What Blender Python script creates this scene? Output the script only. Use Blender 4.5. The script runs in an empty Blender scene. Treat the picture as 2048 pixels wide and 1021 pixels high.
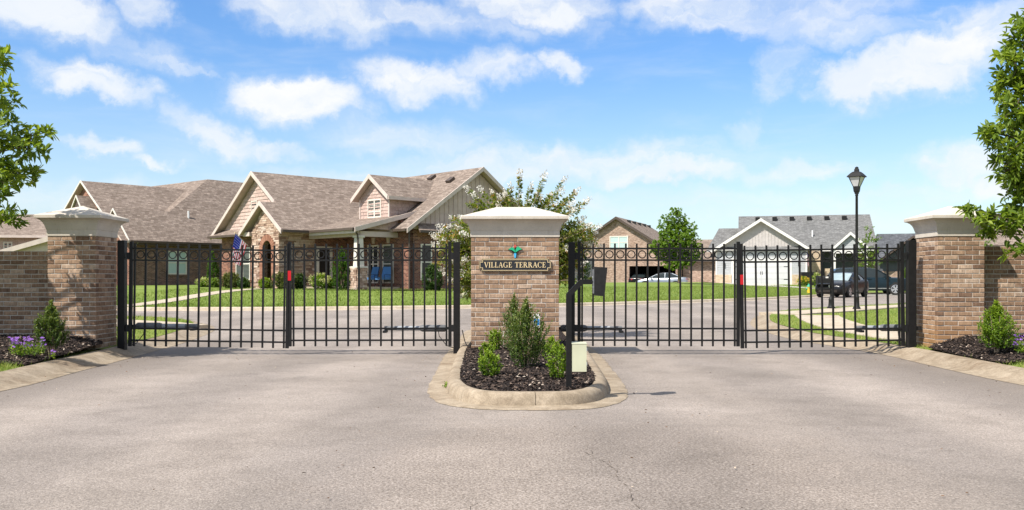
import bpy, math, random
import numpy as np
from mathutils import Vector, Matrix, noise as mnoise

R = math.radians
rng = random.Random(7)
nrng = np.random.default_rng(11)
scene = bpy.context.scene
col = scene.collection

# ------------------------------------------------------------------ camera
F = 1850.0            # focal length in pixels of the 2048 px wide photograph
EYE = 1.10
HOR = 561.0
cam_d = bpy.data.cameras.new('camera')
cam = bpy.data.objects.new('camera', cam_d)
col.objects.link(cam)
cam.location = (0, 0, EYE)
cam.rotation_euler = (R(90), 0, 0)
cam_d.sensor_width = 36.0
cam_d.lens = 36.0 * F / 2048.0
cam_d.shift_y = (HOR - 510.5) / 2048.0
cam_d.clip_start = 0.1
cam_d.clip_end = 4000
scene.camera = cam

# ------------------------------------------------------------------ light
SUN_EL = 51.0
SUN_FRONT = 41.0      # degrees in front of pure left
sdir = Vector((-math.cos(R(SUN_FRONT)) * math.cos(R(SUN_EL)), -math.sin(R(SUN_FRONT)) * math.cos(R(SUN_EL)), math.sin(R(SUN_EL))))
sun_d = bpy.data.lights.new('sun', 'SUN')
sun_d.energy = 4.4
sun_d.angle = R(0.55)
sun_d.color = (1.0, 0.945, 0.865)
sun = bpy.data.objects.new('sun', sun_d)
col.objects.link(sun)
sun.location = (-20, -10, 30)
sun.rotation_euler = (-sdir).to_track_quat('-Z', 'Y').to_euler()

scene.view_settings.view_transform = 'Standard'
scene.view_settings.look = 'None'
scene.view_settings.gamma = 1.0
scene.view_settings.exposure = 0.82
scene.view_settings.use_curve_mapping = False

world = bpy.data.worlds.new('World')
scene.world = world
world.use_nodes = True


class NT:
    """small node tree helper"""
    def __init__(self, nt):
        self.nt = nt
        self.n = nt.nodes
        self.n.clear()

    def node(self, typ, props=None, **ins):
        nd = self.n.new(typ)
        for k, v in (props or {}).items():
            setattr(nd, k, v)
        for k, v in ins.items():
            key = int(k[1:]) if k[0] == 'i' and k[1:].isdigit() else k.replace('_', ' ')
            self.set(nd.inputs[key], v)
        return nd

    def set(self, sock, v):
        if isinstance(v, bpy.types.NodeSocket):
            self.nt.links.new(v, sock)
        elif isinstance(v, bpy.types.Node):
            self.nt.links.new(v.outputs[0], sock)
        else:
            if isinstance(v, (tuple, list)) and len(v) == 3 and sock.type == 'RGBA':
                v = (*v, 1)
            sock.default_value = v

    def math(self, op, a, b=0.0, c=None, clamp=False):
        nd = self.n.new('ShaderNodeMath')
        nd.operation = op
        nd.use_clamp = clamp
        self.set(nd.inputs[0], a)
        self.set(nd.inputs[1], b)
        if c is not None:
            self.set(nd.inputs[2], c)
        return nd.outputs[0]

    def mix(self, fac, a, b, mode='MIX'):
        nd = self.n.new('ShaderNodeMix')
        nd.data_type = 'RGBA'
        nd.blend_type = mode
        nd.clamp_factor = True
        self.set(nd.inputs[0], fac)
        self.set(nd.inputs[6], a)
        self.set(nd.inputs[7], b)
        return nd.outputs[2]

    def ramp(self, fac, stops, interp='LINEAR'):
        nd = self.n.new('ShaderNodeValToRGB')
        cr = nd.color_ramp
        cr.interpolation = interp
        while len(cr.elements) > 1:
            cr.elements.remove(cr.elements[-1])
        cr.elements[0].position = stops[0][0]
        c = stops[0][1]
        cr.elements[0].color = (*c, 1) if len(c) == 3 else c
        for p, c in stops[1:]:
            e = cr.elements.new(p)
            e.color = (*c, 1) if len(c) == 3 else c
        self.set(nd.inputs[0], fac)
        return nd.outputs[0]

    def noise(self, vec, scale, detail=3, rough=0.55, dist=0.0, dims='3D'):
        nd = self.n.new('ShaderNodeTexNoise')
        nd.noise_dimensions = dims
        if vec is not None:
            self.set(nd.inputs['Vector'], vec)
        nd.inputs['Scale'].default_value = scale
        nd.inputs['Detail'].default_value = detail
        nd.inputs['Roughness'].default_value = rough
        nd.inputs['Distortion'].default_value = dist
        return nd.outputs[0]


def smooth01(N, x, lo, hi):
    nd = N.n.new('ShaderNodeMapRange')
    nd.interpolation_type = 'SMOOTHSTEP'
    N.set(nd.inputs[0], x)
    nd.inputs[1].default_value = lo
    nd.inputs[2].default_value = hi
    return nd.outputs[0]


# ---- sky: Nishita daylight with clouds at the directions where they stand
W = NT(world.node_tree)
sky = W.node('ShaderNodeTexSky')
sky.sky_type = 'NISHITA'
sky.sun_disc = False
sky.sun_elevation = R(SUN_EL)
sky.sun_rotation = math.atan2(sdir.x, sdir.y)
sky.air_density = 1.0
sky.dust_density = 0.6
sky.ozone_density = 2.0
tc = W.node('ShaderNodeTexCoord')
sep = W.node('ShaderNodeSeparateXYZ', Vector=tc.outputs['Generated'])
az = W.math('ARCTAN2', sep.outputs[0], sep.outputs[1])
el = W.math('ARCSINE', W.math('MULTIPLY', sep.outputs[2], 1.0))
ae = W.node('ShaderNodeCombineXYZ', X=az, Y=el)
# domain warp so cloud outlines are ragged
wn = W.n.new('ShaderNodeTexNoise')
W.set(wn.inputs['Vector'], ae)
wn.inputs['Scale'].default_value = 17
wn.inputs['Detail'].default_value = 8
wn.inputs['Roughness'].default_value = 0.6
wv = W.node('ShaderNodeVectorMath', {'operation': 'SUBTRACT'}, i0=wn.outputs['Color'], i1=(0.5, 0.5, 0.5))
wv = W.node('ShaderNodeVectorMath', {'operation': 'MULTIPLY'}, i0=wv, i1=(0.12, 0.07, 0))
aew = W.node('ShaderNodeVectorMath', {'operation': 'ADD'}, i0=ae, i1=wv)


def ang(px, py):
    a = math.atan2(px - 1024, F)
    return a, math.atan2(HOR - py, math.hypot(F, px - 1024))


CLOUDS = [  # centre px, centre py, half width, half height, tilt (deg), strength
    (80, 10, 185, 62, 10, 1.0), (300, 24, 75, 52, 15, .62), (250, 100, 210, 40, 8, .42), (330, 118, 130, 16, 9, .5),
    (185, 158, 135, 44, 12, .95), (195, 293, 85, 26, 12, .75), (300, 332, 60, 20, 8, .7),
    (590, 20, 180, 62, 6, .75), (690, 30, 140, 60, 10, .7), (800, 20, 230, 50, 5, .6), (1060, 10, 210, 62, 4, .9), (960, 40, 90, 40, 4, .5),
    (590, 195, 172, 66, 4, 1.15), (480, 160, 30, 22, -30, .45), (830, 155, 165, 54, 3, .95), (990, 138, 120, 46, 6, .7), (1118, 132, 80, 38, 5, .9),
    (430, 265, 130, 46, 24, .75), (540, 300, 110, 26, 8, .75), (820, 270, 270, 56, 4, .5), (1090, 325, 430, 52, -2, .72), (1330, 345, 250, 34, -2, .75),
    (1590, 335, 160, 32, 0, .62), (1400, 15, 220, 50, 6, .75), (1500, 40, 110, 40, 10, .6), (1660, 60, 180, 60, 6, .62), (1640, 20, 240, 50, 0, .6),
    (1720, 160, 135, 58, -4, 1.2), (1850, 128, 210, 74, -12, 1.1), (1830, 50, 150, 30, -6, .4), (1980, 40, 120, 60, 0, .7),
    (1560, 130, 75, 60, -30, .5), (1540, 175, 60, 45, 10, .48), (1490, 255, 70, 34, -20, .45), (1930, 335, 120, 56, 4, .8), (2010, 375, 110, 32, 0, .8),
    (1800, 385, 260, 34, -3, .5), (1250, 405, 520, 40, 0, .45), (760, 370, 380, 44, 3, .5), (150, 400, 300, 44, 0, .45), (1580, 430, 420, 36, 0, .42),
    (1200, 60, 60, 26, 0, .35), (1010, 60, 120, 40, 8, .5),
]
tot = None
for (px, py, hw, hh, tilt, amp) in CLOUDS:
    a, e = ang(px, py)
    mp = W.node('ShaderNodeMapping', {'vector_type': 'TEXTURE'}, Vector=aew)
    mp.inputs['Location'].default_value = (a, e, 0)
    mp.inputs['Rotation'].default_value = (0, 0, R(-tilt))
    mp.inputs['Scale'].default_value = (hw * 1.2 / F, hh * 1.15 / F, 1)
    g = W.node('ShaderNodeTexGradient', {'gradient_type': 'SPHERICAL'}, Vector=mp)
    v = W.math('MULTIPLY', smooth01(W, g.outputs[1], 0.0, 0.8), amp)
    tot = v if tot is None else W.math('MAXIMUM', tot, v)
# broken cloud added over the unseen sky, denser for a more neutral fill
inf = smooth01(W, W.math('ABSOLUTE', az), 0.50, 0.62)
up = smooth01(W, el, 0.30, 0.40)
outside = W.math('MAXIMUM', inf, up)
st = W.node('ShaderNodeVectorMath', {'operation': 'MULTIPLY'}, i0=tc.outputs['Generated'], i1=(3.2, 3.2, 7.0))
gen = smooth01(W, W.noise(st, 1.0, 6, 0.55, 0.6), 0.35, 0.58)
tot = W.math('MAXIMUM', tot, W.math('MULTIPLY', gen, outside))
st2 = W.node('ShaderNodeVectorMath', {'operation': 'MULTIPLY'}, i0=aew, i1=(9, 22, 1))
fine = W.noise(st2, 1.9, 10, 0.62, 0.5)
st3 = W.node('ShaderNodeVectorMath', {'operation': 'MULTIPLY'}, i0=ae, i1=(5, 26, 1))
veil = W.noise(st3, 1.0, 5, 0.6, 0.5)
dens = W.math('ADD', tot, W.math('MULTIPLY', W.math('SUBTRACT', fine, 0.5), W.math('ADD', W.math('MULTIPLY', tot, 1.35), 0.16)))
dens = smooth01(W, dens, 0.02, 1.12)
vl = W.math('MULTIPLY', smooth01(W, veil, 0.45, 0.8), 0.2)
dens = W.math('SUBTRACT', 1.0, W.math('MULTIPLY', W.math('SUBTRACT', 1.0, dens), W.math('SUBTRACT', 1.0, vl)))
skyc = W.mix(1.0, sky.outputs[0], W.mix(smooth01(W, el, 0.02, 0.30), (0.97, 1.05, 1.11), (0.70, 1.0, 1.30)), 'MULTIPLY')
# pale air towards the horizon all round
low = W.math('SUBTRACT', 1.0, smooth01(W, el, -0.02, 0.25))
skyc = W.mix(W.math('MULTIPLY', low, 0.42), skyc, (5.3, 6.25, 6.95))
cshade = W.noise(st2, 0.8, 4, 0.6)
cloudc = W.mix(smooth01(W, cshade, 0.3, 0.7), (5.7, 6.1, 6.6), (6.75, 6.75, 6.7))
final = W.mix(W.math('MULTIPLY', dens, 0.96), skyc, cloudc)
bg = W.node('ShaderNodeBackground', Color=final, Strength=0.086)
wo = W.node('ShaderNodeOutputWorld', Surface=bg)

# ------------------------------------------------------------------ materials
MATS = {}


def new_mat(name):
    m = bpy.data.materials.new(name)
    m.use_nodes = True
    N = NT(m.node_tree)
    MATS[name] = m
    out = N.node('ShaderNodeOutputMaterial')
    return m, N, out


def principled(N, out, color, rough=0.8, metal=0.0, normal=None, spec=0.35, coat=0.0):
    p = N.node('ShaderNodeBsdfPrincipled')
    N.set(p.inputs['Base Color'], color)
    N.set(p.inputs['Roughness'], rough)
    p.inputs['Metallic'].default_value = metal
    p.inputs['Specular IOR Level'].default_value = spec
    p.inputs['Coat Weight'].default_value = coat
    p.inputs['Coat Roughness'].default_value = 0.05
    if normal is not None:
        N.set(p.inputs['Normal'], normal)
    N.set(out.inputs[0], p)
    return p


def bump(N, h, strength=0.4, dist=0.01):
    b = N.node('ShaderNodeBump', Height=h)
    b.inputs['Strength'].default_value = strength
    b.inputs['Distance'].default_value = dist
    return b.outputs[0]


def mat_noise(name, c1, c2, scale=6, rough=0.8, bstr=0.2, bdist=0.01, detail=4, metal=0, spec=0.3, fine=None, coat=0):
    m, N, out = new_mat(name)
    tcn = N.node('ShaderNodeTexCoord')
    n = N.noise(tcn.outputs['Object'], scale, detail, 0.6)
    c = N.mix(smooth01(N, n, 0.3, 0.7), c1, c2)
    h = n
    if fine:
        n2 = N.noise(tcn.outputs['Object'], fine, 2, 0.6)
        c = N.mix(0.6, c, N.mix(smooth01(N, n2, 0.3, 0.7), (0.72, 0.72, 0.72), (1.22, 1.22, 1.22)), 'MULTIPLY')
        h = n2
    principled(N, out, c, rough, metal, bump(N, h, bstr, bdist) if bstr else None, spec, coat)
    return m


def mat_flat(name, c, rough=0.6, metal=0, spec=0.35, coat=0, var=0.08):
    return mat_noise(name, tuple(x * (1 - var) for x in c), tuple(x * (1 + var) for x in c), 3.0, rough, 0, 0, 3, metal, spec, None, coat)


def mat_asphalt():
    m, N, out = new_mat('asphalt')
    tcn = N.node('ShaderNodeTexCoord')
    P = tcn.outputs['Object']
    vo = N.node('ShaderNodeTexVoronoi', Vector=P, Scale=130.0)
    sp = N.node('ShaderNodeSeparateColor', Color=vo.outputs['Color'])
    agg = N.ramp(sp.outputs[0], [(0, (0.175, 0.152, 0.132)), (0.35, (0.250, 0.218, 0.192)), (0.75, (0.285, 0.250, 0.220)), (1, (0.37, 0.328, 0.292))])
    g2 = N.noise(P, 60, 3, 0.7)
    agg = N.mix(0.8, agg, N.mix(smooth01(N, g2, 0.28, 0.72), (0.78, 0.78, 0.78), (1.18, 1.18, 1.18)), 'MULTIPLY')
    big = N.noise(P, 0.35, 5, 0.6, 0.4)
    mid = N.noise(P, 2.3, 5, 0.65, 0.3)
    c = N.mix(1.0, agg, N.mix(smooth01(N, big, 0.35, 0.68), (0.84, 0.82, 0.80), (1.08, 1.06, 1.05)), 'MULTIPLY')
    c = N.mix(1.0, c, N.mix(smooth01(N, mid, 0.25, 0.62), (0.86, 0.855, 0.85), (1.04, 1.04, 1.04)), 'MULTIPLY')
    # coarse worn patch in front of the island where the binder has gone
    mp = N.node('ShaderNodeMapping', {'vector_type': 'TEXTURE'}, Vector=P)
    mp.inputs['Location'].default_value = (0.55, 5.2, 0)
    mp.inputs['Scale'].default_value = (2.3, 2.9, 4)
    gr = N.node('ShaderNodeTexGradient', {'gradient_type': 'SPHERICAL'}, Vector=mp)
    worn = smooth01(N, N.math('ADD', gr.outputs[1], N.math('MULTIPLY', N.math('SUBTRACT', mid, 0.5), 1.1)), 0.1, 0.55)
    coarse = N.noise(P, 62, 3, 0.55)
    c = N.mix(worn, c, N.mix(1.0, c, N.mix(smooth01(N, coarse, 0.36, 0.58), (0.66, 0.63, 0.60), (1.05, 1.045, 1.04)), 'MULTIPLY'))
    # grime gathered along the kerbs
    sx_ = N.node('ShaderNodeSeparateXYZ', Vector=P)
    edge = smooth01(N, N.math('ADD', N.math('ABSOLUTE', sx_.outputs[0]), N.math('MULTIPLY', N.math('SUBTRACT', big, 0.5), 1.6)), 3.9, 5.5)
    nearg = N.math('SUBTRACT', 1.0, smooth01(N, sx_.outputs[1], 15.0, 19.0))
    c = N.mix(N.math('MULTIPLY', N.math('MULTIPLY', edge, nearg), N.math('MULTIPLY', mid, 1.15)), c, (0.135, 0.112, 0.092))
    # old drips down the lanes
    drip = N.node('ShaderNodeTexVoronoi', Vector=N.node('ShaderNodeVectorMath', {'operation': 'MULTIPLY'}, i0=P, i1=(1.1, 0.55, 1)), Scale=1.3)
    c = N.mix(N.math('MULTIPLY', N.math('SUBTRACT', 1.0, smooth01(N, N.math('ADD', drip.outputs['Distance'], N.math('MULTIPLY', N.math('SUBTRACT', mid, 0.5), 0.5)), 0.02, 0.2)), 0.3), c, (0.13, 0.112, 0.098))
    # pale tyre lanes
    sepp = N.node('ShaderNodeSeparateXYZ', Vector=P)
    lane = N.math('SINE', N.math('MULTIPLY', N.math('ADD', sepp.outputs[0], N.math('MULTIPLY', big, 1.2)), 3.3))
    c = N.mix(1.0, c, N.mix(smooth01(N, lane, -0.8, 0.9), (0.90, 0.90, 0.905), (1.07, 1.065, 1.06)), 'MULTIPLY')
    h = N.math('ADD', N.math('MULTIPLY', vo.outputs['Distance'], -1.0), N.math('MULTIPLY', g2, 0.6))
    principled(N, out, c, 0.85, 0, bump(N, h, 0.4, 0.004), 0.25)
    return m


def mat_concrete(name, c1, c2, stain=(0.30, 0.21, 0.13)):
    m, N, out = new_mat(name)
    tcn = N.node('ShaderNodeTexCoord')
    P = tcn.outputs['Object']
    n = N.noise(P, 3.2, 6, 0.65, 0.3)
    n2 = N.noise(P, 85, 2, 0.6)
    n3 = N.noise(P, 1.1, 5, 0.7, 0.8)
    c = N.mix(smooth01(N, n, 0.3, 0.7), c1, c2)
    c = N.mix(N.math('MULTIPLY', smooth01(N, n3, 0.48, 0.72), 0.72), c, stain)
    n4 = N.noise(P, 11, 5, 0.7, 0.5)
    c = N.mix(0.75, c, N.mix(smooth01(N, n4, 0.3, 0.66), (0.72, 0.70, 0.67), (1.1, 1.1, 1.1)), 'MULTIPLY')
    c = N.mix(0.7, c, N.mix(smooth01(N, n2, 0.3, 0.7), (0.78, 0.78, 0.78), (1.18, 1.18, 1.18)), 'MULTIPLY')
    principled(N, out, c, 0.9, 0, bump(N, N.math('ADD', n2, n), 0.35, 0.006), 0.2)
    return m


def mat_brick_piece(name, stops, clay=False):
    """one colour per brick object, grain and drag marks across its face"""
    m, N, out = new_mat(name)
    oi = N.node('ShaderNodeObjectInfo')
    tcn = N.node('ShaderNodeTexCoord')
    geo = N.node('ShaderNodeNewGeometry')
    c = N.ramp(oi.outputs['Random'], stops)
    off = N.math('MULTIPLY', oi.outputs['Random'], 37.0)
    v = N.node('ShaderNodeVectorMath', {'operation': 'ADD'}, i0=tcn.outputs['Object'], i1=N.node('ShaderNodeCombineXYZ', X=off, Y=off, Z=off))
    vs = N.node('ShaderNodeVectorMath', {'operation': 'MULTIPLY'}, i0=v, i1=(30, 30, 5))
    drag = N.noise(vs, 2.2, 4, 0.6)
    blot = N.noise(v, 13, 4, 0.6)
    c = N.mix(0.85, c, N.mix(smooth01(N, drag, 0.3, 0.72), (0.74, 0.72, 0.72), (1.2, 1.2, 1.2)), 'MULTIPLY')
    c = N.mix(0.8, c, N.mix(smooth01(N, blot, 0.3, 0.7), (0.74, 0.71, 0.68), (1.22, 1.2, 1.18)), 'MULTIPLY')
    # lime bloom
    bl = N.noise(geo.outputs['Position'], 3.0, 5, 0.65, 0.5)
    c = N.mix(N.math('MULTIPLY', smooth01(N, bl, 0.60, 0.8), 0.42), c, (0.50, 0.45, 0.41))
    sp0 = N.node('ShaderNodeSeparateXYZ', Vector=geo.outputs['Position'])
    damp = N.math('SUBTRACT', 1.0, smooth01(N, N.math('ADD', sp0.outputs[2], N.math('MULTIPLY', bl, -0.35)), -0.05, 0.32))
    c = N.mix(N.math('MULTIPLY', damp, 0.45), c, (0.115, 0.08, 0.058))
    if clay:
        sp = N.node('ShaderNodeSeparateXYZ', Vector=geo.outputs['Position'])
        k = N.math('SUBTRACT', 1.0, smooth01(N, sp.outputs[2], 0.1, 0.75))
        c = N.mix(N.math('MULTIPLY', k, 0.6), c, (0.40, 0.215, 0.09))
    gr = N.noise(v, 170, 3, 0.65)
    principled(N, out, c, 0.92, 0, bump(N, N.math('ADD', gr, drag), 0.5, 0.004), 0.15)
    return m


def mat_brick_wall(name, stops, mortar, bw=0.203, bh=0.0677):
    m, N, out = new_mat(name)
    uv = N.node('ShaderNodeUVMap')
    b = N.node('ShaderNodeTexBrick', Vector=uv, Scale=1.0)
    b.offset = 0.5
    b.inputs['Mortar Size'].default_value = 0.0055
    b.inputs['Mortar Smooth'].default_value = 0.1
    b.inputs['Brick Width'].default_value = bw
    b.inputs['Row Height'].default_value = bh
    b.inputs['Color1'].default_value = (0, 0, 0, 1)
    b.inputs['Color2'].default_value = (1, 1, 1, 1)
    b.inputs['Mortar'].default_value = (0.5, 0.5, 0.5, 1)
    c = N.ramp(b.outputs['Color'], stops)
    bl = N.noise(uv, 1.3, 5, 0.6)
    c = N.mix(0.8, c, N.mix(smooth01(N, bl, 0.3, 0.7), (0.8, 0.8, 0.8), (1.18, 1.18, 1.18)), 'MULTIPLY')
    c = N.mix(b.outputs['Fac'], c, mortar)
    principled(N, out, c, 0.92, 0, bump(N, N.math('SUBTRACT', 1.0, b.outputs['Fac']), 0.6, 0.008), 0.15)
    return m


def mat_shingle(name, dark, lightc, rows=0.135, width=0.24):
    m, N, out = new_mat(name)
    uv = N.node('ShaderNodeUVMap')
    b = N.node('ShaderNodeTexBrick', Vector=uv, Scale=1.0)
    b.offset = 0.37
    b.offset_frequency = 3
    b.inputs['Mortar Size'].default_value = 0.010
    b.inputs['Mortar Smooth'].default_value = 0.25
    b.inputs['Bias'].default_value = 0.0
    b.inputs['Brick Width'].default_value = width
    b.inputs['Row Height'].default_value = rows
    b.inputs['Color1'].default_value = (0, 0, 0, 1)
    b.inputs['Color2'].default_value = (1, 1, 1, 1)
    b.inputs['Mortar'].default_value = (0.1, 0.1, 0.1, 1)
    mid = tuple((a + c) / 2 for a, c in zip(dark, lightc))
    c = N.ramp(b.outputs['Color'], [(0, dark), (0.5, mid), (1, lightc)])
    vs = N.node('ShaderNodeVectorMath', {'operation': 'MULTIPLY'}, i0=uv, i1=(1.5, 7.2, 1))
    st = N.noise(vs, 1.0, 4, 0.65)
    c = N.mix(0.85, c, N.mix(smooth01(N, st, 0.3, 0.7), (0.74, 0.74, 0.74), (1.2, 1.2, 1.2)), 'MULTIPLY')
    big = N.noise(uv, 0.5, 4, 0.6)
    c = N.mix(0.6, c, N.mix(smooth01(N, big, 0.3, 0.7), (0.93, 0.93, 0.93), (1.06, 1.06, 1.06)), 'MULTIPLY')
    gr = N.noise(uv, 60, 2, 0.6)
    c = N.mix(0.5, c, N.mix(gr, (0.7, 0.7, 0.7), (1.3, 1.3, 1.3)), 'MULTIPLY')
    c = N.mix(N.math('MULTIPLY', b.outputs['Fac'], 0.55), c, tuple(x * 0.5 for x in dark))
    # each course overlaps the one below
    su = N.node('ShaderNodeSeparateXYZ', Vector=uv)
    saw = N.math('FRACT', N.math('DIVIDE', su.outputs[1], rows))
    principled(N, out, c, 0.95, 0, bump(N, N.math('ADD', N.math('SUBTRACT', 1.0, saw), N.math('MULTIPLY', b.outputs['Color'], 0.5)), 0.7, 0.018), 0.1)
    return m


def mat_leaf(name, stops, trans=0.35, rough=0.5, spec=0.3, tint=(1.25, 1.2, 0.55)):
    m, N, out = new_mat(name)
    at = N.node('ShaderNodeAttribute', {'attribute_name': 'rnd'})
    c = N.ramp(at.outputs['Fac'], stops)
    p = N.node('ShaderNodeBsdfPrincipled')
    N.set(p.inputs['Base Color'], c)
    p.inputs['Roughness'].default_value = rough
    p.inputs['Specular IOR Level'].default_value = spec
    t = N.node('ShaderNodeBsdfTranslucent', Color=N.mix(1.0, c, tint, 'MULTIPLY'))
    ms = N.node('ShaderNodeMixShader', Fac=trans, i1=p.outputs[0], i2=t.outputs[0])
    N.set(out.inputs[0], ms)
    return m


def mat_grass(name, c1, c2, c3):
    m, N, out = new_mat(name)
    tcn = N.node('ShaderNodeTexCoord')
    P = tcn.outputs['Object']
    n = N.noise(P, 0.45, 5, 0.65, 0.4)
    n2 = N.noise(P, 9, 4, 0.7)
    n3 = N.noise(P, 55, 2, 0.6)
    c = N.mix(smooth01(N, n, 0.32, 0.68), c1, c2)
    c = N.mix(N.math('MULTIPLY', smooth01(N, n2, 0.5, 0.75), 0.5), c, c3)
    n5 = N.noise(P, 0.16, 4, 0.6, 0.6)
    c = N.mix(0.7, c, N.mix(smooth01(N, n5, 0.35, 0.65), (0.84, 0.88, 0.84), (1.14, 1.08, 1.1)), 'MULTIPLY')
    c = N.mix(0.8, c, N.mix(smooth01(N, n3, 0.3, 0.7), (0.6, 0.62, 0.6), (1.3, 1.28, 1.3)), 'MULTIPLY')
    principled(N, out, c, 0.9, 0, bump(N, N.math('ADD', n3, n2), 0.8, 0.03), 0.1)
    return m


def mat_rnd(name, stops, rough=0.9, bscale=40, bstr=0.4, spec=0.15, var=0.35):
    """colour from the per-face attribute rnd"""
    m, N, out = new_mat(name)
    at = N.node('ShaderNodeAttribute', {'attribute_name': 'rnd'})
    tcn = N.node('ShaderNodeTexCoord')
    c = N.ramp(at.outputs['Fac'], stops)
    n = N.noise(tcn.outputs['Object'], bscale, 3, 0.65)
    c = N.mix(var, c, N.mix(smooth01(N, n, 0.3, 0.7), (0.6, 0.6, 0.6), (1.4, 1.4, 1.4)), 'MULTIPLY')
    principled(N, out, c, rough, 0, bump(N, n, bstr, 0.01), spec)
    return m


M_asphalt = mat_asphalt()
M_curb = mat_concrete('kerb_concrete', (0.245, 0.195, 0.138), (0.345, 0.283, 0.21), (0.17, 0.118, 0.074))
M_walk = mat_concrete('pavement_concrete', (0.40, 0.335, 0.255), (0.49, 0.42, 0.33), (0.34, 0.27, 0.19))
M_drive = mat_concrete('driveway_concrete', (0.48, 0.45, 0.40), (0.56, 0.53, 0.48), (0.42, 0.38, 0.33))
def mat_cap():
    m, N, out = new_mat('cast_stone')
    P = N.node('ShaderNodeTexCoord').outputs['Object']
    n = N.noise(P, 2.5, 5, 0.6)
    c = N.mix(smooth01(N, n, 0.3, 0.7), (0.47, 0.42, 0.355), (0.56, 0.505, 0.43))
    st = N.noise(N.node('ShaderNodeVectorMath', {'operation': 'MULTIPLY'}, i0=P, i1=(16, 16, 1.3)), 1.0, 5, 0.65)
    c = N.mix(N.math('MULTIPLY', smooth01(N, st, 0.52, 0.75), 0.38), c, (0.25, 0.215, 0.17))
    pit = N.noise(P, 150, 2, 0.6)
    c = N.mix(0.55, c, N.mix(smooth01(N, pit, 0.3, 0.7), (0.78, 0.78, 0.78), (1.15, 1.15, 1.15)), 'MULTIPLY')
    principled(N, out, c, 0.9, 0, bump(N, N.math('ADD', pit, n), 0.4, 0.004), 0.15)
    return m


M_stone_cap = mat_cap()
BR = [(0, (0.165, 0.103, 0.070)), (0.15, (0.230, 0.148, 0.098)), (0.45, (0.285, 0.189, 0.125)), (0.8, (0.330, 0.226, 0.153)), (0.94, (0.38, 0.273, 0.193)), (1, (0.43, 0.33, 0.25))]
M_brick = mat_brick_piece('pillar_brick', BR)
M_brick_clay = mat_brick_piece('pillar_brick_clay_stained', BR, True)
M_mortar = mat_noise('mortar', (0.41, 0.36, 0.305), (0.51, 0.455, 0.395), 9, 0.95, 0.4, 0.004, 4, 0, 0.1, 130)
M_black = mat_noise('black_powder_coat', (0.0075, 0.0070, 0.0070), (0.0115, 0.011, 0.011), 14, 0.45, 0.06, 0.001, 3, 0, 0.22)
M_blackmatte = mat_noise('black_cast_metal', (0.010, 0.010, 0.010), (0.017, 0.0165, 0.0165), 20, 0.55, 0.2, 0.002, 3, 0, 0.25)
M_red = mat_flat('red_reflector', (0.45, 0.008, 0.014), 0.3)
M_grey_tube = mat_noise('galvanised_tube', (0.25, 0.27, 0.29), (0.34, 0.36, 0.38), 8, 0.5, 0.05, 0.001, 3, 0.1, 0.5)
M_grey_dark = mat_noise('dark_grey_housing', (0.11, 0.114, 0.12), (0.15, 0.154, 0.16), 12, 0.55, 0.1, 0.001)
M_cream_box = mat_flat('cream_enamel', (0.47, 0.475, 0.335), 0.45)
M_sign_bk = mat_flat('sign_charcoal', (0.018, 0.019, 0.023), 0.55)
M_gold = mat_flat('sign_gold', (0.68, 0.53, 0.30), 0.4)
M_em_green = mat_flat('emblem_green', (0.015, 0.36, 0.17), 0.4)
M_em_red = mat_flat('emblem_red', (0.50, 0.075, 0.06), 0.45)
M_em_blue = mat_flat('emblem_blue', (0.055, 0.38, 0.66), 0.4)
M_white = mat_flat('white_paint', (0.66, 0.64, 0.60), 0.55)
M_blue_print = mat_flat('blue_print', (0.02, 0.24, 0.62), 0.45)
M_mulch_base = mat_noise('mulch_bed_soil', (0.018, 0.013, 0.011), (0.045, 0.032, 0.026), 22, 0.95, 0.9, 0.03, 5, 0, 0.1, 60)
M_mulch = mat_rnd('mulch_chips', [(0, (0.010, 0.008, 0.008)), (0.55, (0.032, 0.024, 0.021)), (0.88, (0.075, 0.053, 0.042)), (0.97, (0.20, 0.145, 0.11)), (1, (0.45, 0.38, 0.31))], 0.85, 60)
M_lawn = mat_grass('lawn_turf', (0.145, 0.205, 0.040), (0.195, 0.255, 0.060), (0.235, 0.268, 0.085))
M_verge = mat_grass('verge_turf', (0.135, 0.20, 0.034), (0.215, 0.26, 0.062), (0.29, 0.27, 0.095))
M_blade = mat_leaf('grass_blade', [(0, (0.125, 0.185, 0.030)), (0.5, (0.175, 0.24, 0.046)), (0.85, (0.22, 0.28, 0.062)), (1, (0.31, 0.31, 0.10))], 0.3, 0.6, 0.2)
M_blade_dry = mat_leaf('dry_grass_blade', [(0, (0.10, 0.16, 0.022)), (0.5, (0.20, 0.27, 0.05)), (0.82, (0.30, 0.32, 0.085)), (1, (0.42, 0.35, 0.16))], 0.3, 0.6, 0.2)
M_bark = mat_noise('bark', (0.09, 0.065, 0.045), (0.20, 0.155, 0.115), 18, 0.95, 0.8, 0.02, 5, 0, 0.1)
M_bark_pale = mat_noise('pale_bark', (0.22, 0.16, 0.11), (0.36, 0.28, 0.20), 14, 0.9, 0.4, 0.01, 4, 0, 0.1)
M_leaf_oak = mat_leaf('oak_leaf', [(0, (0.065, 0.12, 0.016)), (0.4, (0.15, 0.23, 0.028)), (0.78, (0.25, 0.33, 0.045)), (1, (0.34, 0.41, 0.08))], 0.52, 0.45, 0.32)
M_leaf_maple = mat_leaf('maple_leaf', [(0, (0.07, 0.14, 0.016)), (0.5, (0.14, 0.245, 0.028)), (1, (0.24, 0.35, 0.05))], 0.5)
M_leaf_light = mat_leaf('light_leaf', [(0, (0.08, 0.15, 0.022)), (0.5, (0.15, 0.25, 0.04)), (1, (0.25, 0.33, 0.075))], 0.4)
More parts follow.
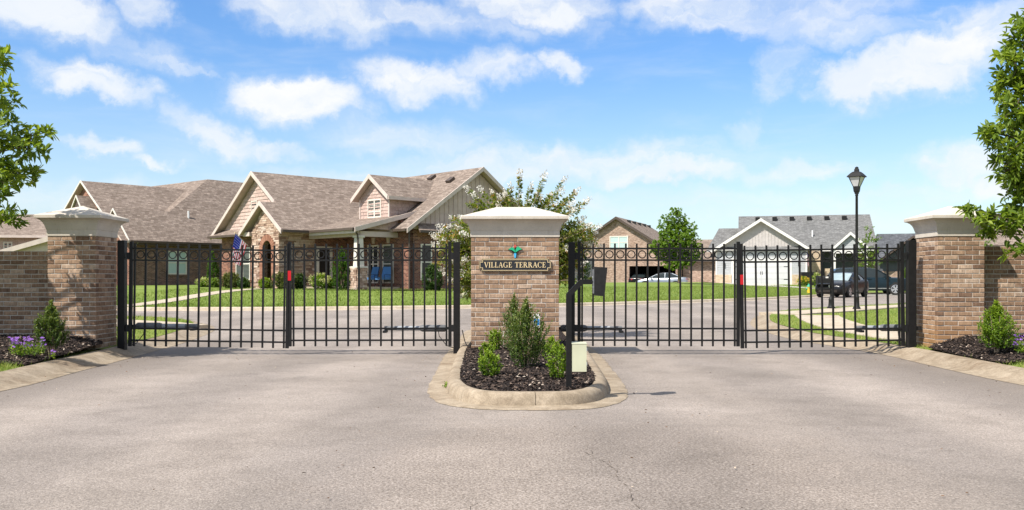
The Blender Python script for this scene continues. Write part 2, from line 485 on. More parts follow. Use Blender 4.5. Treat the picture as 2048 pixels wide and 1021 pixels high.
M_leaf_myrtle = mat_leaf('myrtle_leaf', [(0, (0.06, 0.10, 0.018)), (0.45, (0.13, 0.19, 0.032)), (0.75, (0.21, 0.24, 0.045)), (0.9, (0.30, 0.23, 0.06)), (1, (0.36, 0.22, 0.065))], 0.48)
M_petal_white = mat_leaf('white_petal', [(0, (0.52, 0.46, 0.34)), (0.35, (0.68, 0.64, 0.55)), (1, (0.84, 0.82, 0.77))], 0.3, 0.7, 0.2, (1, 1, 0.92))
M_petal_cream = mat_leaf('cream_petal', [(0, (0.42, 0.45, 0.16)), (1, (0.68, 0.64, 0.30))], 0.3, 0.7, 0.2, (1, 1, 0.92))
M_petal_purple = mat_leaf('purple_petal', [(0, (0.20, 0.075, 0.42)), (0.5, (0.33, 0.15, 0.60)), (1, (0.48, 0.28, 0.74))], 0.3, 0.6)
M_petal_yellow = mat_leaf('yellow_petal', [(0, (0.60, 0.38, 0.02)), (1, (0.75, 0.58, 0.08))], 0.3, 0.6)
M_leaf_box = mat_leaf('boxwood_leaf', [(0, (0.06, 0.125, 0.010)), (0.5, (0.15, 0.25, 0.018)), (1, (0.30, 0.40, 0.035))], 0.35, 0.42, 0.4)
M_leaf_holly = mat_leaf('holly_leaf', [(0, (0.035, 0.070, 0.014)), (0.5, (0.085, 0.135, 0.028)), (0.85, (0.165, 0.215, 0.048)), (1, (0.27, 0.31, 0.09))], 0.4, 0.42, 0.4)
M_leaf_dark = mat_leaf('dark_shrub_leaf', [(0, (0.018, 0.045, 0.010)), (0.6, (0.045, 0.095, 0.018)), (1, (0.10, 0.155, 0.035))], 0.25, 0.4, 0.45)
M_leaf_olive = mat_leaf('olive_shrub_leaf', [(0, (0.05, 0.075, 0.02)), (0.6, (0.115, 0.145, 0.038)), (0.9, (0.20, 0.20, 0.07)), (1, (0.30, 0.26, 0.12))], 0.3)
M_leaf_arbor = mat_leaf('arborvitae_leaf', [(0, (0.025, 0.075, 0.008)), (0.6, (0.065, 0.15, 0.012)), (1, (0.125, 0.22, 0.022))], 0.3)
M_shingle = mat_shingle('brown_shingle', (0.168, 0.130, 0.106), (0.285, 0.228, 0.189))
M_shingle_g = mat_shingle('grey_shingle', (0.125, 0.124, 0.121), (0.205, 0.203, 0.198))
M_shingle_d = mat_shingle('dark_grey_shingle', (0.065, 0.068, 0.075), (0.13, 0.135, 0.145))
M_fascia = mat_flat('cream_fascia', (0.53, 0.445, 0.395), 0.6)
M_soffit = mat_flat('soffit', (0.47, 0.375, 0.325), 0.7)
M_gutter = mat_flat('brown_gutter', (0.075, 0.055, 0.043), 0.45)
M_shake = mat_rnd('pink_beige_shake', [(0, (0.40, 0.292, 0.25)), (1, (0.49, 0.372, 0.322))], 0.85, 14, 0.2)
M_batten = mat_flat('grey_beige_batten', (0.47, 0.375, 0.335), 0.7)
M_wbatten = mat_flat('white_batten', (0.44, 0.405, 0.385), 0.7)
M_bluesiding = mat_flat('pale_blue_siding', (0.38, 0.39, 0.395), 0.7)
M_slate = mat_flat('slate_siding', (0.085, 0.09, 0.10), 0.7)
HB = [(0, (0.095, 0.040, 0.030)), (0.4, (0.165, 0.067, 0.047)), (0.75, (0.235, 0.10, 0.066)), (1, (0.29, 0.145, 0.10))]
M_hbrick = mat_brick_wall('red_house_brick', HB, (0.36, 0.29, 0.235))
HB2 = [(0, (0.085, 0.044, 0.036)), (0.4, (0.135, 0.071, 0.054)), (0.75, (0.18, 0.095, 0.07)), (1, (0.225, 0.135, 0.105))]
M_hbrick_d = mat_brick_wall('brown_house_brick', HB2, (0.30, 0.25, 0.21))
HB3 = [(0, (0.19, 0.115, 0.083)), (0.5, (0.30, 0.195, 0.145)), (1, (0.41, 0.29, 0.225))]
M_hbrick_t = mat_brick_wall('tan_house_brick', HB3, (0.45, 0.39, 0.33))
HB4 = [(0, (0.40, 0.29, 0.19)), (1, (0.55, 0.43, 0.30))]
M_hbrick_b = mat_brick_wall('buff_house_brick', HB4, (0.52, 0.45, 0.36))
M_ledge = mat_rnd('ledge_stone', [(0, (0.20, 0.125, 0.092)), (0.3, (0.36, 0.245, 0.182)), (0.7, (0.475, 0.345, 0.262)), (1, (0.56, 0.45, 0.37))], 0.9, 18, 0.5)
M_archbrick = mat_rnd('arch_brick', [(0, (0.23, 0.105, 0.068)), (1, (0.34, 0.175, 0.118))], 0.9, 40)
M_win_white = mat_flat('white_window_frame', (0.62, 0.58, 0.51), 0.5)
M_chairblue = mat_flat('blue_cushion', (0.075, 0.20, 0.42), 0.85)
M_garage_white = mat_flat('white_garage_door', (0.53, 0.53, 0.53), 0.55, 0, 0.35, 0, 0.03)
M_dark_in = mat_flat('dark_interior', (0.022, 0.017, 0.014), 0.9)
M_tyre = mat_flat('tyre_rubber', (0.016, 0.016, 0.016), 0.85)
M_rim = mat_flat('alloy_rim', (0.55, 0.56, 0.58), 0.28, 0.8, 0.5)
M_paint_black = mat_flat('black_car_paint', (0.006, 0.0055, 0.006), 0.3, 0.0, 0.25, 0.15)
M_paint_teal = mat_flat('dark_teal_car_paint', (0.006, 0.016, 0.022), 0.3, 0.0, 0.22, 0.12)
M_paint_silver = mat_flat('silver_car_paint', (0.27, 0.30, 0.33), 0.3, 0.6, 0.5, 1.0)
M_carglass = mat_flat('car_glass', (0.018, 0.025, 0.027), 0.08, 0, 0.4, 0.0)
M_windshield = mat_flat('windscreen_with_sunshade', (0.27, 0.34, 0.35), 0.1, 0, 0.4, 0.0)
M_chrome = mat_flat('chrome', (0.62, 0.63, 0.65), 0.15, 1.0)
M_lamp_glass = mat_flat('frosted_lamp_glass', (0.50, 0.49, 0.50), 0.35)
M_headlight = mat_flat('headlight_lens', (0.60, 0.60, 0.56), 0.12, 0, 0.7, 0.5)
M_taillight = mat_flat('tail_light_lens', (0.36, 0.012, 0.012), 0.2)
M_hyd_yellow = mat_flat('hydrant_yellow', (0.66, 0.44, 0.03), 0.5)
M_hyd_green = mat_flat('hydrant_green', (0.03, 0.30, 0.19), 0.5)
M_flag_red = mat_leaf('flag_red', [(0, (0.55, 0.04, 0.06)), (1, (0.60, 0.05, 0.07))], 0.4, 0.85, 0.1, (1, 1, 1))
M_flag_white = mat_leaf('flag_white', [(0, (0.78, 0.76, 0.86)), (1, (0.80, 0.78, 0.9))], 0.4, 0.85, 0.1, (1, 1, 1))
M_flag_blue = mat_leaf('flag_blue', [(0, (0.03, 0.045, 0.30)), (1, (0.035, 0.05, 0.34))], 0.4, 0.85, 0.1, (1, 1, 1))
M_pvc = mat_flat('white_pipe', (0.66, 0.66, 0.66), 0.5)
M_crack = mat_flat('crack_fill', (0.125, 0.10, 0.08), 0.95)  # plain brown tone of the cracks and the paving joint
M_litter = mat_leaf('dry_leaf', [(0, (0.06, 0.035, 0.02)), (0.6, (0.17, 0.09, 0.04)), (1, (0.50, 0.42, 0.33))], 0.1, 0.8)


def mat_pane(name, c1, c2, pitch=0.05):
    """window glass over closed slatted blinds"""
    m, N, out = new_mat(name)
    uv = N.node('ShaderNodeUVMap')
    su = N.node('ShaderNodeSeparateXYZ', Vector=uv)
    fr = N.math('FRACT', N.math('DIVIDE', su.outputs[1], pitch))
    c = N.mix(smooth01(N, fr, 0.25, 0.75), c1, c2)
    principled(N, out, c, 0.1, 0, None, 0.35, 0.0)
    return m


M_pane = mat_pane('window_glass', (0.03, 0.035, 0.033), (0.13, 0.145, 0.13), 0.07)
M_pane_teal = mat_pane('window_glass_pale_blind', (0.36, 0.47, 0.45), (0.44, 0.56, 0.54), 0.06)
M_pane_dark = mat_flat('dark_window_glass', (0.016, 0.018, 0.019), 0.08, 0, 0.35, 0.0)


# ------------------------------------------------------------------ mesh helpers
class MB:
    def __init__(self):
        self.v, self.f, self.m, self.r = [], [], [], []

    def add(self, verts, faces, mat=0, rnd=0.5):
        o = len(self.v)
        self.v.extend([tuple(p) for p in verts])
        for fc in faces:
            self.f.append(tuple(i + o for i in fc))
            self.m.append(mat)
            self.r.append(rnd)
        return self

    def box(self, x0, x1, y0, y1, z0, z1, mat=0, rnd=0.5, M=None):
        vs = [Vector((x, y, z)) for z in (z0, z1) for x, y in ((x0, y0), (x1, y0), (x1, y1), (x0, y1))]
        if M is not None:
            vs = [M @ p for p in vs]
        return self.add(vs, [(3, 2, 1, 0), (4, 5, 6, 7), (0, 1, 5, 4), (1, 2, 6, 5), (2, 3, 7, 6), (3, 0, 4, 7)], mat, rnd)

    def prism(self, poly, off, mat=0, rnd=0.5, mat_b=None, mat_s=None):
        """poly: 3D points; extruded by the vector off"""
        n = len(poly)
        off = Vector(off)
        a = [Vector(p) for p in poly]
        b = [p + off for p in a]
        nrm = Vector((0, 0, 0))
        for i in range(n):
            p, q = a[i], a[(i + 1) % n]
            nrm += Vector(((p.y - q.y) * (p.z + q.z), (p.z - q.z) * (p.x + q.x), (p.x - q.x) * (p.y + q.y)))
        if nrm.dot(off) > 0:
            a.reverse(); b.reverse()
        self.add(a + b, [tuple(range(n))], mat, rnd)
        o = len(self.v) - 2 * n
        self.f.append(tuple(o + n + i for i in reversed(range(n)))); self.m.append(mat if mat_b is None else mat_b); self.r.append(rnd)
        for i in range(n):
            j = (i + 1) % n
            self.f.append((o + j, o + i, o + n + i, o + n + j)); self.m.append(mat if mat_s is None else mat_s); self.r.append(rnd)
        return self

    def beam(self, p0, p1, w, h, mat=0, rnd=0.5):
        """a board from p0 to p1, w thick sideways and h deep, hanging below the line"""
        p0, p1 = Vector(p0), Vector(p1)
        d = (p1 - p0)
        s = Vector((-d.y, d.x, 0))
        s = s.normalized() * (w / 2) if s.length > 1e-6 else Vector((w / 2, 0, 0))
        u = Vector((0, 0, -h)) if abs(d.normalized().z) < 0.95 else Vector((0, h, 0))
        vs = [p0 - s, p0 + s, p0 + s + u, p0 - s + u, p1 - s, p1 + s, p1 + s + u, p1 - s + u]
        return self.add(vs, [(0, 1, 2, 3), (7, 6, 5, 4), (4, 5, 1, 0), (5, 6, 2, 1), (6, 7, 3, 2), (7, 4, 0, 3)], mat, rnd)

    def tube(self, pts, r, n=8, mat=0, rnd=0.5, cap=True):
        pts = [Vector(p) for p in pts]
        rs = r if isinstance(r, (list, tuple)) else [r] * len(pts)
        o = len(self.v)
        ref = None
        for i, p in enumerate(pts):
            t = (pts[min(i + 1, len(pts) - 1)] - pts[max(i - 1, 0)]).normalized()
            if ref is None:
                ref = t.orthogonal().normalized()
            s = (ref - t * ref.dot(t))
            s = s.normalized() if s.length > 1e-6 else t.orthogonal().normalized()
            ref = s
            q = t.cross(s)
            for k in range(n):
                a = 2 * math.pi * k / n
                self.v.append(tuple(p + (s * math.cos(a) + q * math.sin(a)) * rs[i]))
        for i in range(len(pts) - 1):
            for k in range(n):
                k2 = (k + 1) % n
                self.f.append((o + i * n + k, o + i * n + k2, o + (i + 1) * n + k2, o + (i + 1) * n + k)); self.m.append(mat); self.r.append(rnd)
        if cap:
            self.f.append(tuple(o + k for k in reversed(range(n)))); self.m.append(mat); self.r.append(rnd)
            self.f.append(tuple(o + (len(pts) - 1) * n + k for k in range(n))); self.m.append(mat); self.r.append(rnd)
        return self

    def lathe(self, prof, c=(0, 0, 0), n=16, mat=0, rnd=0.5, ph=0.0):
        o = len(self.v)
        for r, z in prof:
            for k in range(n):
                a = 2 * math.pi * k / n + ph
                self.v.append((c[0] + r * math.cos(a), c[1] + r * math.sin(a), c[2] + z))
        for i in range(len(prof) - 1):
            for k in range(n):
                k2 = (k + 1) % n
                self.f.append((o + i * n + k, o + i * n + k2, o + (i + 1) * n + k2, o + (i + 1) * n + k)); self.m.append(mat); self.r.append(rnd)
        self.f.append(tuple(o + k for k in reversed(range(n)))); self.m.append(mat); self.r.append(rnd)
        self.f.append(tuple(o + (len(prof) - 1) * n + k for k in range(n))); self.m.append(mat); self.r.append(rnd)
        return self

    def build(self, name, mats, parent=None, smooth=False, loc=None, rotz=0.0, uv=True):
        me = bpy.data.meshes.new(name)
        me.from_pydata(self.v, [], self.f)
        mats = mats if isinstance(mats, (list, tuple)) else [mats]
        for mt in mats:
            me.materials.append(mt)
        if len(mats) > 1:
            me.polygons.foreach_set('material_index', self.m)
        at = me.attributes.new('rnd', 'FLOAT', 'FACE')
        at.data.foreach_set('value', self.r)
        if smooth:
            me.polygons.foreach_set('use_smooth', [True] * len(me.polygons))
            try:
                me.set_sharp_from_angle(angle=R(38))
            except Exception:
                pass
        if uv:
            make_uv(me)
        o = bpy.data.objects.new(name, me)
        col.objects.link(o)
        if parent is not None:
            o.parent = parent
        if loc is not None:
            o.location = loc
        o.rotation_euler = (0, 0, rotz)
        return o


def make_uv(me):
    uvl = me.uv_layers.new(name='UVMap')
    for p in me.polygons:
        n = p.normal
        t = Vector((-n.y, n.x, 0))
        if t.length < 0.05:
            t = Vector((1, 0, 0)); b = Vector((0, 1, 0))
        else:
            t.normalize(); b = n.cross(t)
        for li in p.loop_indices:
            c = me.vertices[me.loops[li].vertex_index].co
            uvl.data[li].uv = (c.dot(t), c.dot(b))


def np_mesh(name, V, Fq, mat, rnd=None, parent=None, kind=None):
    """V (n,3), Fq (m,k) arrays"""
    me = bpy.data.meshes.new(name)
    k = Fq.shape[1]
    me.vertices.add(len(V)); me.vertices.foreach_set('co', np.asarray(V, dtype=np.float32).ravel())
    me.loops.add(Fq.size); me.loops.foreach_set('vertex_index', Fq.astype(np.int32).ravel())
    me.polygons.add(len(Fq)); me.polygons.foreach_set('loop_start', (np.arange(len(Fq)) * k).astype(np.int32))
    me.update(calc_edges=True)
    me.materials.append(mat)
    if rnd is not None:
        at = me.attributes.new('rnd', 'FLOAT', 'FACE')
        at.data.foreach_set('value', np.asarray(rnd, dtype=np.float32))
    o = bpy.data.objects.new(name, me)
    col.objects.link(o)
    if parent is not None:
        o.parent = parent
    if kind:
        o['kind'] = kind
    return o


def thing(name, label, cat, loc=(0, 0, 0), rotz=0.0, group=None):
    o = bpy.data.objects.new(name, None)
    col.objects.link(o)
    o.empty_display_size = 0.2
    o.location = loc
    o.rotation_euler = (0, 0, rotz)
    o['label'] = label; o['category'] = cat
    if group:
        o['group'] = group
    return o


def tag(o, label, cat, group=None):
    o['label'] = label; o['category'] = cat
    if group:
        o['group'] = group
    return o


def struct(o):
    o['kind'] = 'structure'
    return o


def stuff(o):
    o['kind'] = 'stuff'
    return o


def inst(o, parent=None, name=None):
    c = o.copy()
    col.objects.link(c)
    if parent is not None:
        c.parent = parent
    return c


def unit(a):
    return a / np.maximum(np.linalg.norm(a, axis=-1, keepdims=True), 1e-9)


def leaf_mesh(name, base, d, L, Wd, mat, parent=None, fold=0.25, rnd=None, droop=0.0, kind='stuff'):
    """base (n,3) leaf foot, d (n,3) direction, L, Wd arrays: six-point leaves folded along the midrib"""
    n = len(base)
    d = unit(d)
    rv = unit(nrng.normal(size=(n, 3)) * 0.5 + np.array([0, 0, 1.0]))
    s = unit(np.cross(d, rv))
    up = np.cross(s, d)
    L = np.broadcast_to(np.asarray(L, float), (n,))[:, None]
    Wd = np.broadcast_to(np.asarray(Wd, float), (n,))[:, None]
    dn = np.array([0, 0, -1.0]) * droop
    tip = base + d * L + dn * L
    m1 = base + d * L * 0.38; m2 = base + d * L * 0.72 + dn * L * 0.4
    f = up * Wd * fold
    V = np.stack([base, m1 + s * Wd * 0.5 + f, m2 + s * Wd * 0.38 + f, tip, m2 - s * Wd * 0.38 + f, m1 - s * Wd * 0.5 + f], 1).reshape(-1, 3)
    i = np.arange(n)[:, None] * 6
    Fq = np.concatenate([i + np.array([[0, 1, 2, 3]]), i + np.array([[0, 3, 4, 5]])], 0)
    r = nrng.random(n) if rnd is None else np.clip(rnd, 0, 1)
    return np_mesh(name, V, Fq, mat, np.concatenate([r, r]), parent, kind)


def quad_leaf(name, base, d, L, Wd, mat, parent=None, rnd=None, kind='stuff'):
    """cheap kite leaves"""
    n = len(base)
    d = unit(d)
    rv = unit(nrng.normal(size=(n, 3)))
    s = unit(np.cross(d, rv))
    L = np.broadcast_to(np.asarray(L, float), (n,))[:, None]
    Wd = np.broadcast_to(np.asarray(Wd, float), (n,))[:, None]
    m = base + d * L * 0.45
    V = np.stack([base, m + s * Wd * 0.5, base + d * L, m - s * Wd * 0.5], 1).reshape(-1, 3)
    i = np.arange(n)[:, None] * 4
    Fq = i + np.array([[0, 1, 2, 3]])
    r = nrng.random(n) if rnd is None else np.clip(rnd, 0, 1)
    return np_mesh(name, V, Fq, mat, r, parent, kind)


def clip_poly(poly, ax, lo, hi):
    """convex polygon (list of 2-tuples) clipped to lo <= p[ax] <= hi"""
    for sgn, lim in ((1, lo), (-1, -hi)):
        res = []
        for i in range(len(poly)):
            p, q = poly[i], poly[(i + 1) % len(poly)]
            a, b = sgn * p[ax] - lim, sgn * q[ax] - lim
            if a >= 0:
                res.append(p)
            if (a > 0 > b) or (a < 0 < b):
                t = a / (a - b)
                res.append((p[0] + (q[0] - p[0]) * t, p[1] + (q[1] - p[1]) * t))
        poly = res
        if len(poly) < 3:
            return []
    return poly


def plane_map(o, t, n):
    """(s, z) on a wall: o + t*s, proud along n"""
    o, t, n = Vector(o), Vector(t), Vector(n)
    return lambda s, z, d=0.0: o + t * s + Vector((0, 0, z)) + n * d


def lap_boards(mb, poly, pm, pitch, proud=0.02, split=None, mat=0):
    zs = [p[1] for p in poly]
    z = min(zs)
    while z < max(zs):
        c = clip_poly(poly, 1, z, z + pitch - 0.002)
        if len(c) >= 3:
            pieces = [c]
            if split:
                x0, x1 = min(p[0] for p in c), max(p[0] for p in c)
                pieces, x = [], x0
                while x < x1:
                    w = split * rng.uniform(0.6, 1.4)
                    k = clip_poly(c, 0, x, min(x + w - 0.012, x1))
                    if len(k) >= 3:
                        pieces.append(k)
                    x += w
            for k in pieces:
                lo = min(p[1] for p in k)
                pr = proud * rng.uniform(0.8, 1.2)
                front = [pm(s, zz, 0.004 + pr * max(0.15, 1 - (zz - z) / pitch)) for s, zz in k]
                back = [pm(s, zz, 0.0) for s, zz in k]
                m = len(k)
                mb.add(front + back, [tuple(range(m))] + [((i + 1) % m, i, m + i, m + (i + 1) % m) for i in range(m)], mat, rng.random())
        z += pitch


def batten_strips(mb, poly, pm, pitch, w=0.045, proud=0.025, mat=0):
    xs = [p[0] for p in poly]
    x = min(xs) + pitch / 2
    while x < max(xs):
        c = clip_poly(poly, 0, x - w / 2, x + w / 2)
        if len(c) >= 3:
            mb.prism([pm(s, z, 0.0) for s, z in c], pm(0, 0, proud) - pm(0, 0, 0), mat, rng.random())
        x += pitch


def stone_courses(mb, poly, pm, skip=None, hmin=0.055, hmax=0.135, wmin=0.14, wmax=0.52):
    zs = [p[1] for p in poly]
    z = min(zs)
    while z < max(zs):
        h = rng.uniform(hmin, hmax)
        c = clip_poly(poly, 1, z, z + h - 0.014)
        if len(c) >= 3:
            x0, x1 = min(p[0] for p in c), max(p[0] for p in c)
            x = x0
            while x < x1:
                w = rng.uniform(wmin, wmax)
                k = clip_poly(c, 0, x, min(x + w - 0.014, x1))
                if len(k) >= 3:
                    mx = sum(p[0] for p in k) / len(k); mz = sum(p[1] for p in k) / len(k)
                    if not (skip and skip(mx, mz)):
                        mb.prism([pm(s, zz, 0.0) for s, zz in k], pm(0, 0, rng.uniform(0.025, 0.06)) - pm(0, 0, 0), 0, rng.random())
                x += w
        z += h


# ------------------------------------------------------------------ terrain
def g(y):
    t = min(1, max(0, (y - 15) / 13.0))
    return 0.125 * t * t * (3 - 2 * t)


KX = [(-90, 31), (-60, 30), (-30, 29.5), (-12.5, 29.6), (-6.9, 30.1), (-1.46, 32.2), (1.8, 34.7), (5.7, 38.4), (10.4, 43.5), (15, 50), (19.2, 57), (24, 64), (32, 69), (60, 78), (110, 88)]


def K(x):
    return float(np.interp(x, [p[0] for p in KX], [p[1] for p in KX]))


def sst(a, b, x):
    t = min(1, max(0, (x - a) / (b - a)))
    return t * t * (3 - 2 * t)


def lawn_z(x, y):
    s = (y - K(x))
    z = 0.235 + 0.43 * sst(0, 15.5, s) + (0.17 + 0.10 * sst(1, 5, x) * (1 - sst(16, 19, x))) * sst(14, 28, s)
    dip = sst(28, 38, s) * sst(3, 7, x) * (1 - sst(17, 20, x))
    return z * (1 - dip) + 0.30 * dip


# ground to the horizon
mb = MB()
gx = [-1500, -300, -120, -60, 0, 60, 120, 300, 1500]
for i in range(len(gx) - 1):
    for j in range(len(gx) - 1):
        mb.add([(gx[i], gx[j] + 200, -0.35), (gx[i + 1], gx[j] + 200, -0.35), (gx[i + 1], gx[j + 1] + 200, -0.35), (gx[i], gx[j + 1] + 200, -0.35)], [(0, 1, 2, 3)])
struct(mb.build('ground', M_lawn, uv=False))

# asphalt sheet: entrance lanes and the cross street
mb = MB()
xs = np.linspace(-70, 80, 51); ys = np.concatenate([np.linspace(-14, 30, 45), np.linspace(32, 95, 22)])
idx = {}
for j, y in enumerate(ys):
    for i, x in enumerate(xs):
        idx[i, j] = len(mb.v); mb.v.append((x, y, g(y)))
for j in range(len(ys) - 1):
    for i in range(len(xs) - 1):
        mb.f.append((idx[i, j], idx[i + 1, j], idx[i + 1, j + 1], idx[i, j + 1])); mb.m.append(0); mb.r.append(.5)
road = struct(mb.build('road', M_asphalt, smooth=True, uv=False))
road['label'] = 'worn pale grey asphalt lanes running through the gates to the cross street'
# crack in the right lane
for pts in ([(0.52, 6.0), (0.50, 5.72), (0.56, 5.6), (0.60, 5.35), (0.585, 5.1), (0.62, 4.9), (0.60, 4.6), (0.63, 4.3), (0.61, 3.9), (0.66, 3.4)],
            [(0.56, 5.6), (0.47, 5.9), (0.50, 6.15)], [(-0.1, 4.75), (-0.2, 4.5), (-0.17, 4.2)]):
    mb = MB()
    for i in range(len(pts) - 1):
        (x0, y0), (x1, y1) = pts[i], pts[i + 1]
        for k in range(4):
            t0, t1 = k / 4, (k + 1) / 4
            xa, ya = x0 + (x1 - x0) * t0 + rng.uniform(-.008, .008), y0 + (y1 - y0) * t0
            xb, yb = x0 + (x1 - x0) * t1 + rng.uniform(-.008, .008), y0 + (y1 - y0) * t1
            w = rng.uniform(.0006, .0032) if rng.random() < .72 else .0002
            mb.add([(xa - w, ya, .004), (xa + w, ya, .004), (xb + w, yb, .004), (xb - w, yb, .004)], [(0, 1, 2, 3)])
    mb.build('crack', M_crack, road, uv=False)
# straight saw joint where the old paving meets the new at the cross street
mb = MB()
for i in range(40):
    x = -5.8 + i * 0.29
    if -0.95 < x < 1.2:
        continue
    y = 19.3
    mb.add([(x, y - .012, g(y) + .004), (x + .29, y - .012, g(y) + .004), (x + .29, y + .012, g(y) + .004), (x, y + .012, g(y) + .004)], [(0, 1, 2, 3)])
mb.build('paving_joint', M_crack, road, uv=False)


def resample(path, step):
    pts = [Vector((*p, 0)) for p in path]
    # Catmull-Rom
    out = []
    for i in range(len(pts) - 1):
        p0, p1, p2, p3 = pts[max(i - 1, 0)], pts[i], pts[i + 1], pts[min(i + 2, len(pts) - 1)]
        n = max(1, int((p2 - p1).length / step))
        for k in range(n):
            t = k / n
            out.append(0.5 * ((2 * p1) + (p2 - p0) * t + (2 * p0 - 5 * p1 + 4 * p2 - p3) * t * t + (3 * p1 - p0 - 3 * p2 + p3) * t ** 3))
    out.append(pts[-1])
    return out


def normals2(pts, closed=False):
    ns = []
    n = len(pts)
    for i in range(n):
        a = pts[(i - 1) % n] if closed else pts[max(i - 1, 0)]
        b = pts[(i + 1) % n] if closed else pts[min(i + 1, n - 1)]
        d = (b - a).normalized()
        ns.append(Vector((-d.y, d.x, 0)))
    return ns


def sweep(mb, pts, prof, zf, side=1, closed=False, jit=0.0):
    """prof: list of (offset from path to the given side, height)"""
    ns = normals2(pts, closed)
    o = len(mb.v); m = len(prof)
    for p, nn in zip(pts, ns):
        for off, h in prof:
            q = p + nn * off * side
            mb.v.append((q.x + rng.uniform(-jit, jit), q.y + rng.uniform(-jit, jit), zf(q.x, q.y) + h))
    cnt = len(pts) if closed else len(pts) - 1
    for i in range(cnt):
        j = (i + 1) % len(pts)
        for k in range(m - 1):
            fc = (o + i * m + k, o + j * m + k, o + j * m + k + 1, o + i * m + k + 1)
            mb.f.append(fc if side < 0 else fc[::-1]); mb.m.append(0); mb.r.append(.5)
    return [tuple(p + nn * prof[-1][0] * side) for p, nn in zip(pts, ns)]


def gz(x, y):
    return g(y)


ROLL = [(0.0, 0.004), (0.14, 0.018), (0.24, 0.062), (0.34, 0.098), (0.45, 0.112), (0.46, 0.02)]
LEFT_EDGE = [(-14, -3.0), (-9.5, 0.5), (-6.8, 3.5), (-5.5, 6.5), (-5.05, 9.1), (-5.22, 11.2), (-5.36, 12.8), (-5.55, 14.5), (-5.85, 17), (-6.42, 20), (-7.6, 22.3), (-9.9, 23.75), (-14, 24.4), (-22, 24.8), (-70, 25.5)]
RIGHT_EDGE = [(14, -2.5), (9.7, 1.0), (7.0, 4.2), (5.75, 7.2), (5.34, 9.6), (5.36, 11.5), (5.42, 12.6), (5.47, 13.8), (5.3, 15.8), (5.15, 17.2), (5.35, 20.4), (6.0, 23.2), (7.1, 26.2), (8.8, 28.6), (12, 32.2), (16, 36.8), (24, 45), (40, 55), (80, 70)]
kerbs = {}
for nm, edge, sd in (('left', LEFT_EDGE, 1), ('right', RIGHT_EDGE, -1)):
    pts = resample(edge, 0.5)
    # the kerb is cast in bays with open joints between them
    bays, cur, acc = [], [pts[0]], 0
    for p in pts[1:]:
        acc += (p - cur[-1]).length
        cur.append(p)
        if acc > (3.0 if len(bays) < 14 else 12.0):
            bays.append(cur); cur = [p]; acc = 0
    bays.append(cur)
    root = bpy.data.objects.new('kerb', None); col.objects.link(root); struct(root)
    root['label'] = ('rolled concrete kerb along the left lane edge' if nm == 'left' else 'rolled concrete kerb along the right lane edge')
    for b in bays:
        if len(b) < 2:
            continue
        b2 = [q.copy() for q in b]
        d = (b2[1] - b2[0]).normalized() * 0.008
        b2[0] = b2[0] + d
        m = MB()
        sweep(m, b2, ROLL, gz, sd)
        m.build('kerb_bay', M_curb, root, smooth=True, uv=False)
    kerbs[nm] = [p + n * 0.45 * sd for p, n in zip(pts, normals2(pts))]

# far kerb of the cross street
mb = MB()
fk = resample([(x, y) for x, y in KX], 1.0)
sweep(mb, fk, [(-0.45, 0.006), (-0.12, 0.02), (-0.08, 0.10), (0.0, 0.125), (0.06, 0.127), (0.06, 0.0)], lambda x, y: 0.115, 1)
struct(mb.build('far_kerb', M_walk, smooth=True, uv=False))['label'] = 'pale concrete kerb on the far side of the cross street'


def fill(poly, zf, name, mat, parent=None, step=1.2):
    """ground patch: polygon refined on a grid so it can follow zf"""
    from mathutils.geometry import delaunay_2d_cdt
    pts = [Vector((p[0], p[1])) for p in poly]
    n = len(pts)
    xs_ = [p.x for p in pts]; ys_ = [p.y for p in pts]

    def inside(x, y):
        c = False
        j = n - 1
        for i in range(n):
            if (ys_[i] > y) != (ys_[j] > y) and x < (xs_[j] - xs_[i]) * (y - ys_[i]) / (ys_[j] - ys_[i]) + xs_[i]:
                c = not c
            j = i
        return c
    extra = []
    x = min(xs_)
    while x < max(xs_):
        y = min(ys_)
        while y < max(ys_):
            if inside(x, y):
                extra.append(Vector((x, y)))
            y += step
        x += step
    vs, es, fs, *_ = delaunay_2d_cdt(pts + extra, [(i, (i + 1) % n) for i in range(n)], [list(range(n))], 1, 1e-4)
    m = MB()
    m.v = [(v.x, v.y, zf(v.x, v.y)) for v in vs]
    for f_ in fs:
        a, b, c = (vs[i] for i in f_[:3])
        f_ = list(f_) if (b - a).cross(c - a) > 0 else list(reversed(f_))
        m.f.append(tuple(f_)); m.m.append(0); m.r.append(.5)
    o = m.build(name, mat, parent, smooth=True, uv=False)
    return o, inside


def zl(x, y):
    return g(y) + 0.118 + 0.01 * mnoise.noise(Vector((x * .6, y * .6, 0))) + 0.10 * sst(6.2, 9, abs(x)) * (1 if y < 14 else 0.0)


# verges behind the gates
rk = [(p.x, p.y) for p in kerbs['right']]
rpoly = [p for p in rk if p[1] > 13.0]
rpoly = rpoly + [(80, 40), (40, 20), (13, 13.0)]
verge_r, in_r = fill(rpoly, zl, 'verge', M_verge, step=1.5)
struct(verge_r)['label'] = 'dry mown grass verge behind the right gate'
lk = [(p.x, p.y) for p in kerbs['left']]
lpoly = [p for p in lk if p[1] > 13.0]
lpoly = lpoly + [(-70, 13.2), (-13, 13.2)]
verge_l, in_l = fill(lpoly, zl, 'verge', M_verge, step=1.5)
struct(verge_l)['label'] = 'mown grass verge behind the left gate'

# ---- front beds
def bed_left_z(x, y):
    d = sst(9.6, 13.2, y)
    return 0.118 + 0.17 * d * sst(-5.4, -6.4, x) + 0.012 * mnoise.noise(Vector((x * 3, y * 3, 1)))


def bed_right_z(x, y):
    d = sst(9.8, 13.2, y)
    return 0.118 + 0.17 * d * sst(5.75, 6.6, x) + 0.012 * mnoise.noise(Vector((x * 3, y * 3, 5)))


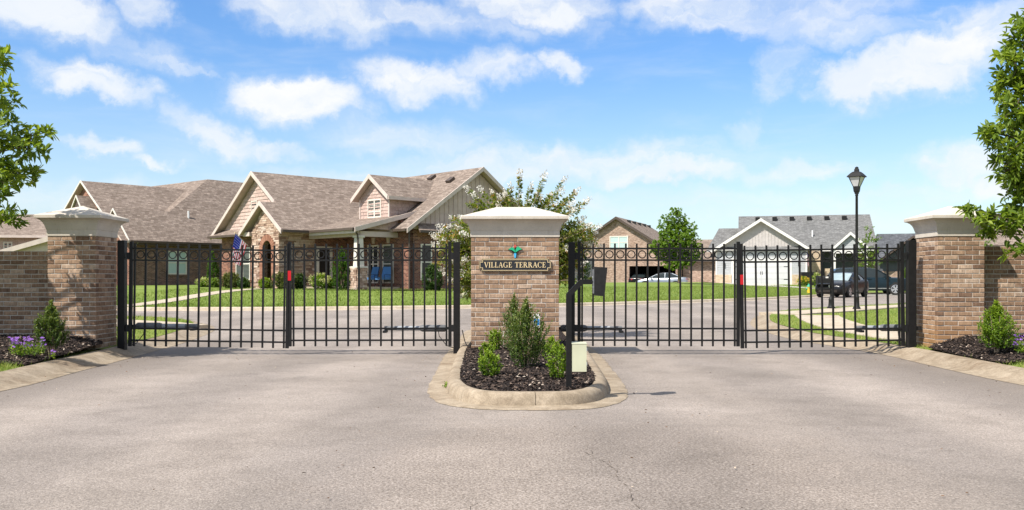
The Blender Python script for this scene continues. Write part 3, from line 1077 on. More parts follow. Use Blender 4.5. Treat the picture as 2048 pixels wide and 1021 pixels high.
lfront = [p for p in lk if 3.0 < p[1] < 13.4]
rfront = [p for p in rk if 3.0 < p[1] < 13.4]
gl, in_gl = fill(lfront + [(-6.0, 13.6), (-16, 13.6), (-16, 3.0)], lambda x, y: 0.098, 'front_verge', M_verge, step=.8)
struct(gl)['label'] = 'grass strip beside the left mulch bed'
gr_, in_gr = fill(rfront + [(6.2, 13.6), (16, 13.6), (16, 3.0)], lambda x, y: 0.098, 'front_verge', M_verge, step=.8)
struct(gr_)['label'] = 'grass strip beside the right mulch bed'


def bed_poly(front, sgn, y0):
    f = [(p[0] + 0.004 * sgn, p[1]) for p in front if p[1] > y0]
    return f


def curve_in(a, b, bulge, n=8):
    out = []
    for i in range(1, n):
        t = i / n
        x = a[0] + (b[0] - a[0]) * t; y = a[1] + (b[1] - a[1]) * t
        k = math.sin(math.pi * t) * bulge
        out.append((x + rng.uniform(-.03, .03), y + k + rng.uniform(-.03, .03)))
    return out


bl = bed_poly(lfront, -1, 10.3)
bedL = bl + [(-6.0, 13.5), (-10, 13.55), (-10, 11.2)] + curve_in((-10, 11.2), bl[0], 0.1)
bed_l, in_bl = fill(bedL, lambda x, y: bed_left_z(x, y) + 0.004, 'mulch_bed', M_mulch_base, step=.3)
struct(bed_l)['label'] = 'dark mulch bed in front of the left brick wall'
br = bed_poly(rfront, 1, 10.5)
bedR = br + [(6.2, 13.5), (10, 13.55), (10, 11.3)] + curve_in((10, 11.3), br[0], 0.1)
bed_r, in_br = fill(bedR, lambda x, y: bed_right_z(x, y) + 0.004, 'mulch_bed', M_mulch_base, step=.3)
struct(bed_r)['label'] = 'dark mulch bed in front of the right brick wall'

# ---- median island
ICX, IHW = 0.155, 0.93
HALFW = [(8.0, .0), (8.02, .26), (8.08, .42), (8.2, .54), (8.38, .635), (8.65, .715), (9.1, .785), (9.8, .83), (11, .87), (13.3, .935), (16, .94), (19, .94), (19.5, .90), (19.95, .72), (20.2, .45), (20.28, .2)]
half_ = resample(HALFW, 0.06)
isl = [Vector((ICX - p.y, p.x, 0)) for p in half_[::-1]] + [Vector((ICX + p.y, p.x, 0)) for p in half_[1:]]
isl.append(isl[0].copy())
# dense resample
dense = []
for i in range(len(isl) - 1):
    a, b = isl[i], isl[i + 1]
    n = max(1, int((b - a).length / 0.12))
    for k in range(n):
        dense.append(a + (b - a) * (k / n))
root = bpy.data.objects.new('island_kerb', None); col.objects.link(root); struct(root)
root['label'] = 'rounded concrete kerb around the planted median island'
mb = MB()
sweep(mb, dense, [(-0.195, 0.004), (-0.17, 0.012), (0.03, 0.020)], gz, 1, closed=True, jit=0.012)
mb.build('gutter_apron', M_curb, root, smooth=True, uv=False)
# bays of the kerb: the joint stands just right of the middle of the nose
n = len(dense)
front_i = min(range(n), key=lambda i: (dense[i] - Vector((0.20, 8.0, 0))).length)
order = dense[front_i:] + dense[:front_i] + [dense[front_i]]
KP = [(-0.015, 0.0), (0.0, 0.075), (0.018, 0.105), (0.05, 0.124), (0.08, 0.128), (0.125, 0.124), (0.14, 0.10), (0.14, 0.0)]
cuts = list(range(0, len(order) - 1, 26)) + [len(order) - 1]
cuts = [c for c in cuts if c < len(order) - 6] + [len(order) - 1]
for a, b in zip(cuts, cuts[1:]):
    seg = [p.copy() for p in order[a:b + 1]]
    if len(seg) < 3:
        continue
    d = (seg[1] - seg[0]).normalized() * 0.0025
    seg[0] += d
    d = (seg[-1] - seg[-2]).normalized() * 0.0025
    seg[-1] -= d
    m = MB()
    sweep(m, seg, KP, gz, 1)
    o0 = m.v[:len(KP)]; o1 = m.v[-len(KP):]
    k0 = len(m.v)
    m.v += o0 + o1
    L_ = len(KP)
    m.f.append(tuple(k0 + i for i in range(L_))); m.m.append(0); m.r.append(.5)
    m.f.append(tuple(k0 + L_ + i for i in reversed(range(L_)))); m.m.append(0); m.r.append(.5)
    m.build('kerb_segment', M_curb, root, smooth=True, uv=False)


def isl_z(x, y):
    e = max(abs(x - ICX) / 0.78, 0)
    return g(y) + 0.10 + 0.06 * (1 - min(1, e) ** 2) * sst(8.0, 9.2, y) + 0.01 * mnoise.noise(Vector((x * 4, y * 4, 9)))


inner = [p + nn * 0.13 for p, nn in zip(dense, normals2(dense, True))][::2]
bed_i, in_bi = fill([(p.x, p.y) for p in inner], isl_z, 'mulch_bed', M_mulch_base, step=.22)
struct(bed_i)['label'] = 'dark mulch filling the median island'

# mulch chips
def chips(inside, zf, bounds, n, name, label):
    x0, x1, y0, y1 = bounds
    P = []
    while len(P) < n:
        x, y = rng.uniform(x0, x1), rng.uniform(y0, y1)
        if inside(x, y):
            P.append((x, y, zf(x, y) + rng.uniform(0.0, 0.022)))
    P = np.array(P)
    a = nrng.uniform(0, 2 * math.pi, n)
    d = np.stack([np.cos(a), np.sin(a), nrng.normal(0, .32, n)], 1)
    d = unit(d)
    s = unit(np.cross(d, unit(nrng.normal(size=(n, 3)) * .55 + np.array([0, 0, 1.]))))
    up = np.cross(s, d)
    L = nrng.uniform(.018, .06, n)[:, None]; w = nrng.uniform(.004, .011, n)[:, None]
    V = np.stack([P - d * L / 2 - s * w, P - d * L / 2 + s * w, P + d * L / 2 + s * w * .6, P + d * L / 2 - s * w * .6, P + up * w * 1.1], 1).reshape(-1, 3)
    i = np.arange(n)[:, None] * 5
    Fq = np.concatenate([i + np.array([[0, 1, 4]]), i + np.array([[1, 2, 4]]), i + np.array([[2, 3, 4]]), i + np.array([[3, 0, 4]])], 0)
    r = nrng.random(n)
    o = np_mesh(name, V, Fq, M_mulch, np.tile(r, 4), None, 'stuff')
    o['label'] = label
    return o


chips(in_bi, isl_z, (-.75, 1.05, 8.0, 13.6), 15000, 'mulch_chips', 'shredded dark bark mulch on the median island')
chips(in_bl, bed_left_z, (-8.2, -5.5, 10.2, 13.5), 9000, 'mulch_chips', 'shredded dark bark mulch in the left bed')
chips(in_br, bed_right_z, (5.6, 8.2, 10.3, 13.5), 9000, 'mulch_chips', 'shredded dark bark mulch in the right bed')

# ---- far lawn
mb = MB()
lx = np.concatenate([np.linspace(-90, -20, 18), np.linspace(-18, 40, 59), np.linspace(43, 110, 12)])
ls = np.array([0, .3, .8, 1.5, 2.5, 4, 5.5, 7, 9, 11, 13, 15, 17, 20, 24, 28, 32, 36, 40, 50, 65, 90, 130])
for x in lx:
    for s in ls:
        y = K(x) + 0.05 + s
        mb.v.append((x, y, lawn_z(x, y) + .012 * mnoise.noise(Vector((x * .4, y * .4, 3)))))
m_ = len(ls)
for i in range(len(lx) - 1):
    for k in range(m_ - 1):
        mb.f.append((i * m_ + k, (i + 1) * m_ + k, (i + 1) * m_ + k + 1, i * m_ + k + 1)); mb.m.append(0); mb.r.append(.5)
struct(mb.build('lawn', M_lawn, smooth=True, uv=False))['label'] = 'broad mown lawn across the street in front of the houses'


def ribbon(path, w, zf, name, mat, lift=0.012, step=.6, label=None, joint=1.5):
    """concrete path cast in slabs, every slab an own piece"""
    pts = resample(path, step)
    root = bpy.data.objects.new(name, None); col.objects.link(root); struct(root)
    if label:
        root['label'] = label
    seg, acc = [pts[0]], 0
    segs = []
    for p in pts[1:]:
        acc += (p - seg[-1]).length; seg.append(p)
        if acc >= joint:
            segs.append(seg); seg = [p]; acc = 0
    if len(seg) > 1:
        segs.append(seg)
    ns = dict((tuple(p), n_) for p, n_ in zip(pts, normals2(pts)))
    for sg in segs:
        m = MB()
        ml = [(p + ns[tuple(p)] * w / 2, p - ns[tuple(p)] * w / 2) for p in sg]
        d = (sg[-1] - sg[0]).normalized() * .006
        ml[0] = (ml[0][0] + d, ml[0][1] + d); ml[-1] = (ml[-1][0] - d, ml[-1][1] - d)
        for a, b in ml:
            za, zb = zf(a.x, a.y) + lift, zf(b.x, b.y) + lift
            m.v += [(a.x, a.y, za), (b.x, b.y, zb), (a.x, a.y, za - .08), (b.x, b.y, zb - .08)]
        for i in range(len(ml) - 1):
            o = i * 4
            m.f += [(o, o + 1, o + 5, o + 4), (o + 2, o, o + 4, o + 6), (o + 1, o + 3, o + 7, o + 5)]
            m.m += [0] * 3; m.r += [.5] * 3
        e = len(m.v) - 4
        m.f += [(1, 0, 2, 3), (e, e + 1, e + 3, e + 2)]; m.m += [0, 0]; m.r += [.5, .5]
        m.build('paving_slab', mat, root, uv=False)
    return root


ribbon([(-12.75, 30.0), (-12.75, 34), (-12.8, 39), (-12.6, 43), (-12.3, 45.6)], .85, lawn_z, 'garden_path', M_walk, .02, label='narrow concrete path crossing the lawn to the arched entry')
ribbon([(6.75, 13.2), (6.7, 16), (6.75, 18.5), (7.2, 21.3), (7.7, 23.4)], 1.05, zl, 'footpath', M_walk, .015, label='concrete footpath beside the right lane behind the gate')
ribbon([(6.95, 24.1), (7.9, 24.9), (8.95, 25.9), (11.4, 28.8), (13.6, 31), (18, 35.5), (30, 46)], 1.25, zl, 'footpath', M_walk, .03, label='concrete footpath running past the street lamp')
ribbon([(-6.9, 18.9), (-9, 20.6), (-12, 21.4), (-25, 21.8)], 1.5, zl, 'footpath', M_walk, .015, label='concrete footpath behind the left gate')
# driveways
for nm, poly, zf, lb in (('driveway', [(18.0, 70.0), (24.0, 70.0), (23.6, 83.5), (18.6, 83.5)], lambda x, y: lawn_z(x, y) + .03, 'concrete drive to the white garage door'),
                     ('driveway', [(10.6, 80), (22, 80), (20, 91.2), (10.6, 91.2)], lambda x, y: lawn_z(x, y) + .03, 'concrete drive before the open brick garage'),
                     ('driveway', [(21.5, 58.2), (60, 64), (60, 69), (22.0, 63)], lambda x, y: 0.14, 'pale concrete apron under the dark sport utility car')):
    o, _ = fill(poly, zf, nm, M_drive, step=2.0)
    struct(o)['label'] = lb


# ---- grass blades
def blades(name, label, pts, hmin, hmax, w, mat, lean=.5):
    n = len(pts)
    P = np.asarray(pts)
    a = nrng.uniform(0, 2 * math.pi, n)
    s = np.stack([np.cos(a), np.sin(a), np.zeros(n)], 1) * (nrng.uniform(.6, 1.3, n) * w)[:, None]
    h = nrng.uniform(hmin, hmax, n)
    tip = P + np.stack([nrng.normal(0, lean, n) * h, nrng.normal(0, lean, n) * h, h], 1)
    V = np.stack([P - s, P + s, tip], 1).reshape(-1, 3)
    Fq = np.arange(n * 3).reshape(-1, 3)
    clump = np.array([mnoise.noise(Vector((p[0] * 1.7, p[1] * 1.7, 0))) for p in P])
    r = np.clip(.5 + .45 * clump + nrng.normal(0, .2, n), 0, 1)
    o = np_mesh(name, V, Fq, mat, r, None, 'stuff')
    o['label'] = label
    return o


WALKS = [([(6.75, 13.2), (6.7, 16), (6.75, 18.5), (7.2, 21.3), (7.7, 23.4)], .56), ([(6.95, 24.1), (7.9, 24.9), (8.95, 25.9), (11.4, 28.8), (13.6, 31), (18, 35.5), (30, 46)], .66), ([(-6.9, 18.9), (-9, 20.6), (-12, 21.4), (-25, 21.8)], .78), ([(-12.75, 30.0), (-12.75, 34), (-12.8, 39), (-12.6, 43), (-12.3, 45.6)], .45)]
WALKS = [(resample(p, .5), w) for p, w in WALKS]


def on_walk(x, y):
    for pts, w in WALKS:
        for p in pts:
            if (p.x - x) ** 2 + (p.y - y) ** 2 < (w + .03) ** 2:
                return True
    return False


pts = []
while len(pts) < 42000:
    y = 13.2 + (rng.random() ** 1.3) * 22; x = rng.uniform(5.4, 5.4 + y * .45)
    if in_r(x, y) and not on_walk(x, y):
        pts.append((x, y, zl(x, y) - .01))
blades('grass', 'dry short grass on the right verge', pts, .03, .075, .006, M_blade_dry)
pts = []
while len(pts) < 20000:
    y = rng.uniform(13.6, 25); x = -rng.uniform(5.8, 14)
    if in_l(x, y) and not on_walk(x, y):
        pts.append((x, y, zl(x, y) - .01))
blades('grass', 'short grass on the left verge behind the gate', pts, .03, .075, .006, M_blade_dry)
pts = []
while len(pts) < 70000:
    x = rng.uniform(-16, 24); s = (rng.random() ** 1.5) * 17; y = K(x) + .05 + s
    if abs(x / y) < .47 and not on_walk(x, y):
        pts.append((x, y, lawn_z(x, y) - .01))
blades('grass', 'fresh green mown grass on the far lawn', pts, .035, .085, .016, M_blade)
pts = []
while len(pts) < 14000:
    x = rng.uniform(-8.5, -5.4); y = rng.uniform(7.5, 12)
    if in_gl(x, y) and not in_bl(x, y):
        pts.append((x, y, bed_left_z(x, y) - .02))
blades('grass', 'bright grass tuft at the edge of the left mulch bed', pts, .03, .09, .004, M_blade_dry)
pts = []
while len(pts) < 8000:
    x = rng.uniform(5.6, 8.5); y = rng.uniform(7.5, 12)
    if in_gr(x, y) and not in_br(x, y):
        pts.append((x, y, bed_right_z(x, y) - .02))
blades('grass', 'bright grass at the edge of the right mulch bed', pts, .03, .09, .004, M_blade_dry)

# ------------------------------------------------------------------ brick pillars and walls
BRICK_H, COURSE, FULL, HALF = 0.0558, 0.0677, 0.193, 0.0915
_bcache = {}


def brick_mesh(L, D, mat, var):
    key = (round(L, 3), round(D, 3), mat.name, var)
    if key in _bcache:
        return _bcache[key]
    r = random.Random(hash(key) & 0xffff)
    j = lambda a=.0016: r.uniform(-a, a)
    c = .0045
    h = BRICK_H / 2
    V = []
    for x, z in ((-L / 2, -h), (L / 2, -h), (L / 2, h), (-L / 2, h)):
        V.append((x, D, z))
    for x, z in ((-L / 2, -h), (L / 2, -h), (L / 2, h), (-L / 2, h)):
        V.append((x + j(), c + j(.001), z + j(.0014)))
    for x, z in ((-L / 2 + c, -h + c), (L / 2 - c, -h + c), (L / 2 - c, h - c), (-L / 2 + c, h - c)):
        V.append((x + j(), j(.0012), z + j()))
    Fc = [(8, 9, 10, 11)]
    for k in range(4):
        k2 = (k + 1) % 4
        Fc.append((4 + k, 4 + k2, 8 + k2, 8 + k))
        Fc.append((k, k2, 4 + k2, 4 + k))
    Fc.append((3, 2, 1, 0))
    me = bpy.data.meshes.new('brick')
    me.from_pydata(V, [], Fc)
    me.materials.append(mat)
    _bcache[key] = me
    return me


def row_fill(W, first):
    out, s, L = [], 0.0, first
    while s < W - .02:
        L2 = min(L, W - s)
        if W - (s + L2) < .035:
            L2 = W - s
        out.append((s, L2))
        s += L2 + .01
        L = FULL
    return out


def put_brick(parent, L, D, mat, p, rz):
    o = bpy.data.objects.new('brick', brick_mesh(L, D, mat, rng.randrange(3)))
    col.objects.link(o)
    o.parent = parent
    n = (math.sin(rz), -math.cos(rz))
    d = rng.uniform(-.002, .003)
    o.location = (p[0] + n[0] * d, p[1] + n[1] * d, p[2] + rng.uniform(-.0012, .0012))
    o.rotation_euler = (0, rng.uniform(-.004, .004), rz)
    return o


def brick_face(parent, o, t, rz, W, ztop, rows, firsts, mat, D=.06, zmin=-1, upto=None, rest=None):
    """courses of single bricks over a face: o = left end of the face, t = direction along it"""
    for k in range(rows):
        zc = ztop - COURSE * k - COURSE / 2
        if zc < zmin:
            break
        for s, L in row_fill(W, firsts[k % 2]):
            c = s + L / 2
            p = (o[0] + t[0] * c, o[1] + t[1] * c, zc)
            if upto is not None and c > upto:
                if rest is not None:
                    h = BRICK_H / 2
                    rest.box(p[0] - L / 2, p[0] + L / 2, p[1], p[1] + D, zc - h, zc + h, 0, rng.random())
                continue
            put_brick(parent, L, D, mat, p, rz)


def capstone(root, hx, hy, z0):
    mb = MB()
    prof = [(.006, 0), (.010, .002), (.010, .086), (.016, .092), (.016, .100), (.020, .112), (.030, .150), (.046, .188), (.070, .220), (.098, .240), (.112, .244), (.126, .248), (.132, .254), (.132, .292), (.126, .298)]
    rings = [(hx + o, hy + o, z0 + z) for o, z in prof]
    m = min(hx, hy) + .126
    rings.append((max(hx + .126 - m * .93, .03), max(hy + .126 - m * .93, .02), z0 + .298 + .155 * .96))
    rings.append((max(hx + .126 - m * .985, .01), max(hy + .126 - m * .985, .006), z0 + .298 + .160))
    for a, b, z in rings:
        mb.v += [(-a, -b, z), (a, -b, z), (a, b, z), (-a, b, z)]
    for i in range(len(rings) - 1):
        for k in range(4):
            k2 = (k + 1) % 4
            mb.f.append((i * 4 + k, i * 4 + k2, i * 4 + 4 + k2, i * 4 + 4 + k)); mb.m.append(0); mb.r.append(.5)
    e = (len(rings) - 1) * 4
    mb.f.append((e, e + 1, e + 2, e + 3)); mb.m.append(0); mb.r.append(.5)
    mb.f.append((3, 2, 1, 0)); mb.m.append(0); mb.r.append(.5)
    return mb.build('capstone', M_stone_cap, root, uv=False)


def pillar(x0, x1, y0, y1, ztop, label, firsts, sides, mat=M_brick, zmin=-.05, clay=None):
    cx, cy = (x0 + x1) / 2, (y0 + y1) / 2
    root = thing('brick_pillar', label, 'gate pillar', (cx, cy, 0), 0, 'brick gate pillars')
    hx, hy = (x1 - x0) / 2, (y1 - y0) / 2
    MB().box(-hx + .006, hx - .006, -hy + .006, hy - .006, -.12, ztop - .001).build('mortar_core', M_mortar, root, uv=False)
    rows = 27
    brick_face(root, (-hx, -hy), (1, 0), 0, 2 * hx, ztop, rows, firsts, mat, HALF, zmin)
    inner = 2 * hy - 2 * HALF - .02
    y_s = -hy + HALF + .01
    if 'R' in sides:
        brick_face(root, (hx, y_s), (0, 1), R(90), inner, ztop, rows, (FULL, HALF), mat, .06, zmin)
    if 'L' in sides:
        brick_face(root, (-hx, y_s + inner), (0, -1), R(-90), inner, ztop, rows, (HALF, FULL), mat, .06, zmin)
    # the face away from the street, joined
    rest = MB()
    for k in range(rows):
        zc = ztop - COURSE * k - COURSE / 2
        if zc < zmin:
            break
        for s, L in row_fill(2 * hx, firsts[k % 2]):
            rest.box(-hx + s, -hx + s + L, hy - HALF, hy + .001, zc - BRICK_H / 2, zc + BRICK_H / 2, 0, rng.random())
    b = rest.build('back_bricks', M_brick_rest, root, uv=False)
    stuff(b)
    capstone(root, hx, hy, ztop)
    return root


M_brick_rest = mat_rnd('joined_pillar_brick', BR, 0.92, 30, 0.4)
PX = 13.3 / F
p_left = pillar((95 - 1024) * PX, (192 - 1024) * PX, 13.3, 14.0, 1.738, 'square brick gate pillar in tree shade at the left end of the gates', (FULL, HALF), 'R')
p_mid = pillar((942 - 1024) * PX, (1118 - 1024) * PX, 13.3, 14.03, 1.722, 'wide brick pillar carrying the name sign on the planted median', (.055, FULL), 'LR', zmin=.06)
p_right = pillar((1875 - 1024) * PX, (1969 - 1024) * PX, 13.3, 14.0, 1.735, 'square brick gate pillar partly behind leafy branches at the right end of the gates', (HALF, FULL), 'L', M_brick_clay)


def brick_wall(x0, x1, ztop, label, near_left):
    y0 = 13.62
    root = thing('brick_wall', label, 'brick wall', ((x0 + x1) / 2, y0, 0), 0, 'brick walls beside the pillars')
    cx = (x0 + x1) / 2
    MB().box(x0 - cx, x1 - cx, .006, .30, -.1, ztop - .001).build('mortar_core', M_mortar, root, uv=False)
    W = x1 - x0
    rest = MB()
    if near_left:       # pillar on the left end
        rows = int(ztop / COURSE) + 1
        # top course of headers
        s = 0.0
        while s < W - .02:
            L = min(HALF, W - s)
            if s < 1.7:
                put_brick(root, L, .10, M_brick, (s + L / 2 - W / 2, 0, ztop - COURSE / 2), 0)
            else:
                rest.box(s - W / 2, s + L - W / 2, 0, .1, ztop - COURSE + .01, ztop, 0, rng.random())
            s += L + .01
        brick_face(root, (-W / 2, 0), (1, 0), 0, W, ztop - COURSE, rows - 1, (HALF, FULL), M_brick, .06, .12, 1.7, rest)
    else:
        rows = int(ztop / COURSE) + 1
        s = 0.0
        while s < W - .02:
            L = min(HALF, W - s)
            if s < 1.7:
                put_brick(root, L, .10, M_brick, (W / 2 - s - L / 2, 0, ztop - COURSE / 2), 0)
            else:
                rest.box(W / 2 - s - L, W / 2 - s, 0, .1, ztop - COURSE + .01, ztop, 0, rng.random())
            s += L + .01
        for k in range(rows - 1):
            zc = ztop - COURSE - COURSE * k - COURSE / 2
            if zc < .12:
                break
            for s, L in row_fill(W, (FULL, HALF)[k % 2]):
                c = W / 2 - s - L / 2
                if s < 1.7:
                    put_brick(root, L, .06, M_brick, (c, 0, zc), 0)
                else:
                    rest.box(c - L / 2, c + L / 2, 0, .06, zc - BRICK_H / 2, zc + BRICK_H / 2, 0, rng.random())
    stuff(rest.build('bricks_beyond', M_brick_rest, root, uv=False))
    return root


brick_wall(-13.0, (95 - 1024) * PX - .002, 1.53, 'low brick garden wall running left from the shaded pillar', False)
brick_wall((1969 - 1024) * PX + .002, 13.0, 1.60, 'low brick garden wall running right from the pillar under the tree', True)

# ------------------------------------------------------------------ name sign and emblem
FY = 13.3


def px3(px, py, d):
    return Vector(((px - 1024) * d / F, d, EYE + (HOR - py) * d / F))


def notched(x0, x1, z0, z1, nx, nz):
    return [(x0 + nx, z0), (x1 - nx, z0), (x1 - nx, z0 + nz), (x1, z0 + nz), (x1, z1 - nz), (x1 - nx, z1 - nz), (x1 - nx, z1), (x0 + nx, z1), (x0 + nx, z1 - nz), (x0, z1 - nz), (x0, z0 + nz), (x0 + nx, z0 + nz)]


sx0, sx1 = (958.5 - 1024) * PX, (1102.2 - 1024) * PX
sz1, sz0 = EYE + (561 - 518.2) * PX, EYE + (561 - 543) * PX
sc = ((sx0 + sx1) / 2, (sz0 + sz1) / 2)
sign = thing('name_sign', 'black notched sign board reading VILLAGE TERRACE in gold letters', 'sign', (sc[0], FY - .001, sc[1]))
hw, hh = (sx1 - sx0) / 2, (sz1 - sz0) / 2
MB().prism([(x, -.028, z) for x, z in notched(-hw, hw, -hh, hh, .037, .036)], (0, .026, 0)).build('board', M_sign_bk, sign, uv=False)
mb = MB()
A_ = notched(-hw + .010, hw - .010, -hh + .010, hh - .010, .037, .036)
B_ = notched(-hw + .0165, hw - .0165, -hh + .0165, hh - .0165, .037, .036)
n = len(A_)
o = len(mb.v)
mb.v += [(x, -.0315, z) for x, z in A_] + [(x, -.0315, z) for x, z in B_] + [(x, -.027, z) for x, z in A_] + [(x, -.027, z) for x, z in B_]
for i in range(n):
    j = (i + 1) % n
    for fc in ((i, j, n + j, n + i), (2 * n + i, 2 * n + j, j, i), (n + i, n + j, 3 * n + j, 3 * n + i)):
        mb.f.append(fc); mb.m.append(0); mb.r.append(.5)
mb.build('border', M_gold, sign, uv=False)
# a thin gold edge outside the board
mb = MB()
A_ = notched(-hw - .004, hw + .004, -hh - .004, hh + .004, .037, .036)
mb.prism([(x, -.020, z) for x, z in A_], (0, .012, 0)).build('edge_trim', M_gold, sign, uv=False)


def rect(x0, x1, z0, z1):
    return [(x0, z0), (x1, z0), (x1, z1), (x0, z1)]


def arc(cx, cz, rx, rz, a0, a1, thick, thin, n=14):
    out = []
    for i in range(n):
        t0, t1 = R(a0 + (a1 - a0) * i / n), R(a0 + (a1 - a0) * (i + 1) / n)
        q = []
        for t, inn in ((t0, 0), (t1, 0), (t1, 1), (t0, 1)):
            w = (thin + (thick - thin) * abs(math.cos(t)) ** 1.4) * inn
            wz = (thin * 1.0) * inn
            q.append((cx + (rx - w) * math.cos(t), cz + (rz - wz) * math.sin(t)))
        out.append(q)
    return out


TK, TN, SF = .155, .06, .05
GLY = {
    'V': ([[(.05, 1), (.24, 1), (.50, 0), (.40, 0)], [(.40, 0), (.48, 0), (.80, 1), (.72, 1)], rect(-.02, .32, 1 - SF, 1), rect(.61, .90, 1 - SF, 1)], .84),
    'I': ([rect(.10, .10 + TK, 0, 1), rect(0, .355, 0, SF), rect(0, .355, 1 - SF, 1)], .40),
    'L': ([rect(.10, .10 + TK, 0, 1), rect(0, .37, 1 - SF, 1), rect(0, .63, 0, .06), [(.55, 0), (.63, 0), (.66, .28), (.60, .28)]], .68),
    'A': ([[(.06, 0), (.13, 0), (.45, 1), (.38, 1)], [(.36, 1), (.47, 1), (.80, 0), (.61, 0)], rect(.2, .62, .32, .38), rect(-.03, .24, 0, SF), rect(.50, .90, 0, SF)], .86),
    'G': (arc(.44, .5, .44, .52, 48, 318, .17, .065, 20) + [rect(.66, .66 + TK, .02, .43), rect(.56, .92, .40, .40 + SF), [(.70, .72), (.75, .72), (.77, 1.0), (.72, .93)]], .96),
    'C': (arc(.44, .5, .44, .52, 44, 316, .17, .065, 20) + [[(.71, .70), (.76, .70), (.78, 1.0), (.72, .93)]], .84),
    'E': ([rect(.10, .10 + TK, 0, 1), rect(0, .63, 0, .06), rect(0, .60, .94, 1), rect(.2, .48, .48, .54), [(.56, 0), (.63, 0), (.67, .27), (.61, .27)], rect(.545, .60, .74, 1), rect(.43, .48, .39, .63)], .72),
    'T': ([rect(.30, .30 + TK, 0, 1), rect(.18, .575, 0, SF), rect(0, .755, .94, 1), rect(0, .05, .73, 1), rect(.705, .755, .73, 1)], .78),
    'R': ([rect(.10, .10 + TK, 0, 1), rect(0, .36, 0, SF), rect(0, .36, 1 - SF, 1)] + arc(.34, .745, .30, .255, 90, -90, .165, .055, 12) + [rect(.2, .36, .945, 1), rect(.2, .36, .49, .545), [(.34, .52), (.52, .52), (.84, 0), (.64, 0)], rect(.60, .92, 0, SF)], .88),
}
text = 'VILLAGE TERRACE'
adv = sum(GLY[c][1] + .06 if c != ' ' else .48 for c in text)
H_ = .0775
xa, xb = (968.3 - 1024) * PX - sc[0], (1092.3 - 1024) * PX - sc[0]
kx = (xb - xa) / adv
zb = EYE + (561 - 535.6) * PX - sc[1]
cx = xa
for c in text:
    if c == ' ':
        cx += .48 * kx
        continue
    polys, a = GLY[c]
    mb = MB()
    for i, pl in enumerate(polys):
        mb.prism([(cx + x * kx, -.0335 - .00012 * i, zb + z * H_) for x, z in pl], (0, .006, 0))
    o = mb.build('letter', M_gold, sign, uv=False)
    cx += (a + .06) * kx

# tulip emblem above the board
ez = lambda y: EYE + (561 - (470 + y / 10.78)) * PX
ex = lambda x: ((940 + x / 10.78) - 1024) * PX
ec = (ex(975), ez(350))
emb = thing('flower_emblem', 'small painted tulip emblem with two green leaves above the name sign', 'emblem', (ec[0], FY - .001, ec[1]))


def plate(name, pts, mat, y0, t, parent=emb, z=0):
    MB().prism([(ex(x) - ec[0], y0, ez(y) - ec[1]) for x, y in pts], (0, t, 0)).build(name, mat, parent, uv=False)


plate('backing', [(820, 322), (900, 262), (960, 300), (975, 285), (990, 300), (1050, 258), (1132, 316), (1075, 335), (1010, 385), (1000, 500), (985, 512), (958, 508), (945, 400), (890, 342)], M_black, -.016, .015)
plate('leaf', [(828, 320), (868, 285), (915, 268), (945, 290), (965, 330), (972, 388), (930, 345), (885, 328)], M_em_green, -.024, .010)
plate('leaf', [(1125, 315), (1085, 285), (1030, 250), (1000, 285), (982, 330), (978, 388), (1020, 355), (1070, 325)], M_em_green, -.024, .010)
plate('petal', [(945, 245), (955, 228), (966, 204), (985, 224), (1000, 240), (996, 262), (972, 278), (950, 266)], M_em_red, -.024, .010)
plate('stem', [(948, 400), (998, 400), (990, 485), (976, 505), (958, 495)], M_em_blue, -.022, .010)

# ------------------------------------------------------------------ gates
GD = 13.7
GX = lambda px: (px - 1024) * GD / F
_gm = {}


def gmesh(key, fn):
    if key not in _gm:
        o = fn()
        _gm[key] = o.data
        bpy.data.objects.remove(o)
    return _gm[key]


def gpart(name, me, parent, loc):
    o = bpy.data.objects.new(name, me)
    col.objects.link(o); o.parent = parent; o.location = loc
    return o


def ring_mesh():
    mb = MB()
    n, k, Rr, rr = 24, 6, .0535, .0082
    for i in range(n):
        a = 2 * math.pi * i / n
        for j in range(k):
            b = 2 * math.pi * j / k
            mb.v.append(((Rr + rr * math.cos(b)) * math.cos(a), rr * math.sin(b), (Rr + rr * math.cos(b)) * math.sin(a)))
    for i in range(n):
        for j in range(k):
            mb.f.append((i * k + j, i * k + (j + 1) % k, ((i + 1) % n) * k + (j + 1) % k, ((i + 1) % n) * k + j)); mb.m.append(0); mb.r.append(.5)
    return mb.build('ring', M_black, None, smooth=True, uv=False)


PICK = gmesh('p', lambda: MB().box(-.0125, .0125, -.0125, .0125, .126, 1.645).build('picket', M_black, uv=False))
RING = gmesh('r', ring_mesh)
STILE = gmesh('s', lambda: MB().box(-.023, .023, -.023, .023, .125, 1.675).build('stile', M_black, uv=False))


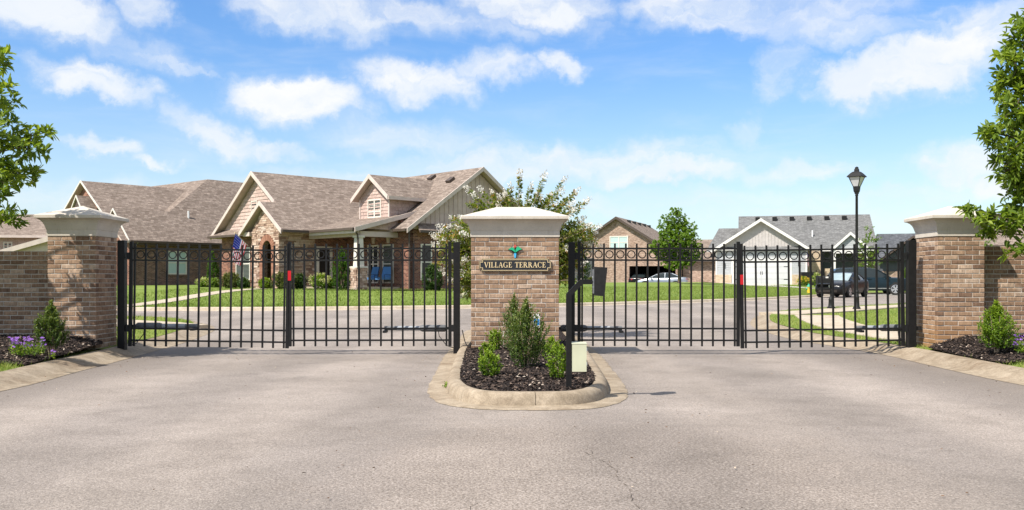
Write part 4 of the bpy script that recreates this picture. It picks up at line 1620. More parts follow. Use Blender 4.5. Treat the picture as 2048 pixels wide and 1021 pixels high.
def gate_leaf(hinge_px, end_px, p0, p1, label, droop, red=None):
    hx = GX(hinge_px)
    sgn = 1 if end_px > hinge_px else -1
    root = thing('gate_leaf', label, 'gate', (hx, GD, 0), 0, 'black steel gate leaves')
    L = abs(GX(end_px) - hx)
    gpart('stile', STILE, root, (0, 0, 0))
    e = gpart('stile', STILE, root, (sgn * L, 0, 0))
    for k in range(15):
        x = GX(p0 + (p1 - p0) * k / 14) - hx
        gpart('picket', PICK, root, (x, 0, 0))
        if k < 14:
            x2 = GX(p0 + (p1 - p0) * (k + .5) / 14) - hx
            gpart('ring', RING, root, (x2, 0, 1.485))
    a, b = (.020, L - .020) if sgn > 0 else (-L + .020, -.020)
    for z in (1.572, 1.40, .388, .214):
        MB().box(a, b, -.0165, .0165, z - .0125, z + .0125).build('rail', M_black, root, uv=False)
    for z in (1.46, .39):
        MB().box(-.062 * sgn if sgn > 0 else .02, -.02 if sgn > 0 else .062, -.03, .03, z - .05, z + .05).build('hinge', M_blackmatte, root, uv=False)
    root.rotation_euler = (0, sgn * droop, 0)
    if red:
        MB().box(sgn * L - .0235, sgn * L + .0235, -.0275, -.0245, red[0], red[1]).build('reflector', M_red, root, uv=False)['label'] = 'red reflector strip on the meeting stile'
    return root


gate_leaf(260, 574, 267.5, 567.3, 'leftmost black gate leaf, hung from the post by the shaded pillar', .014)
gate_leaf(900, 580, 893, 587.2, 'second black gate leaf from the left, red strip on its meeting stile', .002, (1.1, 1.245))
gate_leaf(1158, 1476, 1164, 1469.4, 'black gate leaf just right of the name sign pillar, behind the keypad', .002)
gate_leaf(1806.5, 1485, 1799.3, 1492, 'rightmost black gate leaf with red strip, before the parked cars', .014, (1.07, 1.215))


def gate_post(px, zt, zb_, w, label):
    root = thing('gate_post', label, 'gate post', (GX(px), GD, 0), 0, 'black steel gate posts')
    h = w / 2
    MB().box(-h, h, -h, h, zb_, zt - .006).build('post', M_black, root, uv=False)
    mb = MB()
    mb.v = [(-h - .002, -h - .002, zt - .006), (h + .002, -h - .002, zt - .006), (h + .002, h + .002, zt - .006), (-h - .002, h + .002, zt - .006), (-h + .006, -h + .006, zt), (h - .006, -h + .006, zt), (h - .006, h - .006, zt), (-h + .006, h - .006, zt)]
    for k in range(4):
        k2 = (k + 1) % 4
        mb.f.append((k, k2, 4 + k2, 4 + k)); mb.m.append(0); mb.r.append(.5)
    mb.f += [(4, 5, 6, 7), (3, 2, 1, 0)]; mb.m += [0, 0]; mb.r += [.5, .5]
    mb.build('post_cap', M_black, root, uv=False)
    return root


gate_post(244.5, 1.69, -.02, .105, 'thick black gate post at the foot of the shaded left pillar')
gate_post(913.5, 1.665, -.02, .095, 'black gate post on the left edge of the median')
gate_post(1143, 1.665, -.02, .095, 'black gate post on the right edge of the median behind the keypad stand')
gate_post(1822, 1.69, -.04, .115, 'thick black gate post beside the sunlit right pillar')
# bracket bolted into the right pillar
o = MB().box(GX(1831), GX(1838) + .03, GD - .03, GD + .03, EYE - (661 - 561) / 135.0, EYE - (653 - 561) / 135.0).build('wall_bracket', M_blackmatte, None, uv=False)
tag(o, 'short black bracket joining the right gate post to the pillar', 'bracket')


def opener(pa, pb, py, label, back=.20, arm_to=None):
    """electric ram: pa = fat motor end, pb = rod end"""
    d = GD + back
    xa, xb = (pa - 1024) * d / F, (pb - 1024) * d / F
    z = EYE - (py - 561) * d / F
    s = 1 if xb > xa else -1
    root = thing('gate_opener', label, 'gate opener', (xa, d, z), 0, 'electric gate openers')
    L = abs(xb - xa)
    m = MB().tube([(0, 0, 0), (s * .03, 0, 0), (s * .36, 0, 0), (s * .40, 0, 0)], [.035, .054, .052, .036], 14)
    m.build('motor_housing', M_grey_dark if back > .15 else M_grey_tube, root, smooth=True, uv=False)
    MB().tube([(s * .37, 0, .0), (s * (L * .8), 0, 0)], .036, 12).build('outer_tube', M_grey_tube, root, smooth=True, uv=False)
    MB().tube([(s * (L * .8), 0, 0), (s * L, 0, 0)], .033, 12).build('end_cap', M_grey_dark, root, smooth=True, uv=False)
    MB().box(min(s * (L - .05), s * L), max(s * (L - .05), s * L), -back, .01, -.06, -.028).build('gate_bracket', M_blackmatte, root, uv=False)
    MB().box(min(0, s * -.10), max(0, s * -.10), -.02, .02, -.02, .02).build('post_bracket', M_blackmatte, root, uv=False)
    MB().tube([(s * .12, 0, -.05), (s * .11, .01, -.12), (s * .0, .02, -.26), (s * -.12, .0, -.30)], .006, 6).build('cable', M_blackmatte, root, uv=False)
    return root


opener(272, 396, 652.5, 'grey gate opener arm behind the leftmost gate leaf')
opener(893, 769, 657, 'grey gate opener arm behind the second leaf, left of the sign pillar')
opener(1121, 1244, 657, 'grey gate opener arm just right of the sign pillar')
opener(1812, 1712, 656, 'grey gate opener arm behind the rightmost gate leaf')

# ------------------------------------------------------------------ things on the island
kb = Vector((.517, 8.42, .13))
ks = thing('keypad_stand', 'black gooseneck stand holding the entry keypad on the median', 'keypad stand', kb)
mb = MB()


def bar(mb, p, q, w):
    p, q = Vector(p), Vector(q)
    d = (q - p).normalized()
    s = Vector((0, 1, 0)); t = d.cross(s).normalized()
    vs = []
    for c in (p, q):
        vs += [c + s * w + t * w, c - s * w + t * w, c - s * w - t * w, c + s * w - t * w]
    mb.add(vs, [(3, 2, 1, 0), (4, 5, 6, 7), (0, 1, 5, 4), (1, 2, 6, 5), (2, 3, 7, 6), (3, 0, 4, 7)])


bar(mb, (0, 0, -.2), (0, 0, .848), .0245)
mb.build('post', M_black, ks, uv=False)
mb = MB(); bar(mb, (-.004, 0, .835), (.112, 0, .955), .0235); mb.build('elbow', M_black, ks, uv=False)
mb = MB(); bar(mb, (.100, 0, .955), (.245, 0, .955), .022); mb.build('arm', M_black, ks, uv=False)
# hooded keypad
mb = MB()
prof = [(.228, 1.092), (.345, 1.085), (.318, .825), (.232, .832)]
mb.prism([(x, -.07, z) for x, z in prof], (0, .14, 0)).build('keypad_hood', M_blackmatte, ks, uv=False)
MB().box(.219, .227, -.055, .055, .85, 1.07).build('keypad_face', M_grey_dark, ks, uv=False)
kf = MB()
for i in range(3):
    for j in range(4):
        kf.box(.2165, .2188, -.036 + i * .027, -.018 + i * .027, .90 + j * .03, .918 + j * .03)
kf.build('keys', M_grey_tube, ks, uv=False)
ub = thing('utility_box', 'small cream metal junction box fixed to the keypad post', 'electrical box', (.517 + .0255 + .07, 8.42, .40))
MB().box(-.0665, .0585, -.055, .055, -.122, .118).build('cabinet', M_cream_box, ub, uv=False)
MB().box(-.069, .061, -.0635, -.0565, -.126, .122).build('door', M_cream_box, ub, uv=False)
MB().prism([(-.072, -.066, .1225), (.064, -.066, .1225), (.064, .058, .131), (-.072, .058, .131)], (0, 0, .006)).build('lid', M_cream_box, ub, uv=False)
hg = MB()
for z in (-.07, .06):
    hg.box(.0615, .067, -.066, -.052, z, z + .03)
hg.build('hinge', M_grey_tube, ub, uv=False)
# security yard sign in the shrub
ys = thing('yard_sign', 'small white and blue security yard sign behind the tall island shrub', 'yard sign', (.335, 12.6, .1))
MB().box(-.006, .006, .004, .010, 0, .36).build('stake', M_grey_tube, ys, uv=False)
oc = [(.046, .09), (.046, -.075), (.03, -.10), (-.03, -.10), (-.046, -.075), (-.046, .09), (-.03, .105), (.03, .105)]
MB().prism([(x, -.002, z + .44) for x, z in oc], (0, .005, 0)).build('panel', M_white, ys, uv=False)
oc2 = [(x * .8, z * .42 + .43) for x, z in oc]
MB().prism([(x, -.0045, z) for x, z in oc2], (0, .002, 0)).build('badge', M_blue_print, ys, uv=False)
# loose cable from the opener to the ground
o = MB().tube([(-.74, 13.75, .36), (-.70, 13.70, .20), (-.66, 13.55, .14), (-.60, 13.25, .15), (-.58, 13.2, .2)], .007, 6).build('power_cable', M_blackmatte, None, smooth=True, uv=False)
tag(o, 'thin black cable looping from the opener to the median pillar', 'cable')


# ------------------------------------------------------------------ shrubs
def shrub(name, label, cat, loc, w, h, mat, twigs=150, per=14, L=.03, Wd=.014, shape='cone', stems=6, group=None, taper=.5, base=.12, twig_len=.14, upr=1.0, rad=.006):
    root = thing(name, label, cat, loc, 0, group)
    tips, dirs = [], []
    for _ in range(twigs):
        t = rng.random() ** .8
        z = base * h + t * (1 - base) * h
        if shape == 'cone':
            prof = math.sin(min(1, t * 1.9 + .35) * math.pi / 2) * (1 - max(0, t - taper) / (1 - taper)) ** .8
        elif shape == 'column':
            prof = min(1, .75 + t) * (1 - max(0, t - .55) / .45) ** .7
        else:
            prof = math.sqrt(max(0, 1 - (2 * t - 1) ** 2)) * .9 + .12
        r = w / 2 * prof * math.sqrt(rng.uniform(.15, 1)) * rng.uniform(.85, 1.12)
        a = rng.uniform(0, 2 * math.pi)
        r *= 1 + .55 * mnoise.noise(Vector((math.cos(a) * 1.6 + loc[0] * 3, math.sin(a) * 1.6, t * 2.6 + loc[1])))
        z *= 1 + .12 * mnoise.noise(Vector((math.cos(a) * 2.2, math.sin(a) * 2.2 + loc[0], loc[1])))
        tips.append((r * math.cos(a), r * math.sin(a), z * rng.uniform(.93, 1.04)))
        dirs.append((math.cos(a) * .55 + rng.gauss(0, .25), math.sin(a) * .55 + rng.gauss(0, .25), upr + rng.gauss(0, .25)))
    T = np.array(tips); D = unit(np.array(dirs))
    n = len(T)
    s = nrng.uniform(0, 1, (n, per))
    bpos = T[:, None, :] - D[:, None, :] * (twig_len * (1 - s))[..., None]
    rad_d = unit(nrng.normal(size=(n, per, 3)))
    ld = D[:, None, :] * .75 + rad_d * .8
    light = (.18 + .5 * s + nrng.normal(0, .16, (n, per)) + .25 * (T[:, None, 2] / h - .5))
    bp = bpos.reshape(-1, 3); bp[:, 2] = np.maximum(bp[:, 2], .01)
    Ls = nrng.uniform(.7, 1.25, n * per) * L
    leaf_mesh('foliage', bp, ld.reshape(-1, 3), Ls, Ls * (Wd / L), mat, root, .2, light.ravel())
    mb = MB()
    for k in range(stems):
        a = 2 * math.pi * k / stems + rng.uniform(-.3, .3)
        r = w * rng.uniform(.12, .3)
        mb.tube([(0.02 * math.cos(a), .02 * math.sin(a), -.05), (r * .45 * math.cos(a), r * .45 * math.sin(a), h * .25), (r * math.cos(a), r * math.sin(a), h * .7)], [rad * 1.4, rad, rad * .5], 5)
    mb.build('stems', M_bark_pale, root, smooth=True, uv=False)
    return root


def gp(px, py, z):
    d = (EYE - z) * F / (py - HOR)
    return ((px - 1024) * d / F, d, z)


shrub('holly_shrub', 'tall bushy holly shrub at the centre of the median', 'shrub', gp(1052, 738, .15), .50, .73, M_leaf_holly, 300, 24, .027, .011, 'cone', 9, 'shrubs on the median', .62, .17, .19, 1.5)
shrub('holly_shrub', 'slimmer holly shrub behind the tall one, against the sign pillar', 'shrub', gp(1028, 706, .15), .38, .76, M_leaf_holly, 190, 22, .027, .011, 'cone', 6, 'shrubs on the median', .45, .14, .2, 2.0)
for px, py, w, h, lab in ((979, 754, .23, .25, 'bright green boxwood nearest the kerb on the left of the median'),
                          (973, 724, .22, .22, 'small bright boxwood second from the kerb on the left of the median'),
                          (990, 702, .24, .30, 'tallest bright boxwood of the left row, beside the pillar'),
                          (1117, 757, .25, .33, 'bright green boxwood just left of the keypad post'),
                          (1102, 712, .24, .24, 'bright boxwood right of the holly, against the pillar')):
    shrub('boxwood_shrub', lab, 'shrub', gp(px, py, .15), w * 1.05, h, M_leaf_box, int(900 * w * h) + 46, 16, .023, .013, 'round', 4, 'shrubs on the median', .5, .04, .08, .9, .004)
shrub('holly_shrub', 'upright dark green shrub with bare stems in the left bed', 'shrub', gp(102, 702, .22), .42, .60, M_leaf_holly, 340, 22, .027, .0125, 'cone', 8, 'upright shrubs by the end pillars', .5, .2, .14, 1.3)
shrub('holly_shrub', 'upright sunlit green shrub in the right bed', 'shrub', gp(1993, 697, .24), .46, .58, M_leaf_box, 360, 22, .027, .0125, 'cone', 7, 'upright shrubs by the end pillars', .5, .12, .13, 1.2)
shrub('weed', 'tiny weed growing from the gutter left of the island nose', 'weed', gp(893, 776, .02), .08, .07, M_leaf_box, 14, 6, .022, .01, 'round', 2)


def flower_patch(loc, w, h, n, label):
    root = thing('flower_clump', label, 'flowers', loc, 0, 'purple flower clumps in the front beds')
    N1 = n * 9
    a = nrng.uniform(0, 2 * math.pi, N1); r = w / 2 * np.sqrt(nrng.random(N1))
    base = np.stack([r * np.cos(a), r * np.sin(a) * .7, nrng.uniform(.0, h * .55, N1)], 1)
    leaf_mesh('foliage', base, nrng.normal(size=(N1, 3)) + np.array([0, 0, .9]), .035, .011, M_leaf_box, root)
    mb = MB()
    heads = []
    for k in range(n):
        a_, r_ = rng.uniform(0, 6.28), w / 2 * math.sqrt(rng.random())
        heads.append((r_ * math.cos(a_), r_ * math.sin(a_) * .7, h * rng.uniform(.45, 1)))
    for p in heads:
        mb.tube([(p[0] * .5, p[1] * .5, 0), (p[0] * .9, p[1] * .9, p[2] * .7), p], .0018, 4, cap=False)
    mb.build('stems', M_leaf_box, root, uv=False)
    hp = np.array(heads)
    k = 12
    ph = np.tile(np.arange(k) * 2 * math.pi / k, len(hp))
    tilt = nrng.normal(0, .35, (len(hp), 2))
    nrm = unit(np.stack([tilt[:, 0], tilt[:, 1] - .55, np.ones(len(hp))], 1))
    t = unit(np.cross(nrm, np.array([1., 0.1, 0])))
    b = np.cross(nrm, t)
    d = t.repeat(k, 0) * np.cos(ph)[:, None] + b.repeat(k, 0) * np.sin(ph)[:, None] + nrm.repeat(k, 0) * .12
    quad_leaf('petals', hp.repeat(k, 0), d, .021, .010, M_petal_purple, root)
    return root


flower_patch(gp(55, 710, .2), .43, .22, 52, 'clump of purple flowers in the left mulch bed')
flower_patch(gp(2058, 706, .2), .36, .22, 44, 'clump of purple flowers cut by the right edge of the photo')
flower_patch(gp(106, 715, .2), .06, .08, 3, 'single small purple flower right of the large purple clump')

# fallen leaves and grit on the asphalt
P_ = []
for _ in range(420):
    y = rng.uniform(4.2, 13.5) if rng.random() < .7 else rng.uniform(11.5, 14.5)
    e = rng.random()
    x = rng.uniform(-5.2, 5.4) if e < .45 else (rng.choice([-1, 1]) * rng.uniform(4.7, 5.6) if e < .8 else rng.choice([-1.05, 1.3]) + rng.uniform(-.25, .25))
    if abs(x - ICX) < .95 and y > 8:
        continue
    zz = .012 if abs(x) < 5.0 else .03
    P_.append((x, y, zz))
P_ = np.array(P_)
nn = len(P_)
leaf_mesh('leaf_litter', P_, nrng.normal(size=(nn, 3)) * np.array([1, 1, .12]), nrng.uniform(.008, .032, nn), nrng.uniform(.005, .014, nn), M_litter, None, .25)['label'] = 'scattered dry leaves and chips along the gutters'


# ------------------------------------------------------------------ trees
def whorls(name, tips, dirs, per, L, ratio, mat, parent, spread=.9, droop=.1, light=None):
    n = len(tips)
    T = np.repeat(np.asarray(tips), per, 0)
    D = np.repeat(unit(np.asarray(dirs)), per, 0)
    rd = unit(nrng.normal(size=T.shape))
    rd = unit(rd - D * np.sum(rd * D, 1, keepdims=True))
    ld = D * nrng.uniform(.15, .9, len(T))[:, None] + rd * spread
    back = nrng.uniform(0, .8, len(T)) ** 1.5 * L * 1.3
    base = T - D * back[:, None]
    Ls = L * nrng.uniform(.65, 1.2, len(T))
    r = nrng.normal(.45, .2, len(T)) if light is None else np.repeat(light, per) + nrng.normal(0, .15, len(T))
    return leaf_mesh(name, base, ld, Ls, Ls * ratio, mat, parent, .18, r, droop)


def tree(name, label, loc, trunk_h, trunk_r, blobs, dens, per, L, ratio, mat, bark=M_bark, droop=.1, sub=6, spread=.9, group=None, upturn=.35):
    """blobs: (x, y, z, rx, ry, rz) clumps of the crown relative to the trunk foot"""
    root = thing(name, label, 'tree', loc, 0, group)
    mb = MB()
    top = Vector((0, 0, trunk_h))
    mb.tube([(0, 0, -.1), (.02, .01, trunk_h * .3), (0, .02, trunk_h * .7), top], [trunk_r * 1.25, trunk_r, trunk_r * .85, trunk_r * .65], 10)
    hmax = max(b[2] + b[5] for b in blobs)
    lead = Vector((.03, .0, hmax * .92))
    mb.tube([top, (top + lead) / 2 + Vector((.05, .03, 0)), lead], [trunk_r * .62, trunk_r * .38, trunk_r * .1], 7)
    tips, dirs, light = [], [], []
    for (x, y, z, rx, ry, rz) in blobs:
        c = Vector((x, y, z))
        zs = max(trunk_h * .75, min(z - .35 * math.hypot(x, y), lead.z * .9))
        s = Vector((0, 0, zs))
        mid = s.lerp(c, .5) + Vector((0, 0, .06 * (c - s).length))
        mb.tube([s, mid, c], [max(.012, trunk_r * .32), max(.008, trunk_r * .2), .006], 6)
        vol = rx * ry * rz * 4.19
        n = max(8, int(vol * dens))
        for k in range(n):
            d = Vector((rng.gauss(0, 1), rng.gauss(0, 1), rng.gauss(0, 1))).normalized()
            r = rng.random() ** .42
            p = c + Vector((d.x * rx, d.y * ry, d.z * rz)) * r
            tips.append(p)
            out = (p - c)
            dirs.append(Vector((out.x / rx, out.y / ry, out.z / rz + upturn)) + Vector((rng.gauss(0, .25), rng.gauss(0, .25), rng.gauss(0, .2))))
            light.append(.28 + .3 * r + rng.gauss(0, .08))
            if k % sub == 0:
                m = c.lerp(p, .5) + Vector((rng.gauss(0, .03), rng.gauss(0, .03), -.02))
                mb.tube([c, m, p], [.007, .005, .003], 4, cap=False)
    mb.build('trunk', bark, root, smooth=True, uv=False)
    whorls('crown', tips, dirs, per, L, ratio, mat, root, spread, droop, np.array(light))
    return root


def blob(px, py, d, rpx, rpy, foot, rd=None):
    p = px3(px, py, d)
    k = d / F
    return (p.x - foot[0], d - foot[1], p.z - foot[2], rpx * k, (rd if rd else rpx * k * .9), rpy * k)


# left tree: trunk outside the frame
fl = (-8.35, 12.3, .2)
bl_ = [blob(-20, 120, 12.4, 40, 44, fl, .35), blob(-30, 190, 12.3, 62, 52, fl, .5), blob(-10, 265, 12.2, 62, 42, fl, .5), blob(55, 292, 12.3, 50, 36, fl, .4), blob(80, 268, 12.4, 32, 20, fl, .25),
       blob(-15, 345, 12.2, 66, 40, fl, .5), blob(30, 345, 12.5, 48, 34, fl, .4), blob(-30, 430, 12.3, 56, 34, fl, .4), blob(22, 440, 12.3, 40, 22, fl, .3), blob(-5, 390, 12.4, 34, 26, fl, .3),
       blob(-260, 240, 12.5, 120, 110, fl, .9), blob(-330, 160, 12.3, 120, 120, fl, .9), 
       blob(-330, 340, 12.4, 110, 80, fl, .8),]
tree('oak_tree', 'leafy green tree reaching in from the left edge above the left wall', fl, 1.5, .075, bl_, 225, 9, .128, .33, M_leaf_oak, group='trees flanking the gates')
fr = (8.15, 12.2, .2)
br_ = [blob(2052, 80, 12.3, 42, 50, fr, .4), blob(2044, 40, 12.4, 26, 30, fr, .3), blob(2016, 110, 12.3, 26, 22, fr, .25), blob(2022, 160, 12.3, 34, 26, fr, .3), blob(2012, 200, 12.3, 30, 22, fr, .3), blob(2030, 385, 12.3, 34, 26, fr, .3), blob(2008, 318, 12.3, 34, 22, fr, .3), blob(2006, 445, 12.4, 40, 24, fr, .3), blob(2030, 130, 12.2, 40, 34, fr, .35), blob(2050, 170, 12.3, 60, 44, fr, .45), blob(2035, 215, 12.1, 46, 40, fr, .4), blob(2060, 265, 12.2, 60, 40, fr, .45),
       blob(1992, 268, 12.2, 38, 24, fr, .3), blob(1968, 262, 12.2, 22, 14, fr, .2), blob(2025, 300, 12.1, 52, 34, fr, .4), blob(2010, 340, 12.2, 40, 26, fr, .3), blob(2060, 350, 12.2, 50, 40, fr, .4),
       blob(1985, 432, 12.35, 50, 26, fr, .3), blob(1940, 418, 12.5, 24, 12, fr, .2), blob(2030, 440, 12.3, 44, 36, fr, .35), blob(1968, 462, 12.5, 26, 16, fr, .2), blob(2040, 498, 12.2, 36, 24, fr, .3), blob(2060, 400, 12.3, 40, 34, fr, .35),
       blob(2160, 130, 12.4, 110, 90, fr, .8), blob(2170, 280, 12.1, 110, 90, fr, .9), blob(2280, 220, 12.5, 120, 110, fr, .9), blob(2250, 50, 12.4, 120, 90, fr, .9), blob(2340, 340, 12.3, 110, 90, fr, .8), blob(2180, 420, 12.4, 100, 70, fr, .7),
       blob(2200, -60, 12.4, 100, 80, fr, .7), blob(2120, 30, 12.5, 60, 50, fr, .5)]
tree('oak_tree', 'leafy sunlit tree at the right edge, its low branch over the right pillar', fr, 1.5, .08, br_, 270, 9, .128, .33, M_leaf_oak, group='trees flanking the gates')

# crepe myrtle behind the sign pillar
mf = (.06, 17.6, .12)
root = thing('crepe_myrtle', 'white flowering crepe myrtle behind the sign pillar', 'flowering tree', mf)
MD = 17.5
sprays = [(1040, 352), (1088, 357), (1126, 364), (1062, 374), (962, 380), (938, 381), (985, 388), (1172, 402), (1152, 384), (1010, 392), (1040, 400), (1100, 392), (1140, 410), (1160, 440),
          (905, 437), (885, 455), (872, 470), (893, 480), (925, 440), (900, 510), (930, 470), (1188, 468), (1170, 455), (1178, 490), (1150, 470), (1160, 500), (1192, 455), (875, 500), (1075, 388), (1020, 375),
          (920, 500), (890, 540), (925, 545), (935, 520), (1145, 520), (1165, 525), (905, 465), (1120, 385), (1000, 400), (1060, 405), (950, 395), (1110, 410), (1130, 440), (915, 560), (930, 575), (1150, 545)]
mb = MB()
lb, ld, ll, wb = [], [], [], []
fb, fd, flt = [], [], []
for k in range(6):
    a = k * 1.05
    mb.tube([(.08 * math.cos(a), .08 * math.sin(a), -.1), (.2 * math.cos(a), .2 * math.sin(a), .8), (.45 * math.cos(a), .4 * math.sin(a), 1.6)], [.035, .03, .02], 7)
extra = [(px + rng.uniform(-14, 14), py + rng.uniform(-4, 26)) for px, py in sprays for _ in range(4 if py > 425 else 1) if py > 380]
for i, (px, py) in enumerate(sprays + extra):
    tip = px3(px, py, MD + rng.uniform(-.75, .75)) - Vector(mf)
    rad = Vector((tip.x, tip.y, 0))
    a = math.atan2(tip.y, tip.x)
    s = Vector((.35 * math.cos(a), .3 * math.sin(a), min(1.3, tip.z * .5)))
    mid = s.lerp(tip, .55) + Vector((-.10 * math.cos(a), -.06 * math.sin(a), .20))
    pts_ = [s, s.lerp(mid, .5) + Vector((0, 0, .03)), mid, mid.lerp(tip, .5) + Vector((0, 0, .02)), tip]
    mb.tube(pts_, [.012, .010, .007, .005, .003], 5, cap=False)
    for q in range(105 if py > 425 else 84):
        t = (.34 if py > 425 else .5) + (.63 if py > 425 else .47) * rng.random()
        j = min(3, int(t * 4)); u = t * 4 - j
        p = pts_[j].lerp(pts_[j + 1], u)
        ax = (pts_[j + 1] - pts_[j]).normalized()
        side = Vector((rng.gauss(0, 1), rng.gauss(0, 1), rng.gauss(0, .7)))
        side = (side - ax * side.dot(ax)).normalized()
        off = side * rng.uniform(0, .17 if py > 425 else .05) * (1.25 - t)
        lb.append(p + off); ld.append(side + ax * .5); ll.append(rng.gauss(.56, .18) + (.3 if t > .9 and rng.random() < .4 else 0))
    if (i < len(sprays) and rng.random() < .85) or rng.random() < .34:
        ax = (pts_[4] - pts_[3]).normalized()
        big = rng.uniform(.7, 1.2)
        droopy = rng.random() < .5
        white = rng.random() < .62
        for q in range(int(60 * big)):
            t = rng.random()
            side = Vector((rng.gauss(0, 1), rng.gauss(0, 1), rng.gauss(0, 1))).normalized()
            p = tip + ax * (t * .15 - .05) * big + side * (.07 * (1 - .6 * t)) * rng.random() ** .5 * big
            fb.append(p); fd.append(side + Vector((0, 0, .2))); flt.append(rng.uniform(.35, 1) if white or rng.random() < .45 else rng.uniform(0, .2))
mb.build('trunk', M_bark_pale, root, smooth=True, uv=False)
lb = np.array(lb); ld = np.array(ld)
leaf_mesh('leaves', lb, ld, nrng.uniform(.05, .085, len(lb)), nrng.uniform(.028, .045, len(lb)), M_leaf_myrtle, root, .15, np.array(ll), .15)
fb = np.array(fb)
quad_leaf('flowers', fb, np.array(fd), nrng.uniform(.02, .04, len(fb)), nrng.uniform(.018, .032, len(fb)), M_petal_white, root, np.array(flt))

# ------------------------------------------------------------------ houses
def beams(root, name, mat, items):
    for it in items:
        m = MB()
        m.beam(*it)
        m.build(name, mat, root, uv=False)


def slab(mb, poly, t=.13, m_top=0, m_other=1):
    mb.prism(poly, (0, 0, -t), m_top, .5, m_other, m_other)


def wall(mb, pm, poly, t=.2, mat=0):
    mb.prism([pm(s, z, 0) for s, z in poly], pm(0, 0, -t) - pm(0, 0, 0), mat)


def board(mb, pm, s0, s1, z0, z1, d0, d1, mat=0):
    mb.prism([pm(s0, z0, d0), pm(s1, z0, d0), pm(s1, z1, d0), pm(s0, z1, d0)], pm(0, 0, d1) - pm(0, 0, d0), mat)


def window(root, pm, s0, s1, z0, z1, cols=2, rows=2, fm=M_win_white, pane=M_pane, fw=.07, meet=True, sill=None, mw=.028, label=None):
    mb = MB()
    board(mb, pm, s0, s1, z1 - fw, z1, 0, .05); board(mb, pm, s0, s1, z0, z0 + fw, 0, .05)
    board(mb, pm, s0, s0 + fw, z0 + fw, z1 - fw, 0, .05); board(mb, pm, s1 - fw, s1, z0 + fw, z1 - fw, 0, .05)
    for c in range(1, cols):
        x = s0 + (s1 - s0) * c / cols
        w = .045 if (c == cols // 2 and cols % 2 == 0) else mw / 2
        board(mb, pm, x - w, x + w, z0 + fw, z1 - fw, 0, .042)
    for r_ in range(1, rows):
        z = z0 + (z1 - z0) * r_ / rows
        w = .03 if (rows == 2 or r_ == rows // 2) else mw / 2
        board(mb, pm, s0 + fw, s1 - fw, z - w, z + w, 0, .038)
    f = mb.build('window', fm, root, uv=False)
    if label:
        f['label'] = label
    m = MB(); board(m, pm, s0 + fw * .5, s1 - fw * .5, z0 + fw * .5, z1 - fw * .5, .004, .018)
    m.build('pane', pane, f)
    if sill is not None:
        m = MB(); board(m, pm, s0 - .08, s1 + .08, z0 - .10, z0 - .004, 0, .05)
        m.build('sill', sill, f)
    return f


def shed_vent(root, p, slope_x, slope_y, name='roof_vent'):
    mb = MB()
    x, y, z = p
    mb.box(x - .2, x + .2, y - .2, y + .2, z - .2, z + .14)
    mb.box(x - .25, x + .25, y - .25, y + .25, z + .14, z + .19)
    return mb.build(name, M_blackmatte if name == 'roof_vent' else M_pvc, root, uv=False)


# ---- large brown house with porch and dormer
H1 = thing('brick_house', 'large red brick house with brown roof, stone entry, porch and dormer', 'house', (-11.65, 46.25, .65), R(44), 'houses across the street')
EZ, WP = 2.95, .71
walls = MB()
fr_pm = plane_map((1.0, 0, 0), (0, 1, 0), (-1, 0, 0))
en_pm = plane_map((0, 0, 0), (0, 1, 0), (-1, 0, 0))
sd_pm = plane_map((0, 0, 0), (1, 0, 0), (0, -1, 0))
mf_pm = plane_map((4.05, 0, 0), (0, 1, 0), (-1, 0, 0))
ge_pm = plane_map((0, -5.4, 0), (1, 0, 0), (0, -1, 0))
wall(walls, fr_pm, [(2.72, -.3), (8.1, -.3), (8.1, 2.9), (2.72, 2.9)])
walls.box(1.2, 13, 7.9, 8.1, -.3, 2.9)
wall(walls, plane_map((0, .002, 0), (1, 0, 0), (0, -1, 0)), [(2.05, -.3), (4.2, -.3), (4.2, 3.3), (2.05, 3.2)])
wall(walls, mf_pm, [(-5.4, -.3), (0, -.3), (0, 3.5), (-4.6, 3.5), (-4.8, 3.2), (-5.4, 3.15)])
wall(walls, ge_pm, [(4.06, -.3), (13.0, -.3), (13.0, 2.95), (4.06, 2.95)])
walls.box(12.8, 13.0, -5.2, 7.9, -.3, 2.9)
walls.build('brick_walls', M_hbrick, H1)
# stone-faced entry: backing wall with an arched opening
bk = MB()
AC, AR, AS = 1.14, .45, 2.02      # arch centre, inner radius, springing height
arch = [(AC + AR * math.cos(R(a)), AS + AR * math.sin(R(a))) for a in range(0, 181, 15)]
gab = [(2.7, -.3), (2.7, 3.0), (1.6, 4.0), (1.35, 4.2), (1.1, 4.0), (0, 3.0), (0, -.3)]
bk.prism([en_pm(s, z, 0) for s, z in [(AC - AR, -.3), (AC - AR, AS)] + arch[::-1][1:-1] + [(AC + AR, AS), (AC + AR, -.3)] + gab], (.25, 0, 0))
bk.box(0.25, 2.05, 0.001, .2, -.3, 2.9)
bk.box(.25, 1.0, 2.5, 2.7, -.3, 3.0)
bk.build('entry_wall', M_hbrick_d, H1)
st = MB()
gabp = [(0, 0), (2.7, 0), (2.7, 3.0), (1.35, 4.25), (0, 3.0)]
stone_courses(st, gabp, en_pm, lambda s, z: (z < AS and abs(s - AC) < AR + .29) or (z >= AS and math.hypot(s - AC, z - AS) < AR + .33))
stone_courses(st, [(-.03, 0), (2.05, 0), (2.05, 2.9), (-.03, 2.9)], sd_pm)
stuff(st.build('ledge_stones', M_ledge, H1, uv=False))
ab = MB()
for k in range(15):
    a0, a1 = R(180 * k / 15 + 1), R(180 * (k + 1) / 15 - 1)
    q = [(AC + r_ * math.cos(a), AS + r_ * math.sin(a)) for r_, a in ((AR, a0), (AR + .31, a0), (AR + .31, a1), (AR, a1))]
    ab.prism([en_pm(s, z, 0) for s, z in q], (-.05, 0, 0), 0, rng.random())
